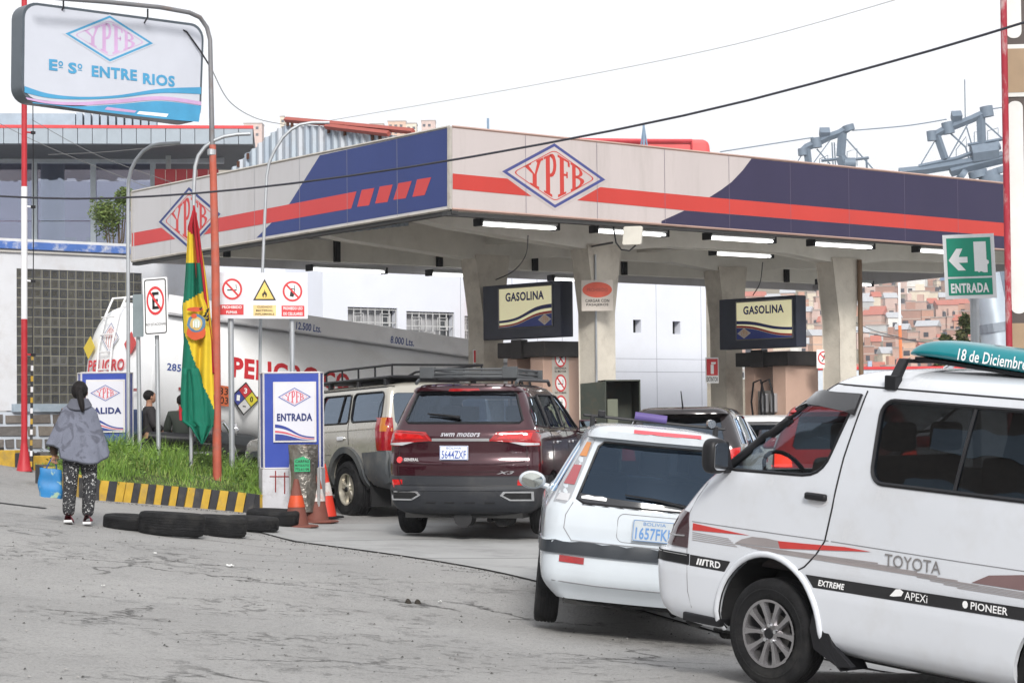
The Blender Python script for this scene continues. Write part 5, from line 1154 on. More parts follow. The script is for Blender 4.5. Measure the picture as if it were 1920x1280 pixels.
# ================================================================ CORRUGATED GABLE on the canopy
gb = thing('corrugated_parapet', 'pale corrugated metal gable with rusty red capping behind the left fascia', 'parapet', CP(4, 1.4, 5.4))
Fg = Fr(CP(0, 1.3, 5.2), -UD)
top_px = [(300, 352), (350, 350), (400, 336), (420, 328), (448, 307), (475, 280), (497, 260), (520, 243), (545, 234), (600, 236), (622, 243), (660, 245), (700, 250), (745, 256), (762, 262)]
tops = sorted([Fg.uv(*q) for q in top_px])
def tz(a):
    for (x0, z0), (x1, z1) in zip(tops, tops[1:]):
        if x0 <= a <= x1: return z0+(z1-z0)*(a-x0)/(x1-x0)
    return tops[0][1] if a < tops[0][0] else tops[-1][1]
cor = [mat('corrugated_%d' % i, c_, .45, .4, var=.08, dirt=.3, dcol=(.3, .25, .22), dsc=3) for i, c_ in enumerate(((.36, .41, .46), (.42, .45, .49), (.32, .37, .43)))]
a = tops[0][0]; i = 0
while a < tops[-1][0]:
    w_ = .19; b_ = a+w_; jit = R.uniform(-.02, .02)
    mb = WB().M(cor[i % 3]); pr = [(a, 0), (a+.03, .05), (a+.07, .05), (a+.10, 0), (b_-.003, 0)]
    mb.add([Fg.p(x, -.5, c) for x, c in pr]+[Fg.p(x, tz(x)+jit, c) for x, c in pr]+[Fg.p(x, -.5, c-.008) for x, c in pr]+[Fg.p(x, tz(x)+jit, c-.008) for x, c in pr], [(k, k+1, k+6, k+5) for k in range(4)]+[(k+10, k+11, k+16, k+15) for k in range(4)])
    mb.build('sheet', gb); a = b_; i += 1
RC = mat('rusty_red_capping', (.38, .10, .08), .6, .2, dirt=.4, dcol=(.2, .08, .05), dsc=3)
for pp, c_ in (([(541, 225), (622, 232), (780, 247)], .06), ([(622, 238), (740, 252)], .12)):
    q = [Fg.uv(*p_) for p_ in pp]; WB().M(RC).tube([Fg.p(x, z, c_) for x, z in q], .05, 4).build('capping', gb)
for a_, s_ in ((452, 305), (470, 290), (545, 228), (553, 232), (622, 241), (652, 246), (704, 254), (718, 256)):
    q = Fg.uv(a_, s_); WB().M(mat('rust', (.09, .04, .025), .9)).fbx(Fg, q[0]-.03, q[0]+.03, q[1]-.08, q[1]+.02, .05, .07).build('rusty_fixing', gb)
# ================================================================ WHITE OFFICE BUILDING behind
OW = mat('office_white', (.68, .70, .76), .7, var=.04, sc=.6, dirt=.15, dcol=(.45, .44, .43), dsc=.8)
B0 = CP(12.6, 0, 0); 
ob = thing('office_building', 'long white office wall with grooves, barred windows and small square openings', 'building', (B0.x, B0.y, .2))
FO = Fr(V((B0.x, B0.y, 0)), VD)
def oa(px, py): return FO.uv(px, py)
x0 = oa(605, 560)[0]; x1 = oa(1324, 600)[0]; zt = 5.6
wins = []
for a, b, c_, d_ in (((652, 575), (745, 582), 640, 1), ((762, 583), (852, 592), 640, 1), ((871, 592), (905, 596), 640, 1)):
    A, B = oa(*a), oa(*b); wins.append((A[0], B[0], A[1]-.86, A[1], 'bar'))
for px, py in ((1187, 599), (1261, 602)):
    A = oa(px, py); wins.append((A[0], A[0]+.25, A[1]-.30, A[1], 'sq'))
A = oa(1127, 598); wins.append((A[0], A[0]+.25, A[1]-.30, A[1], 'sq'))
# wall built as columns of panels around openings
ws = sorted(wins); xs = [x0]; mb = WB().M(OW)
cur = x0
for (a, b, c_, d_, k_) in ws:
    mb.fbx(FO, cur, a, -.3, zt, -.25, 0); mb.fbx(FO, a, b, -.3, c_, -.25, 0); mb.fbx(FO, a, b, d_, zt, -.25, 0); cur = b
mb.fbx(FO, cur, x1, -.3, zt, -.25, 0); mb.fbx(FO, x0, x0+.25, -.3, zt, -6, -.25); mb.fbx(FO, x1-.25, x1, -.3, zt, -6, -.25); mb.build('wall', ob)
WB().M(mat('roof_grey', (.3, .3, .3), .8)).fbx(FO, x0, x1, zt, zt+.1, -6, .05).build('roof', ob)
gm = mat('groove', (.30, .31, .36), .8)
a = x0+.72
while a < x1:
    if not any(q[0]-.02 < a < q[1]+.02 for q in wins): WB().M(gm).fbx(FO, a-.006, a+.006, -.2, zt, 0, .002).build('wall_groove', ob)
    a += .72
for z in (2.72, 3.02): WB().M(gm).fbx(FO, oa(1148, 600)[0], x1, z-.005, z+.005, 0, .002).build('wall_groove', ob)
curt = mat('net_curtain', (.35, .35, .36), .9, var=.25, sc=8, stretch=(1, 1, .1))
for (a, b, c_, d_, k_) in wins:
    w_ = WB().M(mat('office_glass', (.08, .085, .09), .15) if k_ == 'bar' else DARK).fbx(FO, a, b, c_, d_, -.22, -.20).build('window', ob)
    if k_ == 'bar':
        WB().M(curt).fbx(FO, a+.05, a+(b-a)*.8, c_, d_-.03, -.195, -.19).build('curtain', w_)
        g_ = WB().M(mat('bar_white', (.5, .5, .5), .5))
        for i in range(8): x = a+(b-a)*i/7; g_.fbx(FO, x-.01, x+.01, c_, d_, -.06, -.04)
        for z in (c_+.25, c_+.55, d_-.04): g_.fbx(FO, a, b, z-.01, z+.01, -.058, -.042)
        for cx, cz_ in ((.23, .7), (.77, .7), (.5, .35)):
            X, Z = a+(b-a)*cx, c_+(d_-c_)*cz_
            for s_ in (.13, .07): g_.tube([FO.p(X-s_, Z-s_, -.035), FO.p(X+s_, Z-s_, -.035), FO.p(X+s_, Z+s_, -.035), FO.p(X-s_, Z+s_, -.035)], .013, 4, closed=True)
        g_.build('window_bars', w_)
A = oa(880, 600)[0]; WB().M(mat('red_orange_pipe', (.5, .12, .08), .5)).tube([FO.p(A, 0, .12), FO.p(A, 4.3, .12)], .07, 8).build('red_pipe', ob, smooth=60)
# recess wall between buildings
WB().M(OW).fbx(FO, oa(430, 520)[0], x0, -.3, 4.9, -1.6, -1.4).build('wall', ob)
WB().M(mat('blue_trim', (.05, .12, .38), .6)).fbx(FO, x0-.55, x0-.06, FO.uv(590, 552)[1], FO.uv(590, 537)[1], -1.4, -1.3).build('blue_sign', ob)
# ================================================================ LEFT BUILDING with glass blocks and stone base
B1 = CP(10.4, -1.2, 0); FG = Fr(V((B1.x, B1.y, 0)), VD)
lb = thing('glass_block_building', 'white rendered building with a large glass block window over a painted stone base', 'building', (B1.x, B1.y, .8))
def ga(px, py): return FG.uv(px, py)
RW = mat('rendered_wall', (.60, .61, .64), .8, var=.06, sc=1.5, bump=.1, dirt=.4, dcol=(.42, .38, .35), dsc=2)
xa, xb = ga(-120, 500)[0], ga(300, 500)[0]; wa, wb_ = ga(31, 510)[0], ga(266, 515)[0]; z1 = ga(31, 503)[1]; z0 = ga(31, 757)[1]; zt = ga(31, 467)[1]; zs = z0-.12; zg = .3
for (p, q, r_, s_) in ((xa, wa, zs, zt), (wb_, xb+1.2, zs, zt), (wa, wb_, z1, zt)): WB().M(RW).fbx(FG, p, q, r_, s_, -.3, 0).build('wall', lb)
WB().M(mat('wall_ledge', (.50, .48, .45), .8)).fbx(FG, xa, xb+1.2, z1+.28, z1+.31, 0, .05).build('ledge', lb)
BT = mat('peeling_blue', (.07, .15, .42), .7, var=.1, dirt=.95, dcol=(.6, .6, .6), dsc=5)
WB().M(BT).fbx(FG, xa, xb+1.0, zt, zt+.13, -.3, .08).build('blue_trim', lb)
WB().M(mat('roof_edge', (.6, .6, .6), .7)).fbx(FG, xa, xb+1.0, zt+.13, zt+.18, -5, .06).build('roof', lb)
WB().M(mat('peeling_sill', (.30, .36, .42), .7, dirt=.6, dcol=(.5, .5, .5), dsc=6)).fbx(FG, wa-.1, wb_+.1, zs-.02, z0, -.2, .08).build('sill', lb)
GB = [mat('glass_block_%d' % i, c_, .4, var=.2, sc=3) for i, c_ in enumerate(((.075, .075, .08), (.095, .093, .09), (.06, .062, .068), (.13, .13, .13)))]
nx, nz = 15, 14; bw = (wb_-wa)/nx; bh = (z1-z0)/nz
WB().M(mat('block_mortar', (.26, .25, .19), .8)).fbx(FG, wa, wb_, z0, z1, -.12, -.014).build('block_frame', lb)
meshes = {}
for i in range(nx):
    for j in range(nz):
        m_ = GB[3] if (i in (4, 5, 7) and j == 4) or (i == 12 and j == 2) else R.choice(GB[:3])
        if m_ not in meshes:
            e_ = .008; P = [(e_, e_), (bw-e_, e_), (bw-e_, bh-e_), (e_, bh-e_)]; k = .03
            mbb = MB().M(m_); Q = [(e_+k, e_+k), (bw-e_-k, e_+k), (bw-e_-k, bh-e_-k), (e_+k, bh-e_-k)]
            F_l = Fr((0, 0, 0), (1, 0, 0)); mbb.add([F_l.p(*p, -.03) for p in P]+[F_l.p(*p, -.008) for p in P]+[F_l.p(*p, -.014) for p in Q], [(0, 1, 5, 4), (1, 2, 6, 5), (2, 3, 7, 6), (3, 0, 4, 7), (4, 5, 9, 8), (5, 6, 10, 9), (6, 7, 11, 10), (7, 4, 8, 11), (8, 9, 10, 11)])
            me = bpy.data.meshes.new('glass_block'); me.from_pydata(mbb.v, [], mbb.f); me.materials.append(m_); meshes[m_] = me
        o = bpy.data.objects.new('glass_block', meshes[m_]); COL.objects.link(o); o.parent = lb
        W_ = FG.p(wa+i*bw, z0+j*bh, 0); o.matrix_basis = lb.matrix_world.inverted() @ Matrix(((FG.x.x, -FG.n.x, 0, W_.x), (FG.x.y, -FG.n.y, 0, W_.y), (0, 0, 1, W_.z), (0, 0, 0, 1)))
# stones with white painted joints
WB().M(mat('painted_joint', (.50, .54, .60), .7, dirt=.3)).fbx(FG, xa, xb+1.2, zg-.2, zs-.02, -.3, .0).build('stone_wall', lb)
ST = [mat('stone_%d' % i, c_, .9, var=.25, sc=5, bump=.6, bsc=18) for i, c_ in enumerate(((.16, .14, .125), (.20, .175, .15), (.13, .12, .115)))]
z = zs-.05; row = 0
while z > zg:
    h = R.uniform(.19, .22); x = xa+R.uniform(0, .3)
    while x < xb+.9:
        w_ = R.choice((.16, .30, .40, .42, .5)); 
        mb = WB().M(R.choice(ST)); j = lambda: R.uniform(-.012, .012)
        P = [(x+j(), z-h+.02+j()), (x+w_+j(), z-h+.02+j()), (x+w_+j(), z-.02+j()), (x+j(), z-.02+j())]; cx, cy = x+w_/2, z-h/2
        mb.add([FG.p(*p, -.01) for p in P]+[FG.p(p[0]*.93+cx*.07, p[1]*.9+cy*.1, .025+R.random()*.015) for p in P], [(0, 1, 5, 4), (1, 2, 6, 5), (2, 3, 7, 6), (3, 0, 4, 7), (4, 5, 6, 7)])
        mb.build('stone', lb); x += w_+.045
    z -= h+.015; row += 1
# guy wire pole guard (spiral) and kerb before the wall
kb = thing('kerb', 'worn black and yellow kerb running in front of the stone wall', 'kerb', (-8, 38, .8))
YEL = mat('kerb_yellow', (.48, .30, .035), .7, var=.15, sc=8, dirt=.6, dcol=(.2, .17, .12), dsc=5); BLK = mat('kerb_black', (.035, .035, .04), .75, var=.2, dirt=.5, dcol=(.16, .15, .13), dsc=5)
A = V((-9.4, 37.0, 0)); B = V((-6.4, 35.4, 0)); n = 9
for i in range(n):
    a_, b_ = A.lerp(B, i/n), A.lerp(B, (i+1)/n-.002); F = Fr(GP(a_.x, a_.y, -.1), (b_-a_)); mb = WB().M(YEL if i % 2 else BLK); mb.fbx(F, 0, (b_-a_).length, 0, .33, -.2, 0); mb.build('kerb_stone', kb, bev=.015)
# ================================================================ CABLE CAR STATION far left
stn = thing('glass_station', 'glass fronted station with a deep flat grey roof and dark underside', 'building', at(150, 460, 75))
FS = Fr(at(0, 460, 72), (1, .10, 0)); s_ = FS.uv
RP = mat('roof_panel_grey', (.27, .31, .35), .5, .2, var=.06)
zt0, zt1, zb0, zb1 = s_(0, 240)[1], s_(470, 247)[1], s_(0, 262)[1], s_(470, 272)[1]
xe = s_(475, 260)[0]; xs0 = s_(-160, 260)[0]; n = 23
for i in range(n):
    a_, b_ = xs0+(xe-xs0)*i/n, xs0+(xe-xs0)*(i+1)/n-.02; WB().M(RP).fbx(FS, a_, b_, zb0-.12, zt0, -.3, 0).build('roof_panel', stn)
FSg = FS.off(-5.4); SOZ = FSg.uv(0, 298)[1]
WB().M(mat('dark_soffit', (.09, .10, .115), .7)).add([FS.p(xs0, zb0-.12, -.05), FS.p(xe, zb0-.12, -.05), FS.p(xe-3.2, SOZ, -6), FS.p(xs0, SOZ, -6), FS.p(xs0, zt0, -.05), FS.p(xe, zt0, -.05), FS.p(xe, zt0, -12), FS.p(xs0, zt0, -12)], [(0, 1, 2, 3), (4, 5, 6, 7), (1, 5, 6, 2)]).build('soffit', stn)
WB().M(REDP).fbx(FS, xs0, xe, zt0, zt0+.10, -.2, .02).build('red_edge', stn)
WB().M(mat('roof_unit', (.33, .39, .46), .6)).fbx(FS, xs0, s_(130, 230)[0], zt0+.1, zt0+.75, -3, -2).build('roof_unit', stn)
for i in range(10): x = s_(132, 230)[0]+i*.27*1.0; WB().M(mat('roof_unit', (.33, .39, .46), .6)).fbx(FS, x, x+.2, zt0+.1, zt0+.78, -3, -2).build('louvre', stn)
s_ = FSg.uv; gz1, gz0 = s_(0, 306)[1], s_(0, 470)[1]-1.0; xg = s_(290, 400)[0]
FS2 = FS.off(-6)
cf = MB; 
WB().M(mat('station_interior', (.50, .38, .52), .8, var=.3, sc=.5, stretch=(.3, 1, 1.5))).fbx(FS2, xs0*1.05, xg+1, gz0, zb0, -7, -6.5).build('back_wall', stn)
WB().M(mat('station_floor', (.25, .25, .26), .8)).fbx(FS2, xs0*1.05, xg+1, gz0-.2, gz0, -7, .2).build('floor', stn)
px_ = [-160, -50, 65, 175, 287]; xs_ = [s_(p, 400)[0] for p in px_]
sg = glass('station_glass', (.62, .62, .72), base=.16, gc=(.6, .68, .8, 1))
for a_, b_ in zip(xs_, xs_[1:]):
    for k in range(2): z_0 = gz0 if k == 0 else (gz0+gz1)/2; WB().M(sg).fbx(FS, a_+.08, b_-.08, z_0+.03, (gz0+gz1)/2 if k == 0 else gz1, -5.52, -5.5).build('glass_pane', stn)
for a_ in xs_: WB().M(mat('mullion', (.45, .50, .54), .4, .4)).fbx(FS, a_-.09, a_+.09, gz0, gz1+.3, -5.5, -5.3).build('mullion', stn)
WB().M(mat('mullion', (.45, .50, .54), .4, .4)).fbx(FS, xs0, s_(420, 300)[0], gz1, gz1+.22, -5.5, -5.25).build('rail', stn)
for p in (92, 320): x = s_(p, 400)[0]; WB().M(mat('station_column', (.42, .47, .47), .6)).tube([FS.p(x, gz0, -6.6 if p == 92 else -4), FS.p(x, SOZ+.3, -6.6 if p == 92 else -4)], .42 if p == 92 else .09, 16).build('column', stn, smooth=60)
for p0_, p1_ in ((75, 125), (145, 200)): WB().M(mat('light_panel', (.45, .45, .40), .6)).fbx(FS, s_(p0_, 440)[0], s_(p1_, 440)[0], s_(0, 450)[1], s_(0, 430)[1], -9, -8.8).build('wall_panel', stn)
rdm = mat('red_cladding', (.50, .05, .06), .5, var=.06)
for i in range(6):
    F3 = FS.off(-3); a_ = F3.uv(290, 330)[0]+i*.36; WB().M(rdm).fbx(F3, a_, a_+.34, F3.uv(0, 355)[1]-.2, F3.uv(290, 317)[1], -.2, 0).build('red_panel', stn)
mb = WB().M(mat('station_wall', (.35, .37, .4), .7)); mb.fbx(FS, xs0*1.05, xg+2.5, -2, gz0-.2, -6.5, -5.3); mb.build('wall', stn)
# ================================================================ TANK TRUCK
P1 = at(236, 553, 38.2); t_ = 7.37; q = P1+VD*t_; P2 = V((q.x, q.y, 1.6+(790-646)*q.y/4200))
TD = (P2-P1).normalized(); TS = V((TD.y, -TD.x, 0)).normalized(); TU = TS.cross(TD); 
if TU.z < 0: TU = -TU
# TS points to the camera side
if TS.y > 0: TS = -TS
Mt = Matrix(((TD.x, -TS.x, TU.x, P1.x), (TD.y, -TS.y, TU.y, P1.y), (TD.z, -TS.z, TU.z, P1.z), (0, 0, 0, 1)))
tk = thing('tank_truck', 'white tank trailer lettered PELIGRO in red, parked behind the signs and totems', 'truck', M=Mt)
TW = mat('tank_white', (.90, .91, .92), .3, var=.04, sc=.8, coat=.3, dirt=.2, dcol=(.45, .38, .30), dsc=.9)
a_, b_ = 1.16, 1.08; zc = -1.30
def ell(t): c, s = math.cos(t), math.sin(t); k = 2.5; return (math.copysign(abs(c)**(2/k), c)*a_, math.copysign(abs(s)**(2/k), s)*b_)
N_ = 40; mb = MB().M(TW); rings = [(.05, .12), (.02, .6), (.0, .9), (.03, .97), (.1, 1.0)]
rings = [(-.16, .02), (-.14, .5), (-.08, .85), (-.02, .97), (.04, 1.0)]+[(x, 1.0) for x in (2, 4, 6, 8)]+[(10.0, 1.0), (10.1, .9), (10.2, .02)]
for x, k in rings:
    for i in range(N_): y, z = ell(2*math.pi*i/N_); mb.v.append((x, y*k+0, zc+z*k))
for j in range(len(rings)-1):
    for i in range(N_): mb.f.append([j*N_+i, j*N_+(i+1) % N_, (j+1)*N_+(i+1) % N_, (j+1)*N_+i]); mb.m.append(TW)
mb.f.append(list(range(N_))); mb.m.append(TW)
tb = mb.build('tank', tk, smooth=50, fix=True)
MB().M(TW).tube([(.04, *[(lambda p: (p[0]*1.0, zc+p[1]))(ell(2*math.pi*i/N_))][0]) for i in range(N_)], .03, 6, closed=True).build('rim', tk, smooth=60)
bd = MB().M(mat('board_white', (.85, .85, .87), .4, dirt=.2)); bd.bx(.3, 10, -.95, -.93, -.30, 0); bd.build('side_board', tk); MB().M(mat('board_white', (.85, .85, .87), .4, dirt=.2)).bx(.3, 10, .6, .62, -.30, -.05).build('side_board', tk)
MB().M(mat('board_white', (.85, .85, .87), .4, dirt=.2)).bx(.3, 10, -.93, .6, -.31, -.28).build('walkway', tk)
# lettering frames on the tank side
def loc(v): return Mt.inverted() @ v
FT = Fr((0, -a_-.005, zc), (1, 0, 0), (0, 0, 1))
FTw = Fr(Mt @ V((0, -a_-.005, zc)), TD, TU)
bt = BVHTree.FromPolygons([V(v) for v in mb.v], [f for f in mb.f])
def tank_text(body, pl, pr, m, bold=.02):
    A = FTw.uv(*pl); B = (FTw.uv(*pr)[0], FTw.uv(pl[0]+8, pr[1])[1]); vv, fs = textmesh(body, bold, 0, 10)
    out = MB().M(m); P = []
    for x, y in vv:
        xx = A[0]+(B[0]-A[0])*x; zz = B[1]+(A[1]-B[1])*y
        h, n_, _, _ = bt.ray_cast(V((xx, -4, zc+zz)), V((0, 1, 0))); P.append((h.x, h.y-.008, h.z) if h else (xx, -a_, zc+zz))
    out.add(P, fs); out.build('lettering', tk)
RL = mat('peligro_red', (.55, .03, .04), .4)
A = FTw.uv(438, 668); B = FTw.uv(598, 735)
tank_text('PELIGRO', (438, 668), (600, 708), RL, .04)
tank_text('CO', (608, 694), (655, 729), RL, .04)
tank_text('2850', (314, 680), (349, 695), mat('tank_blue', (.04, .08, .30), .4), .02)
FBd = Fr(Mt @ V((0, -.955, 0)), TD, TU)
for body, l_, r_ in (('12.500 Lts.', (556, 602), (602, 622)), ('8.000 Lts.', (733, 628), (776, 648))):
    A, B = FBd.uv(*l_), (FBd.uv(*r_)[0], FBd.uv(l_[0], l_[1]+15)[1]); d = MB(); text(d, Fr((0, -.955, 0), (1, 0, 0), (0, 0, 1)), body, A[0], B[1], B[0]-A[0], .13, mat('tank_blue', (.04, .08, .30), .4), .015, .002); d.build('lettering', tk)
# rear face prints
FRr = Fr((-.165, 0, zc), (0, -1, 0), (0, 0, 1)); FRw = Fr(Mt @ V((-.165, 0, zc)), TS, TU)
d = MB(); text(d, FRr, 'PELIGRO', -.78, -.02, 1.25, .20, RL, .03, .012); text(d, FRr, 'COMBUSTIBLE', -.75, -.55, 1.35, .20, RL, .03, .012)
d.build('lettering', tk)
d = MB(); emblem(d, FRr, -.10, .55, .30, .26, mat('faint_blue', (.25, .27, .4), .5), mat('faint_red', (.5, .2, .2), .5), TW, .012); d.build('emblem', tk)
def diamond(x, z, r, m, nm='hazard_placard'): MB().M(m).fprism(FRr, [(x+r, z), (x, z+r), (x-r, z), (x, z-r)], .008, .016).build(nm, tk)
diamond(.62, .42, .21, mat('hazard_red', (.55, .06, .06), .5))
diamond(-.80, .40, .2, mat('hazard_yellow', (.6, .45, .05), .5))
for z, xs2 in ((-.36, (-1.0, -.6, -.2, .2, .6, .95)),):
    for x in xs2: MB().M(LENS).fbx(FRr, x-.09, x+.09, z-.025, z+.025, .008, .014).build('reflector', tk)
for x in (.5, 1.2, 1.9, 2.6, 3.3, 4.1): MB().M(LENS).bx(x, x+.18, -a_-.012, -a_-.003, zc-.30, zc-.25).build('reflector', tk)
lad = MB().M(WHITE)
for y in (-.1, .35): lad.tube([(-.22, y, -2.3), (-.24, y, -.9), (-.16, y, -.35), (-.05, y, -.05), (.2, y, .0)], .02, 6)
for i in range(7): lad.tube([(-.23, -.1, -2.2+i*.3), (-.23, .35, -2.2+i*.3)], .014, 5)
lad.build('ladder', tk, smooth=60)
# hazard boards on side: orange 33/1203 and the four-colour diamond
q = Mt.inverted() @ at(441, 738, 38.2)
Fo = Fr((0, -a_-.03, 0), (1, 0, 0), (0, 0, 1)); Fow = Fr(Mt @ V((0, -a_-.03, 0)), TD, TU)
A, B = Fow.uv(396, 720), Fow.uv(429, 762); ob_ = MB().M(mat('hazard_orange', (.55, .13, .05), .5)).fbx(Fo, A[0], B[0], B[1], A[1], -.01, 0).build('hazard_board', tk)
w_ = B[0]-A[0]; h = A[1]-B[1]; d = MB(); text(d, Fo, '33', A[0]+w_*.45, B[1]+h*.55, w_*.45, h*.35, BLACKI, .01, .003); text(d, Fo, '1203', A[0]+w_*.12, B[1]+h*.1, w_*.82, h*.35, BLACKI, .01, .003); d.build('lettering', ob_)
c = Fow.uv(459, 747); r = abs(Fow.uv(484, 747)[0]-c[0]); dd = MB(); hp = [mat('hz_%s' % n_, c_, .5) for n_, c_ in (('r', (.5, .04, .05)), ('y', (.62, .55, .05)), ('w', (.6, .6, .6)), ('b', (.05, .06, .25)))]
r2 = r*1.0; cz2 = c[1]
dd.M(BLACKI).fprism(Fo, [(c[0]+r2*1.07, cz2), (c[0], cz2+r2*1.07), (c[0]-r2*1.07, cz2), (c[0], cz2-r2*1.07)], -.01, .001)
for k, (vx, vz) in enumerate(((0, 1), (1, 0), (0, -1), (-1, 0))):
    cx, cy = c[0]+vx*r2*.5, cz2+vz*r2*.5; dd.M(hp[k]).fpoly(Fo, [(cx+r2*.47, cy), (cx, cy+r2*.47), (cx-r2*.47, cy), (cx, cy-r2*.47)], .003)
    text(dd, Fo, '30-1'[k], cx-r2*.12, cy-(r2*.18 if k != 2 else .01), r2*.24, r2*.36 if k != 2 else .02, BLACKI if k in (1, 2) else WHITEI, .03, .005)
dd.build('hazard_diamond', tk)
ch = MB().M(mat('underbody', (.02, .02, .02), .8, bump=.3)); ch.bx(.1, 10, -.5, .5, zc-1.45, zc-1.05); ch.tube([(1.2, -.9, zc-1.25), (3.6, -.9, zc-1.25)], .28, 12); ch.bx(-.1, .1, -1.1, 1.1, zc-1.5, zc-1.25)
ch.build('chassis', tk)
MB().M(GALV).bx(2.2, 6.5, -1.15, -1.05, zc-1.35, zc-1.22).build('side_guard', tk); MB().M(GALV).bx(2.2, 6.5, -1.15, -1.05, zc-1.75, zc-1.62).build('side_guard', tk)
MB().M(mat('hose_box', (.05, .055, .06), .6)).tube([(.6, -1.0, zc-1.05), (2.1, -1.0, zc-1.05)], .15, 12).build('hose_tube', tk, smooth=50)
for x in (1.0, 2.2):
    for s2 in (1, -1):
        o_ = wheel(tk, x, s2*.95, .48, .28, 'plain', mat('steel_rim', (.3, .3, .3), .5, .6)); o_.location.z = -2.95
# red curved roof and masts beyond the canopy
rr = thing('red_roof', 'bright red curved metal roof showing above the canopy fascia', 'roof', at(1230, 290, 60)); F = Fr(at(1095, 290, 60), (1, .05, 0)); d = WB().M(mat('red_roof_metal', (.62, .09, .09), .45, var=.05))
P = [(0, -3), (F.uv(1332, 300)[0], -3), (F.uv(1333, 290)[0], 0), (F.uv(1330, 265)[0], F.uv(1330, 265)[1]), (F.uv(1318, 260)[0], F.uv(1318, 261)[1]), (F.uv(1100, 258)[0], F.uv(1100, 258)[1]), (-3, F.uv(1100, 258)[1])]
d.fprism(F, P, -8, 0).build('roof_shell', rr, bev=.1); d = WB().M(mat('red_roof_rib', (.5, .06, .07), .5)); d.tube([F.p(-3, F.uv(1100, 263)[1], .04), F.p(F.uv(1296, 263)[0], F.uv(1296, 265)[1], .04), F.p(F.uv(1300, 263)[0], -2, .04)], .06, 5); d.build('rib', rr)
for px, yt, lab in ((915, 222, 'short grey vent pipe rising above the canopy near its corner'), (1207, 235, 'small blue grey lattice mast rising behind the red roof')):
    q = at(px, 300, 58); tq = at(px, yt, 58); mm = WB().M(mat('mast_blue', (.2, .28, .38), .5)); mm.tube([q+V((0, 0, -4)), tq], .035, 6)
    if px > 1000: mm.tube([tq, q+V((.15, 0, 0))], .02, 4); mm.tube([tq, q+V((-.12, 0, 0))], .02, 4)
    tag(mm.build('mast'), lab, 'mast')
# low white wall with red rim right of the canopy columns
q = at(1570, 690, 55); F = Fr(q, (1, .1, 0)); lw = thing('low_wall', 'low pale blue wall with a thin red rim beyond the right-hand columns', 'wall', q)
WB().M(mat('pale_wall', (.55, .60, .66), .6)).fbx(F, -1.5, 6, -3, 0, -.3, 0).build('wall', lw); WB().M(REDP).fbx(F, -1.5, 6, -.04, .03, -.32, .03).build('rim', lw)
# ================================================================ PLANTED ISLAND
KB = [V((-5.38, 28.35, 0)), V((-5.0, 28.65, 0)), V((-4.39, 29.1, 0)), V((-3.9, 29.35, 0)), V((-3.45, 29.5, 0)), V((-3.25, 29.8, 0)), V((-2.62, 31.0, 0)), V((-3.3, 32.2, 0)), V((-4.6, 33.6, 0)), V((-7.0, 33.4, 0)), V((-6.5, 30.5, 0)), V((-5.7, 28.8, 0))]
def inside(x, y):
    c = False; n = len(KB)
    for i in range(n):
        a, b = KB[i], KB[i-1]
        if (a.y > y) != (b.y > y) and x < (b.x-a.x)*(y-a.y)/(b.y-a.y)+a.x: c = not c
    return c
def edged(x, y):
    p = V((x, y, 0)); m = 9
    for i in range(len(KB)):
        a, b = KB[i-1], KB[i]; t = max(0, min(1, (p-a).dot(b-a)/(b-a).length_squared)); m = min(m, (p-a.lerp(b, t)).length)
    return m
KH = .25
def MZ(x, y): d_ = edged(x, y); return G(x, y)+KH-.03+.17*smst(0, .8, d_)+.03*noise.noise(V((x*2, y*2, 0)))
isl = tag(thing('traffic_island', None, None), kind='structure')
mb = MB().M(mat('island_soil', (.07, .09, .03), .95, var=.4, sc=6, bump=.6, bsc=20))
st = .16; vs = {}; fs = []
for i in range(int(5/st)):
    for j in range(int(6/st)):
        x, y = -7.2+i*st, 28+j*st
        if all(inside(a, b) and edged(a, b) > .03 for a, b in ((x, y), (x+st, y), (x+st, y+st), (x, y+st))):
            mb.add([V((a, b, MZ(a, b))) for a, b in ((x, y), (x+st, y), (x+st, y+st), (x, y+st))], [(0, 1, 2, 3)])
mb.build('soil', isl)
ik = thing('island_kerb', 'yellow and black striped kerb around the grassy island', 'kerb', KB[0])
n = len(KB)
def kerb_run(A, B, cnt, slant, k0, h=KH):
    for i in range(cnt):
        a_, b_ = A.lerp(B, i/cnt), A.lerp(B, (i+1)/cnt); d_ = (b_-a_); z0 = G(a_.x, a_.y)-.06; z1 = G(b_.x, b_.y)-.06; F = Fr(V((a_.x, a_.y, z0)), d_); L = d_.length; dz = z1-z0
        s_ = slant*h; e = .004
        m_ = YEL if (i+k0) % 2 else BLK
        P = [(e, 0), (L-e, dz), (L-e+s_, dz+h+.06), (e+s_, h+.06)]
        jj = [R.uniform(-.006, .006) for _ in range(4)]
        WB().M(m_).add([F.p(a+jj[k], b, 0) for k, (a, b) in enumerate(P)]+[F.p(a+jj[k], b+(0 if k < 2 else .0), -.16) for k, (a, b) in enumerate(P)], [(0, 1, 2, 3), (7, 6, 5, 4), (0, 4, 5, 1), (1, 5, 6, 2), (2, 6, 7, 3), (3, 7, 4, 0)]).build('kerb_stripe', ik)
for i in range(n):
    a, b = KB[i], KB[(i+1) % n]; L = (b-a).length
    if i < 4: c = max(2, int(L/.105)); kerb_run(a, b, c, .25, i)
    elif i in (4,): kerb_run(a, b, 2, 0, 0)
    elif i == 5: kerb_run(a, b, 5, 0, 1)
    else: kerb_run(a, b, max(2, int(L/.4)), 0, i)
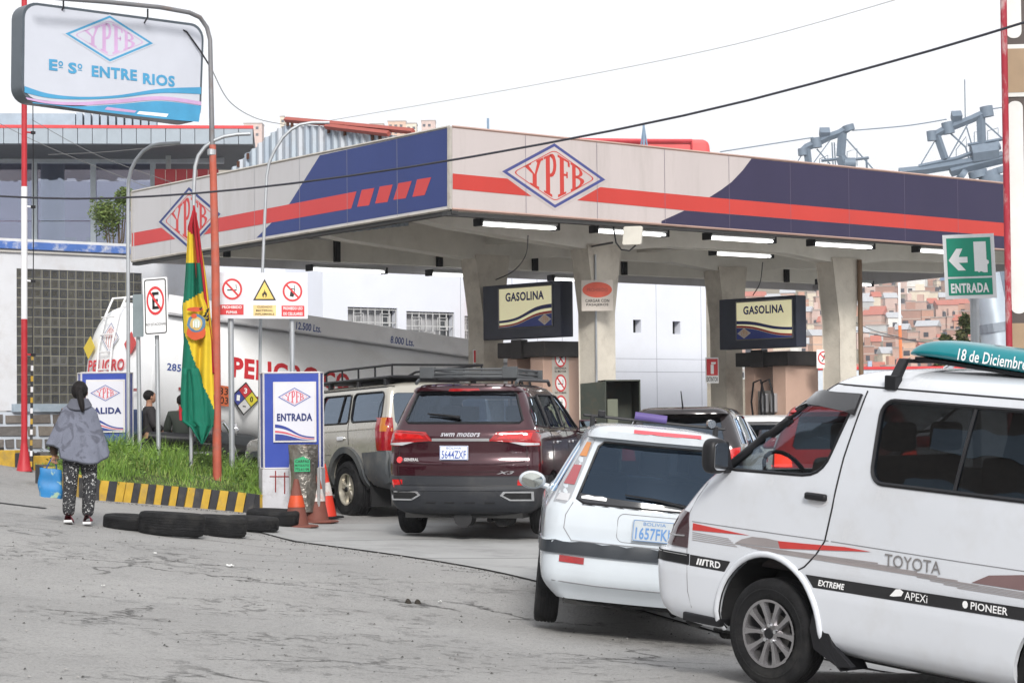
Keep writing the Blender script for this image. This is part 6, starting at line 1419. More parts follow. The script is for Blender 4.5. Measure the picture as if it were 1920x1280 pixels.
# grass
GR = [mat('grass_%d' % i, c_, .7, var=.3, sc=3) for i, c_ in enumerate(((.12, .22, .035), (.19, .31, .05), (.07, .14, .03), (.26, .32, .09)))]
mb = MB(); rg = random.Random(3); cnt = 0
while cnt < 26000:
    x, y = rg.uniform(-7.1, -2.5), rg.uniform(28.2, 33.6)
    if not inside(x, y): continue
    d_ = edged(x, y); nn = noise.noise(V((x*1.6, y*1.6, 3)))+.6*noise.noise(V((x*4, y*4, 7)))
    if d_ < .05 and rg.random() < .5: continue
    if y > 31.5 and rg.random() < .5: continue
    cnt += 1
    h = (.05+.17*smst(.12, .9, d_))*(1+1.3*nn)*rg.uniform(.4, 1.3)
    if h < .03: h = .03
    z = MZ(x, y)-.01; a = rg.random()*6.28; w_ = rg.uniform(.003, .0065); ln = rg.uniform(.1, .9)*h; ca, sa = math.cos(a), math.sin(a); b2 = rg.random()*6.28
    p = V((x, y, z)); s_ = V((ca*w_, sa*w_, 0)); t1 = p+V((math.cos(b2)*ln*.35, math.sin(b2)*ln*.35, h*.6)); t2 = p+V((math.cos(b2)*ln, math.sin(b2)*ln, h))
    mb.M(rg.choice(GR) if nn < .2 else rg.choice(GR[:2])).add([p-s_, p+s_, t1+s_*.8, t1-s_*.8, t2], [(0, 1, 2, 3), (3, 2, 4)])
for _ in range(260):                      # broad weed leaves
    x, y = rg.uniform(-6.6, -2.9), rg.uniform(28.6, 31.2)
    if not inside(x, y) or edged(x, y) < .12: continue
    p = V((x, y, MZ(x, y))); hh = rg.uniform(.15, .42); m_ = rg.choice(GR[:3])
    for k in range(9):
        b2 = rg.random()*6.28; q = p+V((rg.uniform(-.06, .06), rg.uniform(-.06, .06), hh*rg.uniform(.3, 1))); l_ = V((math.cos(b2), math.sin(b2), rg.uniform(-.2, .5)))*rg.uniform(.04, .09); s_ = l_.cross(V((0, 0, 1))).normalized()*.018
        mb.M(m_).add([q, q+l_*.5+s_, q+l_, q+l_*.5-s_], [(0, 1, 2, 3)])
tag(mb.build('grass'), 'bright green grass and weeds growing on the striped island', 'grass', kind='stuff')
# ================================================================ POSTS AND SIGNS on the island
def on_island(px, py, Y):
    q = at(px, py, Y); return V((q.x, q.y, MZ(q.x, q.y)-.05))
def post_z(px, Y): q = at(px, 640, Y); return V((q.x, q.y, (MZ(q.x, q.y) if inside(q.x, q.y) else G(q.x, q.y))-.05))
def pole_pts(px0, py0, px1, py1, Y): a = post_z(px0, Y); b = at(px1, py1, Y); return a, b
# NO ESTACIONAR
t = thing('no_parking_sign', 'NO ESTACIONAR sign with crossed letter E on a grey post in the grass', 'sign', post_z(297, 30.0))
a, b = post_z(297, 30.0), at(294, 618, 30.0); WB().M(GALV).tube([a, b], .030, 10).build('post', t, smooth=60)
F = Fr(at(270, 630, 29.93), (1, -.22, .05), (-.02, 0, 1)); w_ = F.uv(316, 626)[0]; h = F.uv(270, 522)[1]
WB().M(mat('sign_white', (.74, .74, .75), .4)).fprism(F, rrect(0, w_, 0, h, .02), -.004, 0).build('plate', t)
d = WB(); d.M(BLACKI); ring(d, F, rrect(.02, w_-.02, .02, h-.02, .03), rrect(.034, w_-.034, .034, h-.034, .02), .003)
no_symbol(d, F, w_*.5, h*.60, w_*.36, 'E', .003, h*.25); text(d, F, 'NO ESTACIONAR', w_*.1, h*.17, w_*.8, h*.045, BLACKI, .01, .003); d.build('lettering', t)
# sign seen from the back
t = thing('road_sign', 'blank grey back of a rectangular sign on a post beside the NO ESTACIONAR sign', 'sign', post_z(262, 30.6))
a, b = post_z(262, 30.6), at(258, 552, 30.6); WB().M(GALV).tube([a, b], .030, 10).build('post', t, smooth=60)
F = Fr(at(249, 632, 30.55), (1, -.5, 0)); WB().M(mat('sign_back_grey', (.28, .33, .35), .5, .3)).fprism(F, rrect(0, F.uv(269, 630)[0], 0, F.uv(249, 552)[1], .02), -.006, 0).build('plate', t)
# three-symbol board
t = thing('warning_board', 'white board with no smoking, flammable and no phone symbols on two grey posts', 'sign', post_z(433, 30.6))
for px0, px1 in ((434, 432), (548, 547)):
    a, b = post_z(px0, 30.6), at(px1, 530, 30.6); WB().M(GALV).tube([a, b], .040 if px0 < 500 else .034, 10).build('post', t, smooth=60)
F = Fr(at(407.5, 597, 30.5), (1, .0, -.012)); u = F.uv; w_ = u(577, 602)[0]; h = u(407, 511)[1]
pl = WB().M(mat('board_lilac_white', (.66, .66, .70), .5, dirt=.1)).fbx(F, 0, w_, 0, h, -.012, 0).build('plate', t)
d = WB(); r = u(454, 540)[0]-u(435.5, 541)[0]; r2 = abs(u(435.5, 562)[1]-u(435.5, 542)[1])
c = u(436, 542); no_symbol(d, F, c[0], c[1], r*1.02, 'smoke', .002, r2); c = u(549, 546); no_symbol(d, F, c[0], c[1], r*1.0, 'phone', .002, r2*.97)
T = [u(497, 523), u(475, 563), u(518, 563)]; d.M(BLACKI).fpoly(F, T, .002); cx = sum(p[0] for p in T)/3; cy = sum(p[1] for p in T)/3
d.M(mat('warning_yellow', (.78, .56, .15), .5)).fpoly(F, [(cx+(p[0]-cx)*.8, cy+(p[1]-cy)*.8) for p in T], .004)
fl_ = [(-.5, -.5), (-.62, -.1), (-.45, .3), (-.38, .0), (-.2, .5), (-.1, .3), (0, 1), (.2, .4), (.28, .5), (.35, .1), (.5, .3), (.6, -.1), (.5, -.5), (.2, -.8), (.28, -.35), (.0, .0), (-.25, -.4), (-.2, -.8)]
d.M(BLACKI).fpoly(F, [(cx+p[0]*.055, cy-.01+p[1]*.07) for p in fl_], .006)
for (x0, y0, x1, y1, m_, l1, l2, l3, lm) in ((413, 590, 457, 571, REDP, 'PROHIBIDO', 'FUMAR', '', WHITEI), (475, 592, 518, 572, mat('warning_cream', (.75, .55, .25), .5), 'CUIDADO', 'MATERIAL', 'INFLAMABLE', BLACKI), (528, 593, 571, 573, REDP, 'PROHIBIDO USO', 'DE CELULARES', '', WHITEI)):
    A, B = u(x0, y0), u(x1, y1); W_, H_ = B[0]-A[0], B[1]-A[1]; d.M(m_).fpoly(F, [A, (B[0], A[1]), B, (A[0], B[1])], .002)
    ls = [q for q in (l1, l2, l3) if q]; k = len(ls)
    for i, q in enumerate(ls): text(d, F, q, A[0]+W_*(.5-.42*min(1, len(q)/9)), A[1]+H_*((k-1-i)+.22)/k, W_*.84*min(1, len(q)/9), H_*.56/k, lm, .02, .004)
d.build('lettering', pl)
# totems
TB = mat('totem_blue', (.03, .06, .32), .4, var=.05, dirt=.15, dcol=(.1, .12, .3)); TF = mat('totem_edge', (.58, .56, .56), .5); TP = mat('totem_panel', (.60, .60, .66), .4, var=.03)
def totem(px, Y, word, label, base):
    x0, xs, x1, yt, yb, py0, py1, px0_, px1_, yg = px
    F = Fr(at(xs, yb, Y), (1, -.05, 0), (0, 0, 1)); u = F.uv; w_ = u(x1, yb)[0]; h = u(xs, yt)[1]; dp = .34
    o = F.p(w_/2, 0, 0); zg = min(MZ(o.x, o.y) if inside(o.x, o.y) else 9, G(o.x, o.y)+.1)-.1
    t = thing('totem_sign', label, 'sign', V((o.x, o.y, zg)), group='blue totem signs with white panels')
    # left flank turned to the camera
    xl = u(x0, yb)[0]
    body = [(0, 0), (w_, 0), (w_, -dp), (xl, -dp*.9)]
    P = [F.p(a, 0, c) for a, c in body]+[F.p(a, h, c) for a, c in body]
    WB().M(TB).add(P, [(3, 2, 1, 0), (4, 5, 6, 7), (0, 1, 5, 4), (1, 2, 6, 5), (2, 3, 7, 6), (3, 0, 4, 7)]).build('body', t)
    e = WB().M(TF)
    for (a, c) in body: e.tube([F.p(a, -.01, c), F.p(a, h+.01, c)], .013, 4)
    for k in (h, 0):
        for i in range(4): e.tube([F.p(body[i][0], k, body[i][1]), F.p(body[(i+1) % 4][0], k, body[(i+1) % 4][1])], .012, 4)
    e.build('edging', t)
    WB().M(mat('totem_base', (.5, .5, .53), .8, dirt=.6, dcol=(.2, .17, .15), dsc=4) if base else CONC).add([F.p(a, k, c) for k in (zg-F.o.z, -.012) for a, c in ((-.02, .01), (w_+.02, .01), (w_+.02, -dp-.02), (xl-.03, -dp*.9-.02))], [(3, 2, 1, 0), (4, 5, 6, 7), (0, 1, 5, 4), (1, 2, 6, 5), (2, 3, 7, 6), (3, 0, 4, 7)]).build('base', t)
    A, B = u(px0_, py1), u(px1_, py0); p = WB().M(TF).fbx(F, A[0], B[0], A[1], B[1], 0, .025).build('panel', t, bev=.004)
    A = (A[0]+.025, A[1]+.025); B = (B[0]-.025, B[1]-.025); W_, H_ = B[0]-A[0], B[1]-A[1]
    WB().M(TP).fbx(F, A[0], B[0], A[1], B[1], .025, .028).build('panel_face', t)
    d = WB(); emblem(d, F, A[0]+W_*.5, A[1]+H_*.765, W_*.42, H_*.165, mat('emblem_blue2', (.06, .08, .3), .5), mat('emblem_red2', (.55, .10, .13), .5), TP, .032)
    text(d, F, word, A[0]+W_*.05, A[1]+H_*.34, W_*.9, H_*.135, NAVY, .045, .032)
    Fq = F
    def cv(o1, am): return lambda a: A[1]+H_*(o1+am*(1/(1+math.exp(7*((a-A[0])/W_-.45)))))
    d.M(mat('sign_blue', (.03, .05, .25), .4)); band(d, F, A[0], B[0], cv(.035, .20), cv(.055, .24), .032)
    d.M(mat('emblem_red2', (.55, .10, .13), .5)); band(d, F, A[0], B[0], cv(.015, .13), cv(.03, .15), .032)
    d.M(mat('sign_blue', (.03, .05, .25), .4)); band(d, F, A[0], B[0], lambda a: A[1], cv(.0, .12), .031)
    d.build('lettering', p); return t, F
tE, FE = totem((482, 495, 600, 699, 878, 715, 829, 513, 593, 925), 29.7, 'ENTRADA', 'blue totem sign reading ENTRADA on a white base behind the traffic cones', True)
d = WB().M(mat('dark_red_paint', (.25, .02, .02), .6))
for a_, b_ in (((506, 893), (545, 893)), ((517, 882), (517, 922)), ((534, 885), (534, 925))): d.tube([FE.p(*FE.uv(*a_), .012), FE.p(*FE.uv(*b_), .012)], .008, 4)
d.build('painted_mark', tE)
tS, FS_ = totem((137, 153, 239, 699, 850, 711, 811, 162, 235, 860), 31.6, 'SALIDA', 'blue totem sign reading SALIDA, partly hidden by the woman in the poncho', False)
# orange pole with arm and the big hanging sign
t = thing('sign_pole', 'tall pole painted orange below and bare grey above, its top bent over the big sign', 'pole', post_z(406, 30))
a = post_z(406, 30.0); 
WB().M(mat('orange_pole_paint', (.40, .09, .055), .6, var=.15, sc=6, dirt=.5, dcol=(.2, .18, .17), dsc=5)).tube([a, at(404, 500, 30), at(398.5, 272, 30)], [.060, .056, .046], 14).build('lower_pole', t, smooth=60)
P_ = [at(398, 280, 30), at(394, 75, 30), at(388, 52, 30.0), at(375, 33, 29.9), at(355, 24, 29.8), at(300, 14, 29.5), at(200, 4, 29), at(120, -2, 28.6), at(60, -8, 28.3)]
WB().M(mat('weathered_steel', (.20, .20, .21), .6, .4, dirt=.5, dcol=(.2, .12, .08), dsc=5)).tube(P_, [.036]+[.030]*8, 12).build('upper_pole', t, smooth=60)
c = WB().M(GALV); c.lathe([(.045, 0), (.06, .01), (.06, .08), (.045, .09)], o=at(397, 292, 30), n=14); c.build('collar', t)
bs = thing('hanging_sign', 'large faded YPFB lightbox reading ENTRE RIOS, hanging from a bent pole', 'sign', at(200, 120, 29))
Fb = Fr(at(42, 186, 28.6), VD, (0, 0, 1)); u = Fb.uv
# rectangle with large rounded corners traced in the sign's own plane
c0, c1, c2, c3 = u(40, 188), u(376, 233), u(383, 47), u(42, 2)
def inner(s_, t_): 
    a = (c0[0]+(c1[0]-c0[0])*s_, c0[1]+(c1[1]-c0[1])*s_); b = (c3[0]+(c2[0]-c3[0])*s_, c3[1]+(c2[1]-c3[1])*s_); return (a[0]+(b[0]-a[0])*t_, a[1]+(b[1]-a[1])*t_)
SW, SH = c1[0]-c0[0], c3[1]-c0[1]
def rr2(ins, r): 
    return [inner(a/SW, b/SH) for a, b in rrect(ins, SW-ins, ins, SH-ins, r, 6)]
case = mat('lightbox_case', (.10, .12, .14), .4, .5, dirt=.3)
WB().M(case).fprism(Fb, rr2(0, .20), -.30, 0).build('case', bs, smooth=30)
FW3 = mat('lightbox_face', (.50, .52, .58), .5, var=.03)
WB().M(FW3).fprism(Fb, rr2(.035, .18), 0, .008).build('face', bs)
d = WB(); PB = mat('pale_blue_print', (.06, .28, .48), .5); PP = mat('pale_pink_print', (.50, .32, .52), .5)
A = u(205, 73); L_ = u(121, 61); T_ = u(205.5, 30); R_ = u(286, 85)
emblem(d, Fb, A[0], A[1], (R_[0]-L_[0])/2, abs(T_[1]-A[1]), PB, PP, FW3, .014)
for body, l_, r_, sh in (('E', (91, 111), (107, 131), 0), ('S', (127, 117), (143, 137), 0), ('ENTRE', (171, 123), (256, 153), 0), ('RIOS', (267, 137), (327, 162), 0)):
    a_, b_ = u(*l_), u(*r_); hh = abs(u(l_[0], l_[1])[1]-u(l_[0], l_[1]+21)[1])
    text(d, Fb, body, a_[0], a_[1]-hh, b_[0]-a_[0], hh, PB, .04, .014)
for px_, py_ in ((110, 120), (146, 125)):
    a_ = u(px_+3, py_); ring(d, Fb, arc(a_[0], a_[1], .035, 0, 330, 11), arc(a_[0], a_[1], .018, 0, 330, 11), .014); d.m[-12:] = [PB]*12
    d.M(PB).fpoly(Fb, [(a_[0]-.03, a_[1]-.055), (a_[0]+.03, a_[1]-.055), (a_[0]+.03, a_[1]-.045), (a_[0]-.03, a_[1]-.045)], .014)
def bnd(m_, T1, T2, c_):
    d.M(m_); pts1 = [u(*p) for p in T1]; pts2 = [u(*p) for p in T2]
    def I(P, k): 
        k *= len(P)-1; i = min(int(k), len(P)-2); f = k-i
        p0, p1, p2, p3 = P[max(0, i-1)], P[i], P[i+1], P[min(len(P)-1, i+2)]
        return tuple(.5*((2*p1[q])+(-p0[q]+p2[q])*f+(2*p0[q]-5*p1[q]+4*p2[q]-p3[q])*f*f+(-p0[q]+3*p1[q]-3*p2[q]+p3[q])*f**3) for q in (0, 1))
    for k in range(30):
        a1, a2, b1, b2 = I(pts1, k/30), I(pts1, (k+1)/30), I(pts2, k/30), I(pts2, (k+1)/30); d.add([Fb.p(*q, c_) for q in (a1, a2, b2, b1)], [(0, 1, 2, 3)])
bnd(PB, [(45, 162), (90, 176), (150, 182), (220, 179), (300, 167), (376, 164)], [(45, 174), (90, 184), (150, 187), (220, 184), (300, 175), (376, 177)], .0145)
bnd(PP, [(47, 183), (90, 190), (150, 192), (220, 187), (300, 181), (376, 191)], [(50, 187), (90, 195), (150, 198), (220, 194), (300, 188), (376, 198)], .0150)
bnd(PB, [(60, 192), (100, 197), (150, 200), (220, 196), (300, 190), (376, 199)], [(60, 194), (100, 198), (150, 205), (220, 214), (300, 223), (372, 229)], .0140)
for q, m_ in (([(200, 201), (255, 208), (251, 212), (195, 206)], PP), ([(260, 209), (315, 214), (311, 220), (255, 214)], WHITEI)): d.M(m_).fpoly(Fb, [u(*p) for p in q], .016)
d.build('lettering', bs)
for px_, py_, yb in ((119, 0, 14), (277, 17, 32)):
    Y = 28.9 if px_ < 200 else 29.5
    WB().M(BLACKP).tube([at(px_, py_, Y), at(px_, yb, Y), Fb.p(*u(px_, yb+16), -.15)], .012, 5).build('hanger', bs)
WB().M(BLACKP).tube([Fb.p(*u(325, 43), -.1), at(350, 60, 30.1), at(375, 95, 30.2), at(397, 130, 30.1)], .012, 5).build('sign_cable', bs)
# curved flag and lamp poles
def crook(name, label, P, Y, r=.026, extra=None):
    t = thing(name, label, 'pole', post_z(P[0][0], Y), group='grey poles with curved tops on the island')
    a = post_z(P[0][0], Y); WB().M(GALV).tube([a]+[at(x, y, Y+dy) for x, y, dy in P[1:]], r, 10).build('pole', t, smooth=60); return t
def curve3(*pts): return list(pts)
crook('curved_pole', 'curved grey pole at the left end of the canopy, bent to the right', [(240, 850), (240, 390, 0), (241, 340, 0), (246, 318, 0), (255, 300, 0), (268, 284, 0), (285, 273, 0), (300, 270, 0), (338, 268, 0)], 31.0)
fp = crook('flag_pole', 'thin curved grey pole that carries the tricolour flag', [(357, 890), (359, 600, 0), (364, 345, 0), (366, 312, 0), (372, 292, 0), (384, 276, 0), (400, 264, 0), (420, 256, 0), (445, 252, 0), (470, 251, 0)], 30.0)
crook('curved_pole', 'curved grey pole rising behind the three-symbol warning board', [(484, 880), (488, 620, 0), (495, 440, 0), (500, 330, 0), (505, 304, 0), (515, 282, 0), (530, 258, 0), (546, 243, 0), (562, 234, 0), (585, 230, 0), (618, 230, 0)], 31.2, .022)
# red and white pole with halyard
t = thing('barber_pole', 'red and white banded pole in front of the stone wall at far left', 'pole', GP(at(45, 640, 35.5).x, 35.5))
Yp = 35.5; bz = GP(at(45, 640, Yp).x, Yp); RPm = mat('pole_red', (.42, .02, .03), .5, dirt=.3, dcol=(.3, .1, .1)); WPm = mat('pole_white', (.72, .72, .74), .5, dirt=.2)
ys = [(872, 598, RPm, .05), (598, 350, WPm, .05), (350, -10, RPm, .045)]
for y0, y1, m_, r_ in ys: a = at(45.5, y0, Yp) if y0 < 870 else bz; WB().M(m_).tube([a, at(45.5, y1, Yp)], r_, 12).build('pole_band', t, smooth=60)
WB().M(RPm).lathe([(.13, 0), (.12, .03), (.07, .30), (.05, .45)], o=bz, n=14).build('pole_base', t, smooth=60)
for y_, m_ in ((248, RPm), (387, WPm), (526, WPm), (664, RPm)): q0, q1 = at(46, y_, Yp), at(62, y_+1, Yp); WB().M(m_).tube([q0, q1], .014, 5).M(BLACKP).lathe([(.001, -.03), (.04, -.02), (.04, .02), (.001, .03)], o=q1, n=8).build('arm', t)
WB().M(BLACKP).tube([at(61, 100, Yp), at(63, 400, Yp), at(61.5, 670, Yp)], .008, 4).build('halyard', t)
mb = WB()
A, B = at(60.5, 665, Yp), GP(at(58, 860, Yp).x, Yp, 0)
for i in range(22): a, b = A.lerp(B, i/22), A.lerp(B, (i+1)/22); mb.M((YEL, BLK, WPm, BLK)[i % 4]).tube([a, b], .022, 6)
mb.build('wire_guard', t)
# ---------------------------------------------------------------- flag
fl = thing('flag', 'red, yellow and green flag with coat of arms hanging from a thin pole', 'flag', at(362, 400, 30))
FLG = [mat('flag_red', (.36, .012, .022), .8, var=.1), mat('flag_yellow', (.60, .42, .02), .8, var=.08), mat('flag_green', (.0, .125, .075), .8, var=.12)]
def cloth(cols, m_, yoff, amp, name='cloth', seed=0, thick=None):
    # cols: list of rows (py, pxL, pxR)
    mb = WB(); nu = 30; rows = []
    ny = 120; y0, y1 = cols[0][0], cols[-1][0]
    for j in range(ny+1):
        py = y0+(y1-y0)*j/ny
        for (a, b) in zip(cols, cols[1:]):
            if a[0] <= py <= b[0]: t_ = (py-a[0])/(b[0]-a[0]); xl = a[1]+(b[1]-a[1])*t_; xr = a[2]+(b[2]-a[2])*t_; break
        rows.append([at(xl+(xr-xl)*i/nu, py, 29.93+yoff+amp*(math.sin(i/nu*11+seed+j*.02)+.6*math.sin(i/nu*19+j*.035))*min(1, j/12+.2)) for i in range(nu+1)])
    mb.v = [p for r in rows for p in r]
    for j in range(ny):
        for i in range(nu): mb.f.append([j*(nu+1)+i, j*(nu+1)+i+1, (j+1)*(nu+1)+i+1, (j+1)*(nu+1)+i]); mb.m.append(m_(j/ny, i/nu, y0+(y1-y0)*j/ny) if callable(m_) else m_)
    o = mb.build(name, fl, smooth=60)
    sd_ = o.modifiers.new('s', 'SOLIDIFY'); sd_.thickness = .006; return o
Rm, Ym, Gm = FLG
cloth([(385, 362, 364), (430, 361, 373), (500, 365, 381), (560, 372, 388), (640, 382, 398), (700, 388, 402)], Rm, .0, .012, seed=1)
cloth([(470, 372, 378), (520, 376, 386), (600, 384, 396), (660, 388, 400), (740, 394, 404)], lambda t_, s_, py: Ym, .03, .01, seed=2)
def front(t_, s_, py):
    if py < 430+14*s_: return Rm
    if py < 490: return Ym if s_ < .8 else Rm
    if py < 566-22*s_: return Gm
    return Ym if s_ > max(.02, .08+(py-630)/150) else Gm
cloth([(395, 361, 363), (425, 352, 366), (470, 350, 372), (520, 347, 378), (560, 344, 382), (575, 342, 388), (640, 345, 396), (700, 341, 398), (770, 339, 402), (800, 352, 400)], front, -.06, .045, seed=0)
# lower green tail
cloth([(690, 341, 372), (740, 339, 388), (790, 342, 398), (800, 357, 398), (832, 377, 381)], Gm, -.11, .035, seed=3)
cloth([(762, 336, 338), (775, 336, 345), (786, 337, 350), (788, 338, 350)], Rm, -.13, .004, seed=1)
# coat of arms
F = Fr(at(368, 610, 29.76), (1, 0, 0)); s_ = 30/4200; d = WB(); X = lambda px_, py_: F.uv(px_, py_)
rgc = random.Random(4)
def blob(cx, cy, rx, ry, m_, c_): d.M(m_).fpoly(F, [(X(cx, cy)[0]+rx*s_*math.cos(rad(a))*(1+.15*rgc.random()), X(cx, cy)[1]+ry*s_*math.sin(rad(a))*(1+.15*rgc.random())) for a in range(0, 360, 24)], c_)
CB_ = mat('crest_blue', (.08, .16, .26), .8); CR_ = mat('crest_red', (.5, .08, .03), .8); CG_ = mat('crest_gold', (.5, .35, .12), .8)
blob(368, 622, 17, 14, CR_, .0); blob(368, 606, 16, 16, CB_, .003); blob(368, 606, 11, 12, CG_, .006); blob(369, 606, 7, 8, mat('crest_pale', (.45, .50, .42), .8), .009); blob(364, 592, 5, 4, CR_, .012); blob(366, 580, 14, 4, CR_, .004)
for k in range(9): x_, y_ = 376+rgc.uniform(-3, 12), 600+rgc.uniform(-22, 6); d.M(BLACKI).fpoly(F, [X(x_, y_), X(x_+7, y_-5), X(x_+4, y_+3)], .014)
for x_ in (362, 367, 372): d.M(mat('crest_white', (.7, .7, .7), .8)).fpoly(F, [X(x_, 614), X(x_+1.5, 614), X(x_+1.5, 602), X(x_, 602)], .016)
d.build('crest', fl)
# ---------------------------------------------------------------- bin, cones, tyres
q = V((-2.82, 29.15, 0)); Yb = 29.2; bb = GP(at(567, 640, Yb).x, Yb); t = thing('bin', 'battered silver litter bin with a green CARPAS sticker between two short posts', 'bin', bb)
FOIL = mat('crumpled_foil', (.30, .28, .25), .3, .8, var=.4, sc=6, bump=1.0, bsc=14, dirt=.6, dcol=(.14, .07, .04), dsc=5)
hb = 1.6+(795-838)*Yb/4200-bb.z+.03; hb = max(.5, hb); mb = WB().M(FOIL)
def can(u_, v_):
    a = u_*2*math.pi; r_ = (.165+.03*v_)*(1+.05*noise.noise(V((math.cos(a)*3, math.sin(a)*3, v_*7)))+.03*math.sin(a*5+v_*9)); return bb+V((math.cos(a)*r_, math.sin(a)*r_*.9, .12+v_*(hb-.12)))
mb.grid(can, 36, 22).build('drum', t, smooth=60)
WB().M(DARK).lathe([(.001, 0), (.175, 0)], o=bb+V((0, 0, hb-.05)), n=20).build('opening', t)
for px_ in (545, 597):
    q = at(px_, 870, Yb-.05); g_ = GP(q.x, q.y); WB().M(mat('post_zinc', (.38, .38, .38), .5, .5, dirt=.5, dcol=(.2, .14, .1), dsc=7)).tube([V((q.x, q.y, g_.z-.02)), V((q.x, q.y, g_.z+hb*.72))], .022, 8).build('short_post', t)
F = Fr(at(552, 884, Yb-.22), (1, 0, 0)); u = F.uv; w_ = u(581, 884)[0]; h = u(552, 857)[1]
s_ = WB().M(mat('sticker_green', (.03, .35, .15), .5)).fprism(F, [(0, 0), (w_, 0), (w_, h*.8), (w_*.55, h*1.05), (0, h*.85)], -.06, 0).build('sticker', t)
d = WB(); text(d, F, 'CARPAS', w_*.06, h*.62, w_*.88, h*.2, BLACKI, .02, .003); text(d, F, 'MOTOS-AUTOS', w_*.06, h*.36, w_*.88, h*.16, BLACKI, .02, .003); text(d, F, '772-61108', w_*.06, h*.08, w_*.88, h*.18, BLACKI, .02, .003); d.build('lettering', s_)
CO = [mat('cone_orange', (.55, .07, .02), .55, var=.15, sc=5, dirt=.5, dcol=(.14, .05, .04), dsc=4), mat('cone_brown', (.17, .055, .04), .7, var=.25, sc=5, dirt=.5, dcol=(.08, .05, .04), dsc=5), mat('cone_red', (.62, .04, .02), .5, var=.08, dirt=.2, dcol=(.3, .06, .04))]
CWH = mat('cone_band', (.58, .55, .53), .6, dirt=.8, dcol=(.5, .07, .03), dsc=10)
def cone(px_, py_, h, r_, kind, label, tilt=0):
    P = ground_at(px_, py_); t = thing('traffic_cone', label, 'traffic cone', M=Matrix.Translation(P) @ Matrix.Rotation(tilt, 4, 'Y'), group='traffic cones beside the bin')
    low, mid, top = kind
    def rr(z): return r_*(1-z/h)*.86+.028
    mb = MB().M(BLACKP if low is CO[2] else CO[1]).lathe([(.001, 0), (r_*1.75, 0), (r_*1.8, .012), (r_*1.7, .028), (r_*1.1, .035), (.001, .035)], n=8 if low is not CO[2] else 4); mb.build('base', t)
    z0 = .03; zs = (h*.42, h*.66)
    for a, b, m_, nm in ((z0, zs[0], low, 'cone_body'), (zs[0], zs[1], mid, 'reflective_band'), (zs[1], h, top, 'cone_top')):
        MB().M(m_).lathe([(rr(a)+(.004 if nm == 'reflective_band' else 0), a), (rr((a+b)/2)+(.004 if nm == 'reflective_band' else 0), (a+b)/2), (rr(b)+(.003 if nm == 'reflective_band' else 0), b)]+([(.02, b), (.001, b-.01)] if b == h else []), n=26).build(nm, t, smooth=60)
cone(556, 988, .60, .155, (CO[1], CO[0], CO[1]), 'dirty brown and orange traffic cone, foremost and leftmost of the three')
cone(594, 979, .66, .16, (CO[1], CWH, CO[0]), 'orange traffic cone with torn white band, middle of the three')
cone(613, 972, .74, .13, (CO[2], CWH, CO[2]), 'bright red slim traffic cone with white bands, furthest right of the three', rad(-3))
def tyre(px_, py_, Ro, wd, label, tilt=(0, 0), rot=0):
    P = ground_at(px_, py_); d_ = (P-CAM); d_.z = 0; P = P+d_.normalized()*Ro*.95; P.z = G(P.x, P.y)+wd/2
    m_ = Matrix.Translation(P) @ Matrix.Rotation(tilt[0], 4, 'X') @ Matrix.Rotation(tilt[1], 4, 'Y') @ Matrix.Rotation(rot, 4, 'Z')
    ri = Ro*.58; h = wd/2; mb = MB().M(RUBBER)
    prof = [(ri, -h*.55), (ri+.015, -h*.8), (Ro*.84, -h), (Ro*.95, -h*.9), (Ro, -h*.66)]
    for g_ in (-.45, -.22, .0, .22, .45): prof += [(Ro+.002, h*(g_-.04)), (Ro-.003, h*(g_-.03)), (Ro-.003, h*(g_+.03)), (Ro+.002, h*(g_+.04))]
    prof += [(Ro, h*.66), (Ro*.95, h*.9), (Ro*.84, h), (ri+.015, h*.8), (ri, h*.55), (ri+.03, 0)]
    mb.lathe(prof, n=56, closed=True); o = mb.build('old_tyre', smooth=40); o.matrix_world = m_; tag(o, label, 'tyre', 'old tyres lying along the island kerb')
tyre(246, 995, .30, .155, 'old black tyre lying flat, leftmost of the row by the kerb', (.02, .08))
tyre(322, 1007, .355, .25, 'large thick old tyre lying flat, second from the left, overlapping its neighbour', (-.03, .07))
tyre(414, 1007, .29, .22, 'old tyre lying flat just right of the largest tyre', (.02, .09))
tyre(472, 998, .32, .17, 'old tyre lying flat behind the row, close to the striped kerb', (.0, .06))
tyre(512, 987, .33, .19, 'worn old tyre lying flat just left of the traffic cones', (.03, .05))
# ================================================================ RIGHT HAND: entry sign, banner pole, duct, posts
t = thing('entry_sign', 'green and white ENTRADA sign with arrow and door symbol on a grey post', 'sign', GP(at(1830, 700, 22).x, 22))
F = Fr(at(1773, 561, 22), (.93, -.36, 0), (-.035, 0, 1)); u = F.uv; w_ = u(1869, 547)[0]; h = u(1769, 441)[1]
WB().M(mat('sign_white', (.74, .74, .75), .4)).fbx(F, 0, w_, 0, h, -.01, 0).build('plate', t)
GN = mat('sign_green', (.01, .27, .17), .45, var=.04); d = WB(); e = .035
d.M(GN).fpoly(F, [(e, h*.345), (w_-e, h*.345), (w_-e, h-e), (e, h-e)], .003); d.fpoly(F, [(e, e), (w_-e, e), (w_-e, h*.315), (e, h*.315)], .003)
d.M(WHITEI); X = lambda a, b: (a*w_, b*h)
d.fpoly(F, [X(.10, .60), X(.28, .44), X(.43, .44), X(.30, .56), X(.47, .56), X(.47, .65), X(.30, .65), X(.38, .78), X(.26, .78)], .005)
d.fpoly(F, [X(.60, .42), X(.66, .42), X(.68, .40), X(.72, .42), X(.78, .40), X(.85, .40), X(.85, .52), X(.88, .54), X(.88, .58), X(.84, .60), X(.84, .88), X(.60, .88)], .005)
text(d, F, 'ENTRADA', *X(.12, .09), w_*.74, h*.15, WHITEI, .04, .005); d.build('lettering', t)
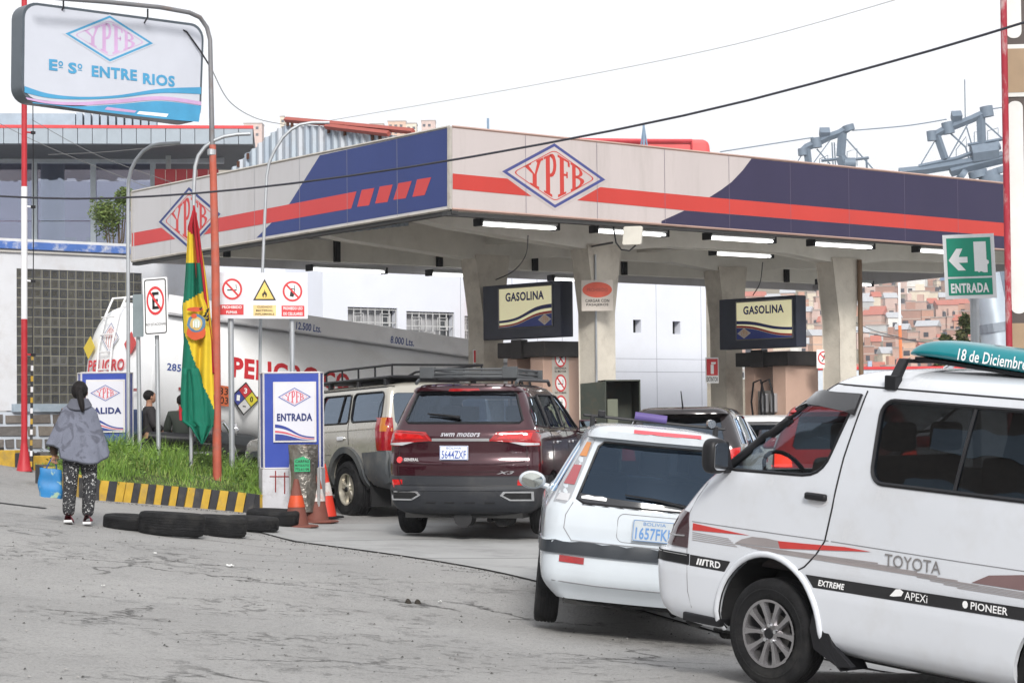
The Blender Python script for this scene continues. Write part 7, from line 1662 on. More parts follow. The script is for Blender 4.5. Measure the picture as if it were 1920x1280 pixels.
q = at(1828, 600, 22.06); WB().M(GALV).tube([V((q.x, q.y, G(q.x, q.y))), at(1826, 500, 22.06)], .045, 12).build('post', t, smooth=60)
# peeling pole and tall banner
Yr = 20.0; q = at(1892, 660, Yr); b0 = GP(q.x, Yr); t = thing('peeling_pole', 'peeling red and white painted pole at the right edge', 'pole', b0)
WB().M(mat('peeling_red', (.30, .02, .035), .7, var=.2, dirt=1.0, dcol=(.50, .47, .45), dsc=8, stretch=(1, 1, .35))).tube([b0, at(1890, 520, Yr), at(1881, -30, Yr)], .03, 12).build('pole', t, smooth=60)
F = Fr(at(1897, 640, 20.1), (1, -.1, 0)); bn = thing('tall_banner', 'tall dark banner with pale rounded shapes and a tan square at the right edge', 'banner', F.o)
u = F.uv; zt = u(1888, -40)[1]; WB().M(mat('banner_dark', (.07, .055, .05), .6)).fbx(F, -.03, .9, -1.8, zt, -.06, 0).build('panel', bn)
mw = mat('banner_pale', (.62, .62, .60), .6, dirt=.3); z = lambda y_: u(1900, y_)[1]
for y0, y1 in ((-60, 72), (190, 588)): WB().M(mw).fprism(F, rrect(.0, .135, z(y1), z(y0), .06, 5), 0, .006).build('letter_stroke', bn)
WB().M(mw).fbx(F, -.03, .6, z(182), z(84), .006, .012).build('patch_border', bn); WB().M(mat('banner_tan', (.30, .21, .13), .6)).fbx(F, -.012, .6, z(174), z(92), .012, .016).build('tan_square', bn); WB().M(mat('banner_tan', (.30, .21, .13), .6)).fbx(F, -.0, .6, -1.5, z(606), .002, .012).build('tan_square', bn)
# ================================================================ CABLE CAR towers
CCM = mat('cable_steel', (.15, .19, .24), .6, .1, var=.1)
def tower(x0, Y, sc, label, low, parts):
    # local px offsets relative to tower origin
    base = at(x0, 300, Y); t = thing('cable_tower', label, 'cable car tower', V((base.x, base.y, 0)))
    W = lambda x, y, dy=0: at(x, y, Y+dy)
    for nm, pts, r_, sq in parts: WB().M(CCM).tube([W(*p) for p in pts], r_*.72, sq).build(nm, t, smooth=0 if sq == 4 else 50)
    WB().M(CCM).tube([V((W(low, 330).x, Y, 0)), W(low, 330)], 1.0 if False else .9, 16).build('tower_tube', t, smooth=60)
    return t
def wh(x, y, r_): return 0
def zc_(X, Yy, ox=1480, oy=180, k=4.571): return (ox+X/k, oy+Yy/k)
def pz(*P): return [zc_(x, y) for x, y in P]
A1 = [('main_beam', pz((110, 480), (150, 440), (240, 400), (330, 355), (430, 320), (505, 275)), .36, 4), ('leg', pz((150, 450), (165, 580)), .34, 4), ('leg', pz((455, 320), (440, 520)), .42, 4), ('leg', pz((440, 520), (470, 600)), .5, 4),
      ('platform', pz((275, 555), (420, 540), (560, 545), (680, 530)), .14, 4), ('strut', pz((490, 370), (720, 630)), .07, 5), ('strut', pz((235, 455), (350, 585)), .07, 5), ('strut', pz((350, 380), (210, 570)), .05, 5), ('strut', pz((110, 500), (70, 565)), .05, 5),
      ('sheave', pz((500, 250), (515, 300)), .55, 10), ('sheave', pz((225, 360), (235, 445)), .5, 10), ('sheave', pz((112, 450), (118, 510)), .45, 10), ('box', pz((260, 320), (345, 320)), .55, 4), ('drum', pz((470, 575), (565, 575)), .5, 8),
      ('handrail', pz((495, 560), (495, 480), (580, 450), (580, 600)), .04, 4), ('handrail', pz((260, 590), (260, 540), (330, 510), (330, 580)), .04, 4), ('handrail', pz((660, 540), (665, 620)), .1, 4), ('strut', pz((365, 400), (375, 590)), .06, 4), ('strut', pz((385, 400), (395, 590)), .06, 4)]
tower(1560, 150, 1, 'grey cable car pylon head above the dark fascia, left one of the two', 1575, A1)
A2 = [('main_beam', pz((1215, 350), (1250, 335), (1330, 290), (1420, 255), (1560, 200), (1690, 140)), .36, 4), ('leg', pz((1265, 340), (1335, 540)), .36, 4), ('leg', pz((1640, 170), (1650, 420)), .42, 4),
      ('platform', pz((1110, 605), (1250, 575), (1440, 535), (1560, 490)), .2, 4), ('girder', pz((940, 655), (1150, 635), (1370, 600), (1560, 565), (1830, 510)), .42, 4), ('girder', pz((1380, 650), (1560, 600), (1830, 535)), .5, 4), ('arm', pz((1530, 420), (1660, 400), (1830, 370)), .16, 4),
      ('strut', pz((1380, 320), (1510, 440), (1540, 540)), .09, 5), ('strut', pz((1530, 240), (1430, 420), (1330, 600)), .07, 5), ('strut', pz((1245, 390), (1120, 600)), .06, 5), ('strut', pz((1680, 235), (1830, 370)), .08, 5),
      ('sheave', pz((1685, 90), (1700, 180)), .6, 10), ('sheave', pz((1350, 225), (1370, 325)), .55, 10), ('sheave', pz((1215, 300), (1225, 385)), .45, 10), ('box', pz((1390, 180), (1475, 175)), .55, 4), ('drum', pz((1690, 460), (1800, 420)), .45, 8), ('machinery', pz((1560, 500), (1780, 470)), .9, 6),
      ('wheel', pz((1610, 640), (1625, 700)), .9, 12), ('wheel', pz((1710, 640), (1730, 700)), .9, 12), ('wheel', pz((1800, 610), (1815, 660)), .8, 12), ('wheel', pz((1460, 660), (1500, 690)), .6, 12),
      ('handrail', pz((1430, 520), (1430, 460), (1515, 350), (1520, 440)), .04, 4), ('handrail', pz((1585, 410), (1585, 310), (1620, 310)), .04, 4), ('handrail', pz((1700, 390), (1700, 300), (1790, 275), (1790, 340)), .04, 4), ('strut', pz((1520, 270), (1570, 440)), .06, 4), ('lightning_rod', pz((1508, 230), (1503, -140)), .05, 4)]
tower(1820, 150, 1, 'grey cable car pylon head with sheave wheels, right one beside the banner', 1860, A2)
# silver duct-like pylon foot
t = thing('silver_pylon', 'fat silver tapered steel pylon behind the ENTRADA sign', 'pylon', at(1870, 700, 60)); SV = mat('silver_steel', (.50, .56, .62), .35, .6, var=.06)
Y = 60
WB().M(SV).tube([at(1905, 1000, Y), at(1866, 620, Y)], [.42, .42], 20).build('lower_tube', t, smooth=60); WB().M(SV).tube([at(1866, 612, Y), at(1846, 500, Y), at(1838, 440, Y)], [.40, .36, .34], 20).build('upper_tube', t, smooth=60)
WB().M(mat('flange_grey', (.25, .28, .32), .5, .5)).tube([at(1867, 622, Y), at(1864.5, 606, Y)], [.48, .48], 20).build('flange', t)
# distant white-orange mast between the columns
t = thing('banded_mast', 'thin mast, white above and orange below, in front of the hillside houses', 'mast', at(1690, 700, 90)); Y = 90
WB().M(WHITEI).tube([at(1686, 530, Y), at(1687, 610, Y)], .05, 6).build('upper', t); WB().M(mat('mast_orange', (.65, .2, .08), .5)).tube([at(1687, 610, Y), at(1690, 690, Y)], .07, 6).build('lower', t); WB().M(mat('mast_orange', (.65, .2, .08), .5)).tube([at(1690, 690, Y), V((at(1690, 690, Y).x, Y, -2))], .07, 6).build('lower', t)
# ================================================================ WIRES
def wire(P, r, label, nm='overhead_wire', m_=BLACKP, mid=None):
    pts = []; n = 24
    for k in range(n+1):
        k2 = k/n*(len(P)-1); i = min(int(k2), len(P)-2); f = k2-i
        q = [P[max(0, i-1)], P[i], P[i+1], P[min(len(P)-1, i+2)]]
        pts.append(V([.5*((2*q[1][c])+(-q[0][c]+q[2][c])*f+(2*q[0][c]-5*q[1][c]+4*q[2][c]-q[3][c])*f*f+(-q[0][c]+3*q[1][c]-3*q[2][c]+q[3][c])*f**3) for c in range(3)]))
    tag(MB().M(m_).tube(pts, r, 5).build(nm), label, 'wire')
wire([at(-120, 358, 26), at(0, 368, 25.5), at(200, 372, 25), at(480, 352, 24), at(850, 300, 22.5), at(1300, 213, 21), at(1700, 108, 19.6), at(2000, 18, 18.6)], .012, 'thick black cable sagging right across the whole view in front of the canopy', m_=mat('cable_black', (.03, .03, .04), .5))
wire([at(620, 226, 45), at(1000, 160, 40), at(1380, 83, 36), at(1720, -12, 33)], .006, 'very thin pale wire rising to the right high over the canopy', m_=mat('pale_wire', (.3, .3, .3), .6))
wire([at(397, 130, 30), at(430, 190, 33), at(480, 222, 36), at(535, 234, 38.5)], .006, 'thin slack wire from the bent pole down to the corrugated gable', m_=mat('pale_wire2', (.12, .12, .12), .6))
wire([at(1350, 285, 150), at(1525, 258, 150)], .04, 'thin cable car rope left of the first pylon head', m_=CCM); wire([at(1598, 245, 150), at(1700, 236, 150), at(1775, 224, 150)], .04, 'thin cable car rope between the two pylon heads', m_=CCM); wire([at(1850, 206, 150), at(1960, 190, 150)], .04, 'thin cable car rope right of the second pylon head', m_=CCM)
for i, (P, l_) in enumerate((([(-20, 222), (100, 280), (300, 360)], 'thin wire crossing the glass station roof, lowest of three'), ([(60, 225), (180, 290), (330, 345)], 'thin wire crossing the glass station roof, middle of three'), ([(90, 290), (200, 285), (330, 272)], 'thin wire crossing the dark soffit nearly level'))): wire([at(x, y, 42) for x, y in P], .006, l_, m_=mat('pale_wire2', (.12, .12, .12), .6))
wire([at(990, 442, 34), at(985, 480, 36), at(960, 510, 38), at(915, 530, 38.8)], .010, 'black wire drooping from the canopy to the left fuel sign'); wire([at(1430, 492, 39), at(1425, 530, 40), at(1412, 553, 41)], .010, 'black wire drooping from the canopy to the right fuel sign')
wire([at(1595, 600, 70), at(1640, 620, 60), at(1720, 640, 50)], .012, 'thin black wire low across the hillside, upper one'); wire([at(1595, 618, 70), at(1680, 634, 60), at(1780, 648, 50)], .012, 'thin black wire low across the hillside, lower one')
# ================================================================ TREES
def tree(name, label, base, h, r_, cols, n, seed, trunk_r=.08, conic=False, leaf=.08, cat='tree'):
    rt = random.Random(seed); t = thing(name, label, cat, base); tm = mat('bark', (.10, .075, .05), .9, bump=.4)
    base = V(base); mb = WB().M(tm); mb.tube([base, base+V((.05, 0, h*.35)), base+V((0, .05, h*.9))], [trunk_r, trunk_r*.7, trunk_r*.15], 8)
    cl = []
    for i in range(16 if not conic else 34):
        if conic: z = h*(.12+.86*i/34); rr_ = r_*(1-i/36)*rt.uniform(.6, 1.05); a = rt.random()*6.28; c = base+V((math.cos(a)*rr_*.7, math.sin(a)*rr_*.7, z)); cl.append((c, rr_*.45+.05))
        else: a = rt.random()*6.28; z = h*rt.uniform(.12, .97); rr_ = r_*math.sqrt(max(.05, 1-((z/h-.56)/.50)**2))*rt.uniform(.2, .95); c = base+V((math.cos(a)*rr_, math.sin(a)*rr_, z)); cl.append((c, r_*rt.uniform(.28, .5)))
        mb.tube([base+V((0, 0, min(z*.7, h*.7))), base.lerp(c, .6)+V((0, 0, z*.15)), c], [trunk_r*.4, trunk_r*.25, trunk_r*.06], 5)
    mb.build('trunk', t, smooth=60)
    mb = WB()
    for k in range(n):
        c, rc = rt.choice(cl); d_ = V((rt.gauss(0, 1), rt.gauss(0, 1), rt.gauss(0, 1))).normalized()*rc*rt.random()**.4; p = c+d_
        a = V((rt.gauss(0, 1), rt.gauss(0, 1), rt.gauss(0, .6))).normalized()*leaf*rt.uniform(.6, 1.3); b = a.cross(V((rt.gauss(0, 1), rt.gauss(0, 1), rt.gauss(0, 1)))).normalized()*leaf*.35
        mb.M(rt.choice(cols)).add([p-a, p+b, p+a, p-b], [(0, 1, 2, 3)])
    mb.build('crown', t)
LG = [mat('leaf_%d' % i, c_, .6, var=.3, sc=2) for i, c_ in enumerate(((.10, .15, .03), (.07, .11, .025), (.14, .18, .045)))]
PG = [mat('pine_%d' % i, c_, .7, var=.3, sc=2) for i, c_ in enumerate(((.04, .07, .03), (.07, .09, .03), (.11, .11, .045)))]
q = at(222, 640, 50); tree('leafy_tree', 'small yellow-green leafy tree between the glass station and the canopy end', (q.x, q.y, at(222, 500, 50).z-2.2), 3.9, .68, LG, 6500, 3, leaf=.05)
for i, (px_, yt, Y, r_, lab) in enumerate(((1775, 622, 62, 1.2, 'dark spiky conifer behind the teal roof sign, leftmost'), (1812, 582, 64, .9, 'tall dark conifer just left of the entry sign post'), (1848, 600, 63, 1.0, 'dark conifer between the entry sign post and silver pylon'))):
    b_ = at(px_, 760, Y); tp = at(px_, yt, Y); tree('conifer', lab, (b_.x, b_.y, 0), tp.z, r_, PG, 5000, 20+i, conic=True, leaf=.13)
# ================================================================ HILLSIDE and houses
def HZ(x, y):
    k = smst(440, 470, y); lo = -6+(y-440)*.0; base = 9+max(0, y-470)*.145
    z = base if y < 810 else min(base, 58)+max(0, y-810)*.33
    return (-3+(z+3)*smst(400, 470, y))+1.5*noise.noise(V((x*.01, y*.01, 0)))
mb = MB().M(mat('hill_earth', (.20, .17, .12), .95, var=.3, sc=.03)); xs = [-320+20*i for i in range(45)]; ys = [380+20*i for i in range(34)]
nx = len(xs); mb.add([V((x, y, HZ(x, y)*(1-.40*smst(-30, 240, x)*smst(780, 1000, y)))) for y in ys for x in xs], [(j*nx+i, j*nx+i+1, (j+1)*nx+i+1, (j+1)*nx+i) for j in range(len(ys)-1) for i in range(nx-1)])
tag(mb.build('hillside', smooth=60), kind='structure')
HC = {'salmon brick': (.50, .33, .27), 'pale pink brick': (.58, .43, .38), 'orange brick': (.50, .27, .19), 'cream': (.66, .58, .46), 'white': (.74, .73, .70), 'brown brick': (.36, .20, .15), 'grey rendered': (.46, .47, .47), 'yellow': (.68, .47, .14), 'magenta': (.60, .08, .20), 'red': (.55, .14, .10), 'pale blue': (.38, .47, .62), 'peach': (.64, .42, .30)}
keys = ['salmon brick']*7+['pale pink brick']*3+['brown brick']*3+['orange brick']*2+['cream']*2+['white', 'brown brick', 'brown brick', 'grey rendered', 'peach', 'peach', 'salmon brick', 'grey rendered']
WM = mat('far_window', (.035, .035, .045), .25); WF = mat('far_pane_light', (.35, .38, .42), .3)
cube = MB().M(WM).bx(-.5, .5, -.5, .5, -.5, .5); wme = bpy.data.meshes.new('window'); wme.from_pydata(cube.v, [], cube.f); wme.materials.append(WM)
rows_w = ['lowest row', 'second row up', 'third row up', 'fourth row up', 'fifth row up', 'sixth row up', 'seventh row up', 'eighth row up', 'ninth row up', 'tenth row up', 'top row']
ordn = ['first', 'second', 'third', 'fourth', 'fifth', 'sixth', 'seventh', 'eighth', 'ninth', 'tenth', 'eleventh', 'twelfth', 'thirteenth', 'fourteenth', 'fifteenth', 'sixteenth', 'seventeenth', 'eighteenth']+['%dth' % i for i in range(19, 40)]
rh = random.Random(11)
FIX = {(5, 1700): 'magenta'}
def house(px_, Y, wpx, hpx, col, label, roofc):
    g_ = at(px_, 700, Y); x = g_.x; z = HZ(x, Y)-2; w_ = wpx*Y/4200; h = hpx*Y/4200+2; dp = w_*rh.uniform(.8, 1.2); yw = rh.uniform(-.5, .35)
    Mh = Matrix.Translation((x, Y, z)) @ Matrix.Rotation(yw, 4, 'Z')
    t = thing('house', label, 'house', M=Mh, group='houses stacked on the far hillside')
    wm = mat('wall_'+col.replace(' ', '_'), HC[col], .85, var=.14, sc=.25, dirt=.25, dcol=tuple(c*.6 for c in HC[col]), dsc=.3)
    MB().M(wm).bx(-w_/2, w_/2, -dp/2, dp/2, 0, h).build('wall', t)
    rm = mat('roof_'+roofc, {'zinc': (.42, .43, .45), 'red': (.42, .13, .09), 'flat': (.33, .27, .24), 'blue': (.25, .38, .62)}[roofc], .6)
    if roofc == 'flat':
        rfm = MB().M(rm); rfm.bx(-w_/2-.15, w_/2+.15, -dp/2-.15, dp/2+.15, h, h+.3); rf = rfm.build('roof', t)
        if rh.random() < .6: MB().M(wm).bx(-w_*.2, w_*.25, -dp*.2, dp*.3, h+.3, h+2.2).build('roof_hut', t)
        if rh.random() < .4: MB().M(mat('water_tank', (.04, .04, .05), .5)).lathe([(.001, 0), (.6, 0), (.62, 1.1), (.3, 1.35), (.001, 1.4)], o=(w_*.3, 0, h+.3), n=10).build('water_tank', t)
    else: MB().M(rm).add([(-w_/2-.3, -dp/2-.3, h), (w_/2+.3, -dp/2-.3, h), (w_/2+.3, dp/2+.3, h), (-w_/2-.3, dp/2+.3, h), (-w_/2-.3, 0, h+1.5), (w_/2+.3, 0, h+1.5)], [(0, 1, 5, 4), (2, 3, 4, 5), (0, 4, 3), (1, 2, 5), (0, 3, 2, 1)]).build('roof', t)
    for k in range(1, int((h-2)/2.9)+1):
        if k*2.9+.2 < h-.5: MB().M(mat('slab_band', (.45, .36, .31), .8)).bx(-w_/2-.06, w_/2+.06, -dp/2-.06, dp/2+.06, 2+k*2.9-.25-1, 2+k*2.9-1).build('floor_band', t)
    ns = max(1, int((h-2)/2.9)); nw = max(1, min(4, int(w_/2.6)))
    for s_ in range(ns):
        for k in range(nw):
            if rh.random() < .2: continue
            wx = rh.choice((.9, 1.2, 1.5)); o = bpy.data.objects.new('window', wme); COL.objects.link(o); o.parent = t; o.location = (-w_/2+w_*(k+.5)/nw, -dp/2-.02, 2+s_*2.9+.8); o.scale = (wx, .12, 1.15)
        if rh.random() < .6: o = bpy.data.objects.new('window', wme); COL.objects.link(o); o.parent = t; o.location = ((1 if yw > 0 else -1)*(w_/2+.02), rh.uniform(-dp*.25, dp*.25), 2+s_*2.9+.8); o.scale = (.12, 1.2, 1.1)
for ri in range(11):
    Y = 476+ri*33; px_ = 1372+rh.uniform(0, 12) if ri < 6 else 1592; k = 0
    while px_ < 1905:
        wp = rh.choice((16, 20, 24, 28, 34, 40))*(1-.015*ri); hp = rh.uniform(15, 34)
        if not (1542 < px_ < 1590):
            col = rh.choice(keys); x_ = px_+wp/2
            if ri == 8 and 1690 < x_ < 1760: col = rh.choice(('magenta', 'yellow', 'red'))
            if ri == 7 and 1670 < x_ < 1700: col = 'red'
            if ri == 0 and 1595 < x_ < 1640: col = 'pale blue'
            if ri == 5 and 1720 < x_ < 1770: col = 'cream'
            rf = rh.choice(('flat', 'flat', 'flat', 'zinc', 'red')) if not (ri == 6 and x_ > 1780) else 'blue'
            house(x_, Y+rh.uniform(-14, 14), wp, hp, col, '%s hillside house, %s, %s from the left' % (col, rows_w[ri], ordn[min(k, len(ordn)-1)]), rf); k += 1
        px_ += wp*rh.uniform(.86, 1.05)
for i, (px_, wp, yt, c_, l_) in enumerate(((474, 34, 232, 'pale pink brick', 'pale ridge building far left, beside the corrugated gable'), (529, 8, 219, 'cream', 'slim pale tower building peeping over the corrugated gable'), (706, 26, 233, 'pale pink brick', 'low pale pink ridge block left of the canopy corner'), (744, 34, 228, 'peach', 'widest pale ridge block left of the canopy corner'), (771, 20, 232, 'cream', 'small cream ridge block left of the canopy corner'), (803, 26, 227, 'pale pink brick', 'pale ridge block nearest the canopy corner'))):
    Y = 1010; q = at(px_, yt, Y); z0 = HZ(q.x, Y)-4; w_ = wp*Y/4200; t = thing('ridge_building', l_, 'building', (q.x, Y, z0), group='buildings along the far ridge'); wm = mat('wall_'+c_.replace(' ', '_'), HC[c_], .85)
    MB().M(wm).bx(-w_/2, w_/2, 0, 9, 0, q.z-z0).build('wall', t); MB().M(mat('roof_flat', (.33, .27, .24), .6)).bx(-w_/2-.2, w_/2+.2, -.2, 9.2, q.z-z0, q.z-z0+.4).build('roof', t)
    for a in range(max(1, int(w_/2.4))):
        for b in range(2): o = bpy.data.objects.new('window', wme); COL.objects.link(o); o.parent = t; o.location = (-w_/2+1.2+a*2.4, -.02, q.z-z0-2-b*3); o.scale = (1.2, .1, 1.2)
# ================================================================ BUILDINGS ACROSS THE STREET (seen only as reflections)
ax = thing('brown_building', 'brown brick building across the street with rows of windows, mirrored in the van', 'building', (-24, 12, 0))
BM = mat('brown_brick_wall', (.10, .075, .055), .85, var=.2, sc=4)
MB().M(BM).bx(0, 6, -16, 18, 0, 8.2).build('wall', ax)
for j in range(3):
    for i in range(9): MB().M(mat('dull_window', (.16, .18, .19), .2)).bx(6, 6.06, -15+i*3.7, -12.6+i*3.7, 1.1+j*2.4, 2.3+j*2.4).build('window', ax)
MB().M(mat('roof_edge2', (.2, .18, .16), .7)).bx(-.2, 6.3, -16.2, 18.2, 8.2, 8.5).build('roof', ax)
# ================================================================ PEOPLE
def body(name_parent, joints, edges, m_, nm='body', lev=2):
    me = bpy.data.meshes.new(nm); me.from_pydata([j[:3] for j in joints], edges, []); o = bpy.data.objects.new(nm, me); COL.objects.link(o)
    o.modifiers.new('skin', 'SKIN')
    for i, j in enumerate(joints):
        r_ = j[3]; s2 = j[4] if len(j) > 4 else r_; me.skin_vertices[0].data[i].radius = (r_, s2)
    me.skin_vertices[0].data[0].use_root = True
    sb = o.modifiers.new('sub', 'SUBSURF'); sb.levels = sb.render_levels = lev
    dg = bpy.context.evaluated_depsgraph_get(); out = bpy.data.meshes.new_from_object(o.evaluated_get(dg)); bpy.data.objects.remove(o)
    out.materials.clear(); out.materials.append(m_); out.name = nm
    return mkobj(nm, out, name_parent, smooth=180)
SKIN = mat('skin', (.32, .17, .11), .6, var=.06); HAIR = mat('black_hair', (.010, .008, .008), .7, var=.3, sc=20, stretch=(1, 1, .2), bump=.5, bsc=60, spec=.2)
def ellipsoid(mb, c, r_, n=14, m=18, f=None):
    k = len(mb.v); c = V(c)
    def fn(u_, v_):
        a = u_*2*math.pi; b = (v_-.5)*math.pi; p = V((math.cos(a)*math.cos(b)*r_[0], math.sin(a)*math.cos(b)*r_[1], math.sin(b)*r_[2])); return c+(p*(1+f(p) if f else 1))
    return mb.grid(fn, m, n)
def hand(parent, c, d_, up, m_=None):
    m_ = m_ or SKIN; c = V(c); d_ = V(d_).normalized(); up = V(up).normalized(); s_ = d_.cross(up).normalized(); J = [(*c, .022, .014), (*(c+d_*.05), .034, .014)]; E_ = [(0, 1)]
    k = 2
    for i, (o_, L) in enumerate(((-.028, .062), (-.010, .072), (.010, .068), (.028, .052))):
        p = c+d_*.075+s_*o_; J.append((*p, .010)); E_.append((1, k)); a = p+d_*L*.5+up*.012; J.append((*a, .009)); E_.append((k, k+1)); b = a+d_*L*.25+up*.03; J.append((*b, .008)); E_.append((k+1, k+2)); k += 3
    p = c+d_*.035-s_*.035+up*.01; J.append((*p, .011)); E_.append((0, k)); J.append((*(p+d_*.04-s_*.008+up*.02), .009)); E_.append((k, k+1))
    return body(parent, J, E_, m_, 'hand', 2)
# --- woman walking away: local x right, y away from camera, z up
P = ground_at(150, 984); sc_ = (984-720)*P.y/4200/1.57
wo_ = thing('person', 'woman seen from behind in a grey patterned poncho and speckled trousers, carrying a blue bag', 'person', M=Matrix.Translation(P) @ Matrix.Rotation(rad(4), 4, 'Z') @ Matrix.Scale(sc_, 4))
TRO = mat('speckled_trousers', (.022, .022, .025), .85)
def speck(m_, c2, sc, lo, hi):
    n_ = m_.node_tree; N = n_.nodes; L = n_.links; b = N['Principled BSDF']; s0 = b.inputs['Base Color'].links[0].from_socket
    tc = N.new('ShaderNodeTexCoord'); no = N.new('ShaderNodeTexNoise'); no.inputs['Scale'].default_value = sc; no.inputs['Detail'].default_value = 3; no.inputs['Distortion'].default_value = 1.5; L.new(tc.outputs['Object'], no.inputs[0])
    r_ = N.new('ShaderNodeMapRange'); r_.inputs[1].default_value = lo; r_.inputs[2].default_value = hi; L.new(no.outputs[0], r_.inputs[0]); mi = N.new('ShaderNodeMix'); mi.data_type = 'RGBA'; L.new(r_.outputs[0], mi.inputs[0]); L.new(s0, mi.inputs[6]); mi.inputs[7].default_value = (*c2, 1); L.new(mi.outputs[2], b.inputs['Base Color'])
speck(TRO, (.45, .45, .45), 34, .60, .63)
J = [(0, 0, .86, .15, .12), (0, 0, 1.05, .13, .10), (0, .0, 1.24, .15, .10), (0, 0, 1.33, .06, .06), (0, .01, 1.40, .052), (0, .02, 1.47, .075, .085), (0, .02, 1.54, .06, .07),
     (-.16, 0, 1.26, .055), (-.235, .0, 1.08, .045), (-.27, .03, .88, .036), (-.275, .05, .78, .026), (.13, 0, 1.24, .05), (.15, .03, 1.06, .042), (.10, .14, .98, .034),
     (-.085, 0, .80, .10), (-.085, -.02, .46, .068), (-.10, -.06, .10, .045), (.085, 0, .80, .10), (.095, .04, .46, .068), (.075, -.02, .10, .045)]
E_ = [(0, 1), (1, 2), (2, 3), (3, 4), (4, 5), (5, 6), (2, 7), (7, 8), (8, 9), (9, 10), (2, 11), (11, 12), (12, 13), (0, 14), (14, 15), (15, 16), (0, 17), (17, 18), (18, 19)]
body(wo_, J, E_, SKIN)
# face on the far side of the head
fmb = MB().M(SKIN); ellipsoid(fmb, (0, .035, 1.475), (.075, .085, .105)); ellipsoid(fmb, (0, .125, 1.465), (.014, .022, .02), 8, 10); ellipsoid(fmb, (-.078, .03, 1.47), (.012, .02, .032), 8, 8); ellipsoid(fmb, (.078, .03, 1.47), (.012, .02, .032), 8, 8)
fmb.M(WHITEI); ellipsoid(fmb, (-.03, .112, 1.49), (.013, .008, .009), 6, 8); ellipsoid(fmb, (.03, .112, 1.49), (.013, .008, .009), 6, 8); fmb.M(mat('lips', (.3, .09, .08), .5)); ellipsoid(fmb, (0, .117, 1.425), (.025, .008, .008), 6, 8)
fmb.build('head', wo_, smooth=180)
Jt = [(0, 0, .90, .165, .135), (-.09, -.01, .76, .115, .115), (-.10, -.03, .48, .085), (-.115, -.07, .20, .075), (-.115, -.08, .10, .07), (.09, .01, .76, .115, .115), (.105, .05, .48, .085), (.09, .0, .20, .075), (.085, -.02, .08, .07)]
body(wo_, Jt, [(0, 1), (1, 2), (2, 3), (3, 4), (0, 5), (5, 6), (6, 7), (7, 8)], TRO, 'trousers')
PON = mat('poncho_wool', (.15, .16, .205), .95, var=.12, sc=6, bump=.5, bsc=90); speck(PON, (.10, .105, .135), 5.5, .52, .60)
def pon(u_, v_):
    a = -math.pi+u_*2*math.pi     # a=0 is right (+x)
    side = abs(math.cos(a)); top = .09+.04*side
    hem = .80+.05*math.sin(a*2+.7)+(.10 if math.cos(a) < -.55 else 0)*1-.06*max(0, -math.sin(a)) 
    z = 1.36-(1.36-hem)*v_**1.0
    sh = min(1, v_/.24); rx = .075+(.185-.075)*math.sin(sh*math.pi/2)+(.115*(max(0, v_-.24)/.76)); ry = .07+(.115-.07)*math.sin(sh*math.pi/2)+(.085*(max(0, v_-.24)/.76))
    z -= -.0+.03*side*sh
    fold = 1+.05*math.sin(a*7+1.3+v_*1.5)*v_**1.2+.03*math.sin(a*13)*v_**2
    return V((math.cos(a)*rx*fold*(1.05 if math.cos(a) > 0 else 1.18), math.sin(a)*ry*fold, z))
mb = MB().M(PON).grid(pon, 80, 34); o = mb.build('poncho', wo_, smooth=180); sdm = o.modifiers.new('s', 'SOLIDIFY'); sdm.thickness = .008
hemm = MB().M(mat('poncho_trim', (.06, .065, .08), .95)); hemm.tube([pon(i/80, 1) for i in range(80)], .011, 6, closed=True); hemm.build('poncho_hem', wo_, smooth=60)
col = MB().M(mat('poncho_collar', (.10, .105, .13), .95, bump=.4)); col.grid(lambda u_, v_: V((math.cos(u_*6.283)*(.085+.045*v_), math.sin(u_*6.283)*(.08+.045*v_)-.02*v_, 1.40-.075*v_-.05*v_*max(0, -math.sin(u_*6.283)))), 30, 8); o = col.build('collar', wo_, smooth=180); o.modifiers.new('s', 'SOLIDIFY').thickness = .012
hm = MB().M(HAIR); ellipsoid(hm, (0, -.005, 1.50), (.093, .105, .105), 16, 22, lambda p: .05*noise.noise(p*22)); hm.build('hair', wo_, smooth=180)
body(wo_, [(0, -.08, 1.50, .05), (.015, -.125, 1.45, .036), (.03, -.14, 1.39, .040), (.045, -.15, 1.31, .032), (.055, -.15, 1.25, .014)], [(0, 1), (1, 2), (2, 3), (3, 4)], HAIR, 'ponytail')
slv = MB().M(mat('brown_sleeve', (.05, .03, .02), .9)); slv.tube([(-.22, 0, 1.12), (-.262, .01, .98), (-.285, .02, .86), (-.29, .04, .795)], [.06, .058, .052, .04], 12); slv.build('sleeve', wo_, smooth=60)
hand(wo_, (-.29, .045, .80), (-.05, .1, -1), (.3, -.3, .1))
SH = mat('wine_shoe', (.22, .02, .04), .6); SO = mat('shoe_sole', (.65, .65, .65), .6)
for x, y, z, tl in ((-.115, -.07, .02, .22), (.085, .0, .012, .03)):
    Ms = Matrix.Translation((x, y, z)) @ Matrix.Rotation(-tl, 4, 'X'); s_ = MB().M(SH)
    def sh_(u_, v_): a = u_*6.283; y_ = -.09+.24*v_; w_ = .038+.014*math.sin(v_*3.1); h_ = .075-.045*v_; return V((math.cos(a)*w_, y_, .03+max(-.012, math.sin(a))*h_))
    s_.grid(sh_, 14, 10); s_.v = [tuple(Ms @ V(q)) for q in s_.v]; s_.M(SO); k = len(s_.v); s_.bx(-.045, .045, -.10, .155, 0, .025); s_.v[k:] = [tuple(Ms @ V(q)) for q in s_.v[k:]]; s_.build('shoe', wo_, smooth=60, bev=.006)
BG = mat('blue_bag', (.02, .17, .40), .5, var=.2, sc=4); speck(BG, (.30, .42, .30), 3.2, .55, .60)
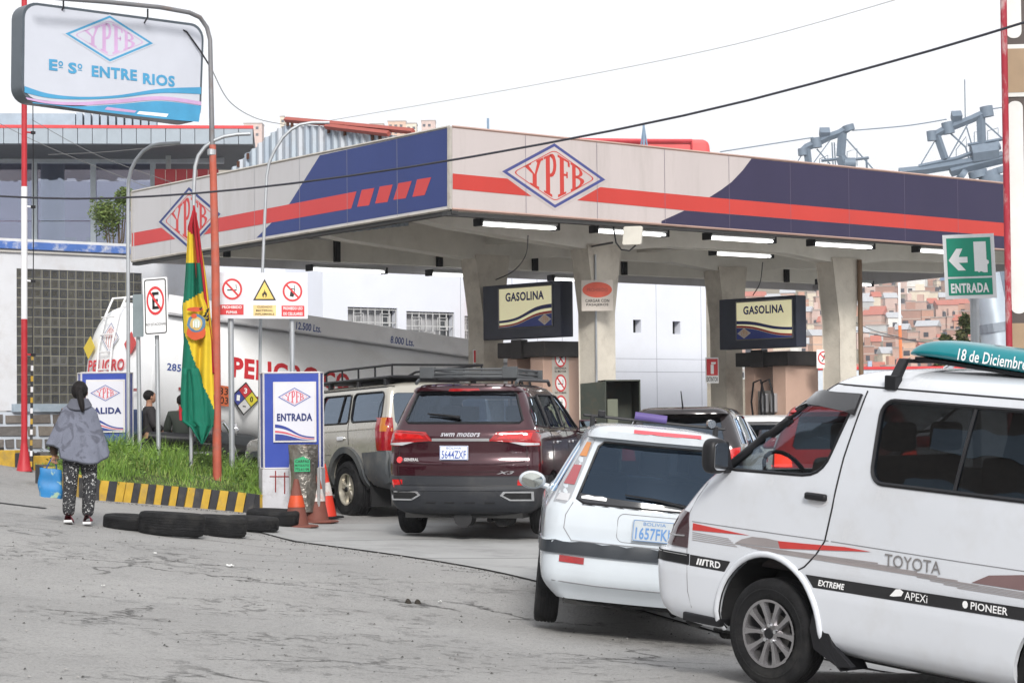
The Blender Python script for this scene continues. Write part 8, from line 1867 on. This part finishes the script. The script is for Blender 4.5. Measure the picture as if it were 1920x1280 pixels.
bgt = thing('shopping_bag', 'blue and pale green shopping bag hanging from the hand of the woman', 'bag', M=wo_.matrix_world @ Matrix.Translation((-.33, .06, .40)))
bm = MB().M(BG)
def bag(u_, v_):
    a = u_*6.283; sx, sy = .135-.03*abs(v_-.4), .07*(1-.3*v_); c, s_ = math.cos(a), math.sin(a); k = .45; return V((math.copysign(abs(c)**k, c)*sx*(1+.05*math.sin(v_*9+a*3)), math.copysign(abs(s_)**k, s_)*sy*(1+.08*math.sin(v_*11+a)), -.09+.32*v_-.02*c))
bm.grid(bag, 40, 16); bm.M(BG).add([bag(i/40, 0) for i in range(40)], [tuple(range(40))]); bm.build('bag_body', bgt, smooth=60)
hn = MB().M(mat('bag_handle', (.02, .08, .25), .6)); hn.tube([(-.06, 0, .21), (.0, -.01, .32), (.035, -.01, .375), (.05, 0, .32), (.07, 0, .21)], .008, 6); hn.build('handle', bgt, smooth=60)
# --- two people in dark jackets behind the island
def bystander(px_, Y, htop, yaw, label, jacket, extra):
    q = at(px_, 700, Y); z = G(q.x, q.y); h = at(px_, htop, Y).z-z; s_ = max(.9, min(1.15, h/1.70)); zb = at(px_, htop, Y).z-1.70*s_
    t = thing('person', label, 'person', M=Matrix.Translation((q.x, q.y, zb)) @ Matrix.Rotation(yaw, 4, 'Z') @ Matrix.Scale(s_, 4))
    J = [(0, 0, .93, .14, .11), (0, 0, 1.12, .13, .10), (0, 0, 1.36, .16, .11), (0, .0, 1.46, .06), (0, .01, 1.52, .055), (0, .02, 1.60, .078, .09), (0, .02, 1.66, .06, .07),
         (-.18, 0, 1.38, .06), (-.24, .03, 1.13, .05), (-.20, .22, 1.02, .04), (.18, 0, 1.38, .06), (.24, .03, 1.13, .05), (.20, .22, 1.04, .04), (-.1, 0, .88, .10), (-.1, .02, .5, .07), (-.11, 0, .09, .05), (.1, 0, .88, .10), (.1, .03, .5, .07), (.11, 0, .09, .05)]
    body(t, J, [(0, 1), (1, 2), (2, 3), (3, 4), (4, 5), (5, 6), (2, 7), (7, 8), (8, 9), (2, 10), (10, 11), (11, 12), (0, 13), (13, 14), (14, 15), (0, 16), (16, 17), (17, 18)], SKIN)
    body(t, [(0, 0, .90, .19, .15), (0, 0, 1.12, .18, .14), (0, 0, 1.36, .20, .14), (0, 0, 1.45, .09, .08), (-.19, 0, 1.38, .085), (-.26, .03, 1.13, .072), (-.21, .20, 1.03, .058), (.19, 0, 1.38, .085), (.26, .03, 1.13, .072), (.21, .20, 1.05, .058)], [(0, 1), (1, 2), (2, 3), (2, 4), (4, 5), (5, 6), (2, 7), (7, 8), (8, 9)], jacket, 'jacket')
    body(t, [(0, 0, .92, .17, .13), (-.1, .0, .82, .12), (-.1, .02, .5, .09), (-.11, 0, .1, .075), (.1, .0, .82, .12), (.1, .03, .5, .09), (.11, 0, .1, .075)], [(0, 1), (1, 2), (2, 3), (0, 4), (4, 5), (5, 6)], mat('dark_trousers', (.02, .02, .024), .9), 'trousers')
    m = MB().M(HAIR); ellipsoid(m, (0, .0, 1.635), (.09, .10, .095), 14, 18, lambda p: .05*noise.noise(p*20)); m.build('hair', t, smooth=180)
    f = MB().M(SKIN); ellipsoid(f, (0, .045, 1.60), (.073, .085, .10)); ellipsoid(f, (0, .135, 1.59), (.013, .02, .02), 8, 8); ellipsoid(f, (.078, .03, 1.6), (.012, .02, .03), 8, 8); ellipsoid(f, (-.078, .03, 1.6), (.012, .02, .03), 8, 8); f.M(WHITEI); ellipsoid(f, (-.03, .12, 1.615), (.012, .008, .008), 6, 8); ellipsoid(f, (.03, .12, 1.615), (.012, .008, .008), 6, 8); f.M(mat('lips', (.3, .09, .08), .5)); ellipsoid(f, (0, .125, 1.55), (.024, .008, .007), 6, 8); f.build('head', t, smooth=180)
    for s2 in (1, -1): b = MB().M(BLACKP).bx(s2*.11-.05, s2*.11+.05, -.09, .17, .0, .09); b.build('shoe', t, bev=.02, smooth=50); hand(t, (s2*.205, .235, 1.02), (0, 1, -.2), (0, 0, 1))
    extra(t); return t
def ex1(t):
    b = MB().M(mat('navy_backpack', (.02, .035, .085), .8)); b.bx(-.17, .17, -.34, -.13, .95, 1.40); b.build('backpack', t, bev=.05, smooth=50); MB().M(WHITEI).bx(-.10, .10, -.115, -.10, 1.43, 1.46).build('collar', t)
bystander(279, 34.4, 734, rad(-70), 'person with short black hair and navy backpack standing behind the no parking sign', mat('black_jacket', (.025, .022, .024), .8), ex1)
def ex2(t):
    for z in (1.18, 1.24): MB().M(WHITEI).tube([(.24+.0, -.05, z), (.325, .0, z), (.30, .09, z)], .02, 6).build('sleeve_stripe', t)
bystander(341, 34.2, 742, rad(10), 'person in an olive and black jacket with white sleeve stripes, half hidden by the flag', mat('olive_jacket', (.022, .028, .022), .8, var=.3, sc=4), ex2)
# motorcycle half hidden by the orange pole and grass
q = at(372, 860, 34.0); mc = thing('motorcycle', 'dark motorcycle parked behind the island grass beside the orange pole', 'motorcycle', M=Matrix.Translation((q.x, q.y, G(q.x, q.y))) @ Matrix.Rotation(rad(10), 4, 'Z'))
for x in (-.65, .65):
    MB().M(RUBBER).lathe([(.30, -.05), (.315, 0), (.30, .05), (.25, .05), (.25, -.05)], o=(x, 0, .31), ax='y', n=28, closed=True).build('wheel', mc, smooth=50); mb = MB().M(CHROME)
    for k in range(10): a = k*.628; mb.tube([(x, 0, .31), (x+.26*math.cos(a), 0, .31+.26*math.sin(a))], .005, 4)
    mb.build('spokes', mc)
MB().M(mat('moto_tank', (.03, .03, .035), .25, coat=1)).tube([(-.05, 0, .82), (.15, 0, .88), (.35, 0, .86)], [.08, .15, .08], 12).build('fuel_tank', mc, smooth=60)
MB().M(BLACKP).tube([(-.75, 0, .86), (-.5, 0, .82), (-.1, 0, .80)], [.07, .11, .09], 10).build('seat', mc, smooth=60)
MB().M(mat('moto_engine', (.2, .2, .21), .4, .7)).bx(-.15, .22, -.14, .14, .28, .62).build('engine', mc, bev=.03)
MB().M(CHROME).tube([(.65, .08, .31), (.45, .08, .95), (.38, .08, 1.05)], .022, 8).tube([(.65, -.08, .31), (.45, -.08, .95), (.38, -.08, 1.05)], .022, 8).tube([(.30, -.36, 1.06), (.38, -.1, 1.08), (.38, .1, 1.08), (.30, .36, 1.06)], .015, 6).build('fork', mc, smooth=60)
MB().M(CLEARL).lathe([(.001, .1), (.09, .06), (.08, -.05), (.001, -.08)], o=(.52, 0, .95), ax='x', n=16).build('headlamp', mc, smooth=60)
MB().M(BLACKP).tube([(-.65, 0, .31), (-.2, 0, .4), (.3, 0, .75), (-.6, 0, .78)], .025, 6).build('frame', mc)
# open drain slot in the paving at far left
P = ground_at(40, 948); F = Fr(P, (1, -.05, 0)); mb = MB().M(DARK); dr = []
for a in (-.42, .28): dr += [GP(P.x+a, P.y-.07, .005), GP(P.x+a, P.y+.10, .005)]
tag(mb.add([dr[0], dr[2], dr[3], dr[1]], [(0, 1, 2, 3)]).build('drain_opening'), 'dark slot of an open drain in the pavement left of the woman', 'drain')

# ================================================================ AIR
hz = bpy.data.materials.new('air_haze'); hz.use_nodes = True; N = hz.node_tree.nodes; N.clear(); o_ = N.new('ShaderNodeOutputMaterial'); pv = N.new('ShaderNodeVolumePrincipled'); pv.inputs['Density'].default_value = .00032; pv.inputs['Color'].default_value = (.93, .95, 1, 1); hz.node_tree.links.new(pv.outputs[0], o_.inputs['Volume'])
tag(MB().M(hz).bx(-420, 620, -70, 5200, -14, 210).build('haze'), kind='stuff')
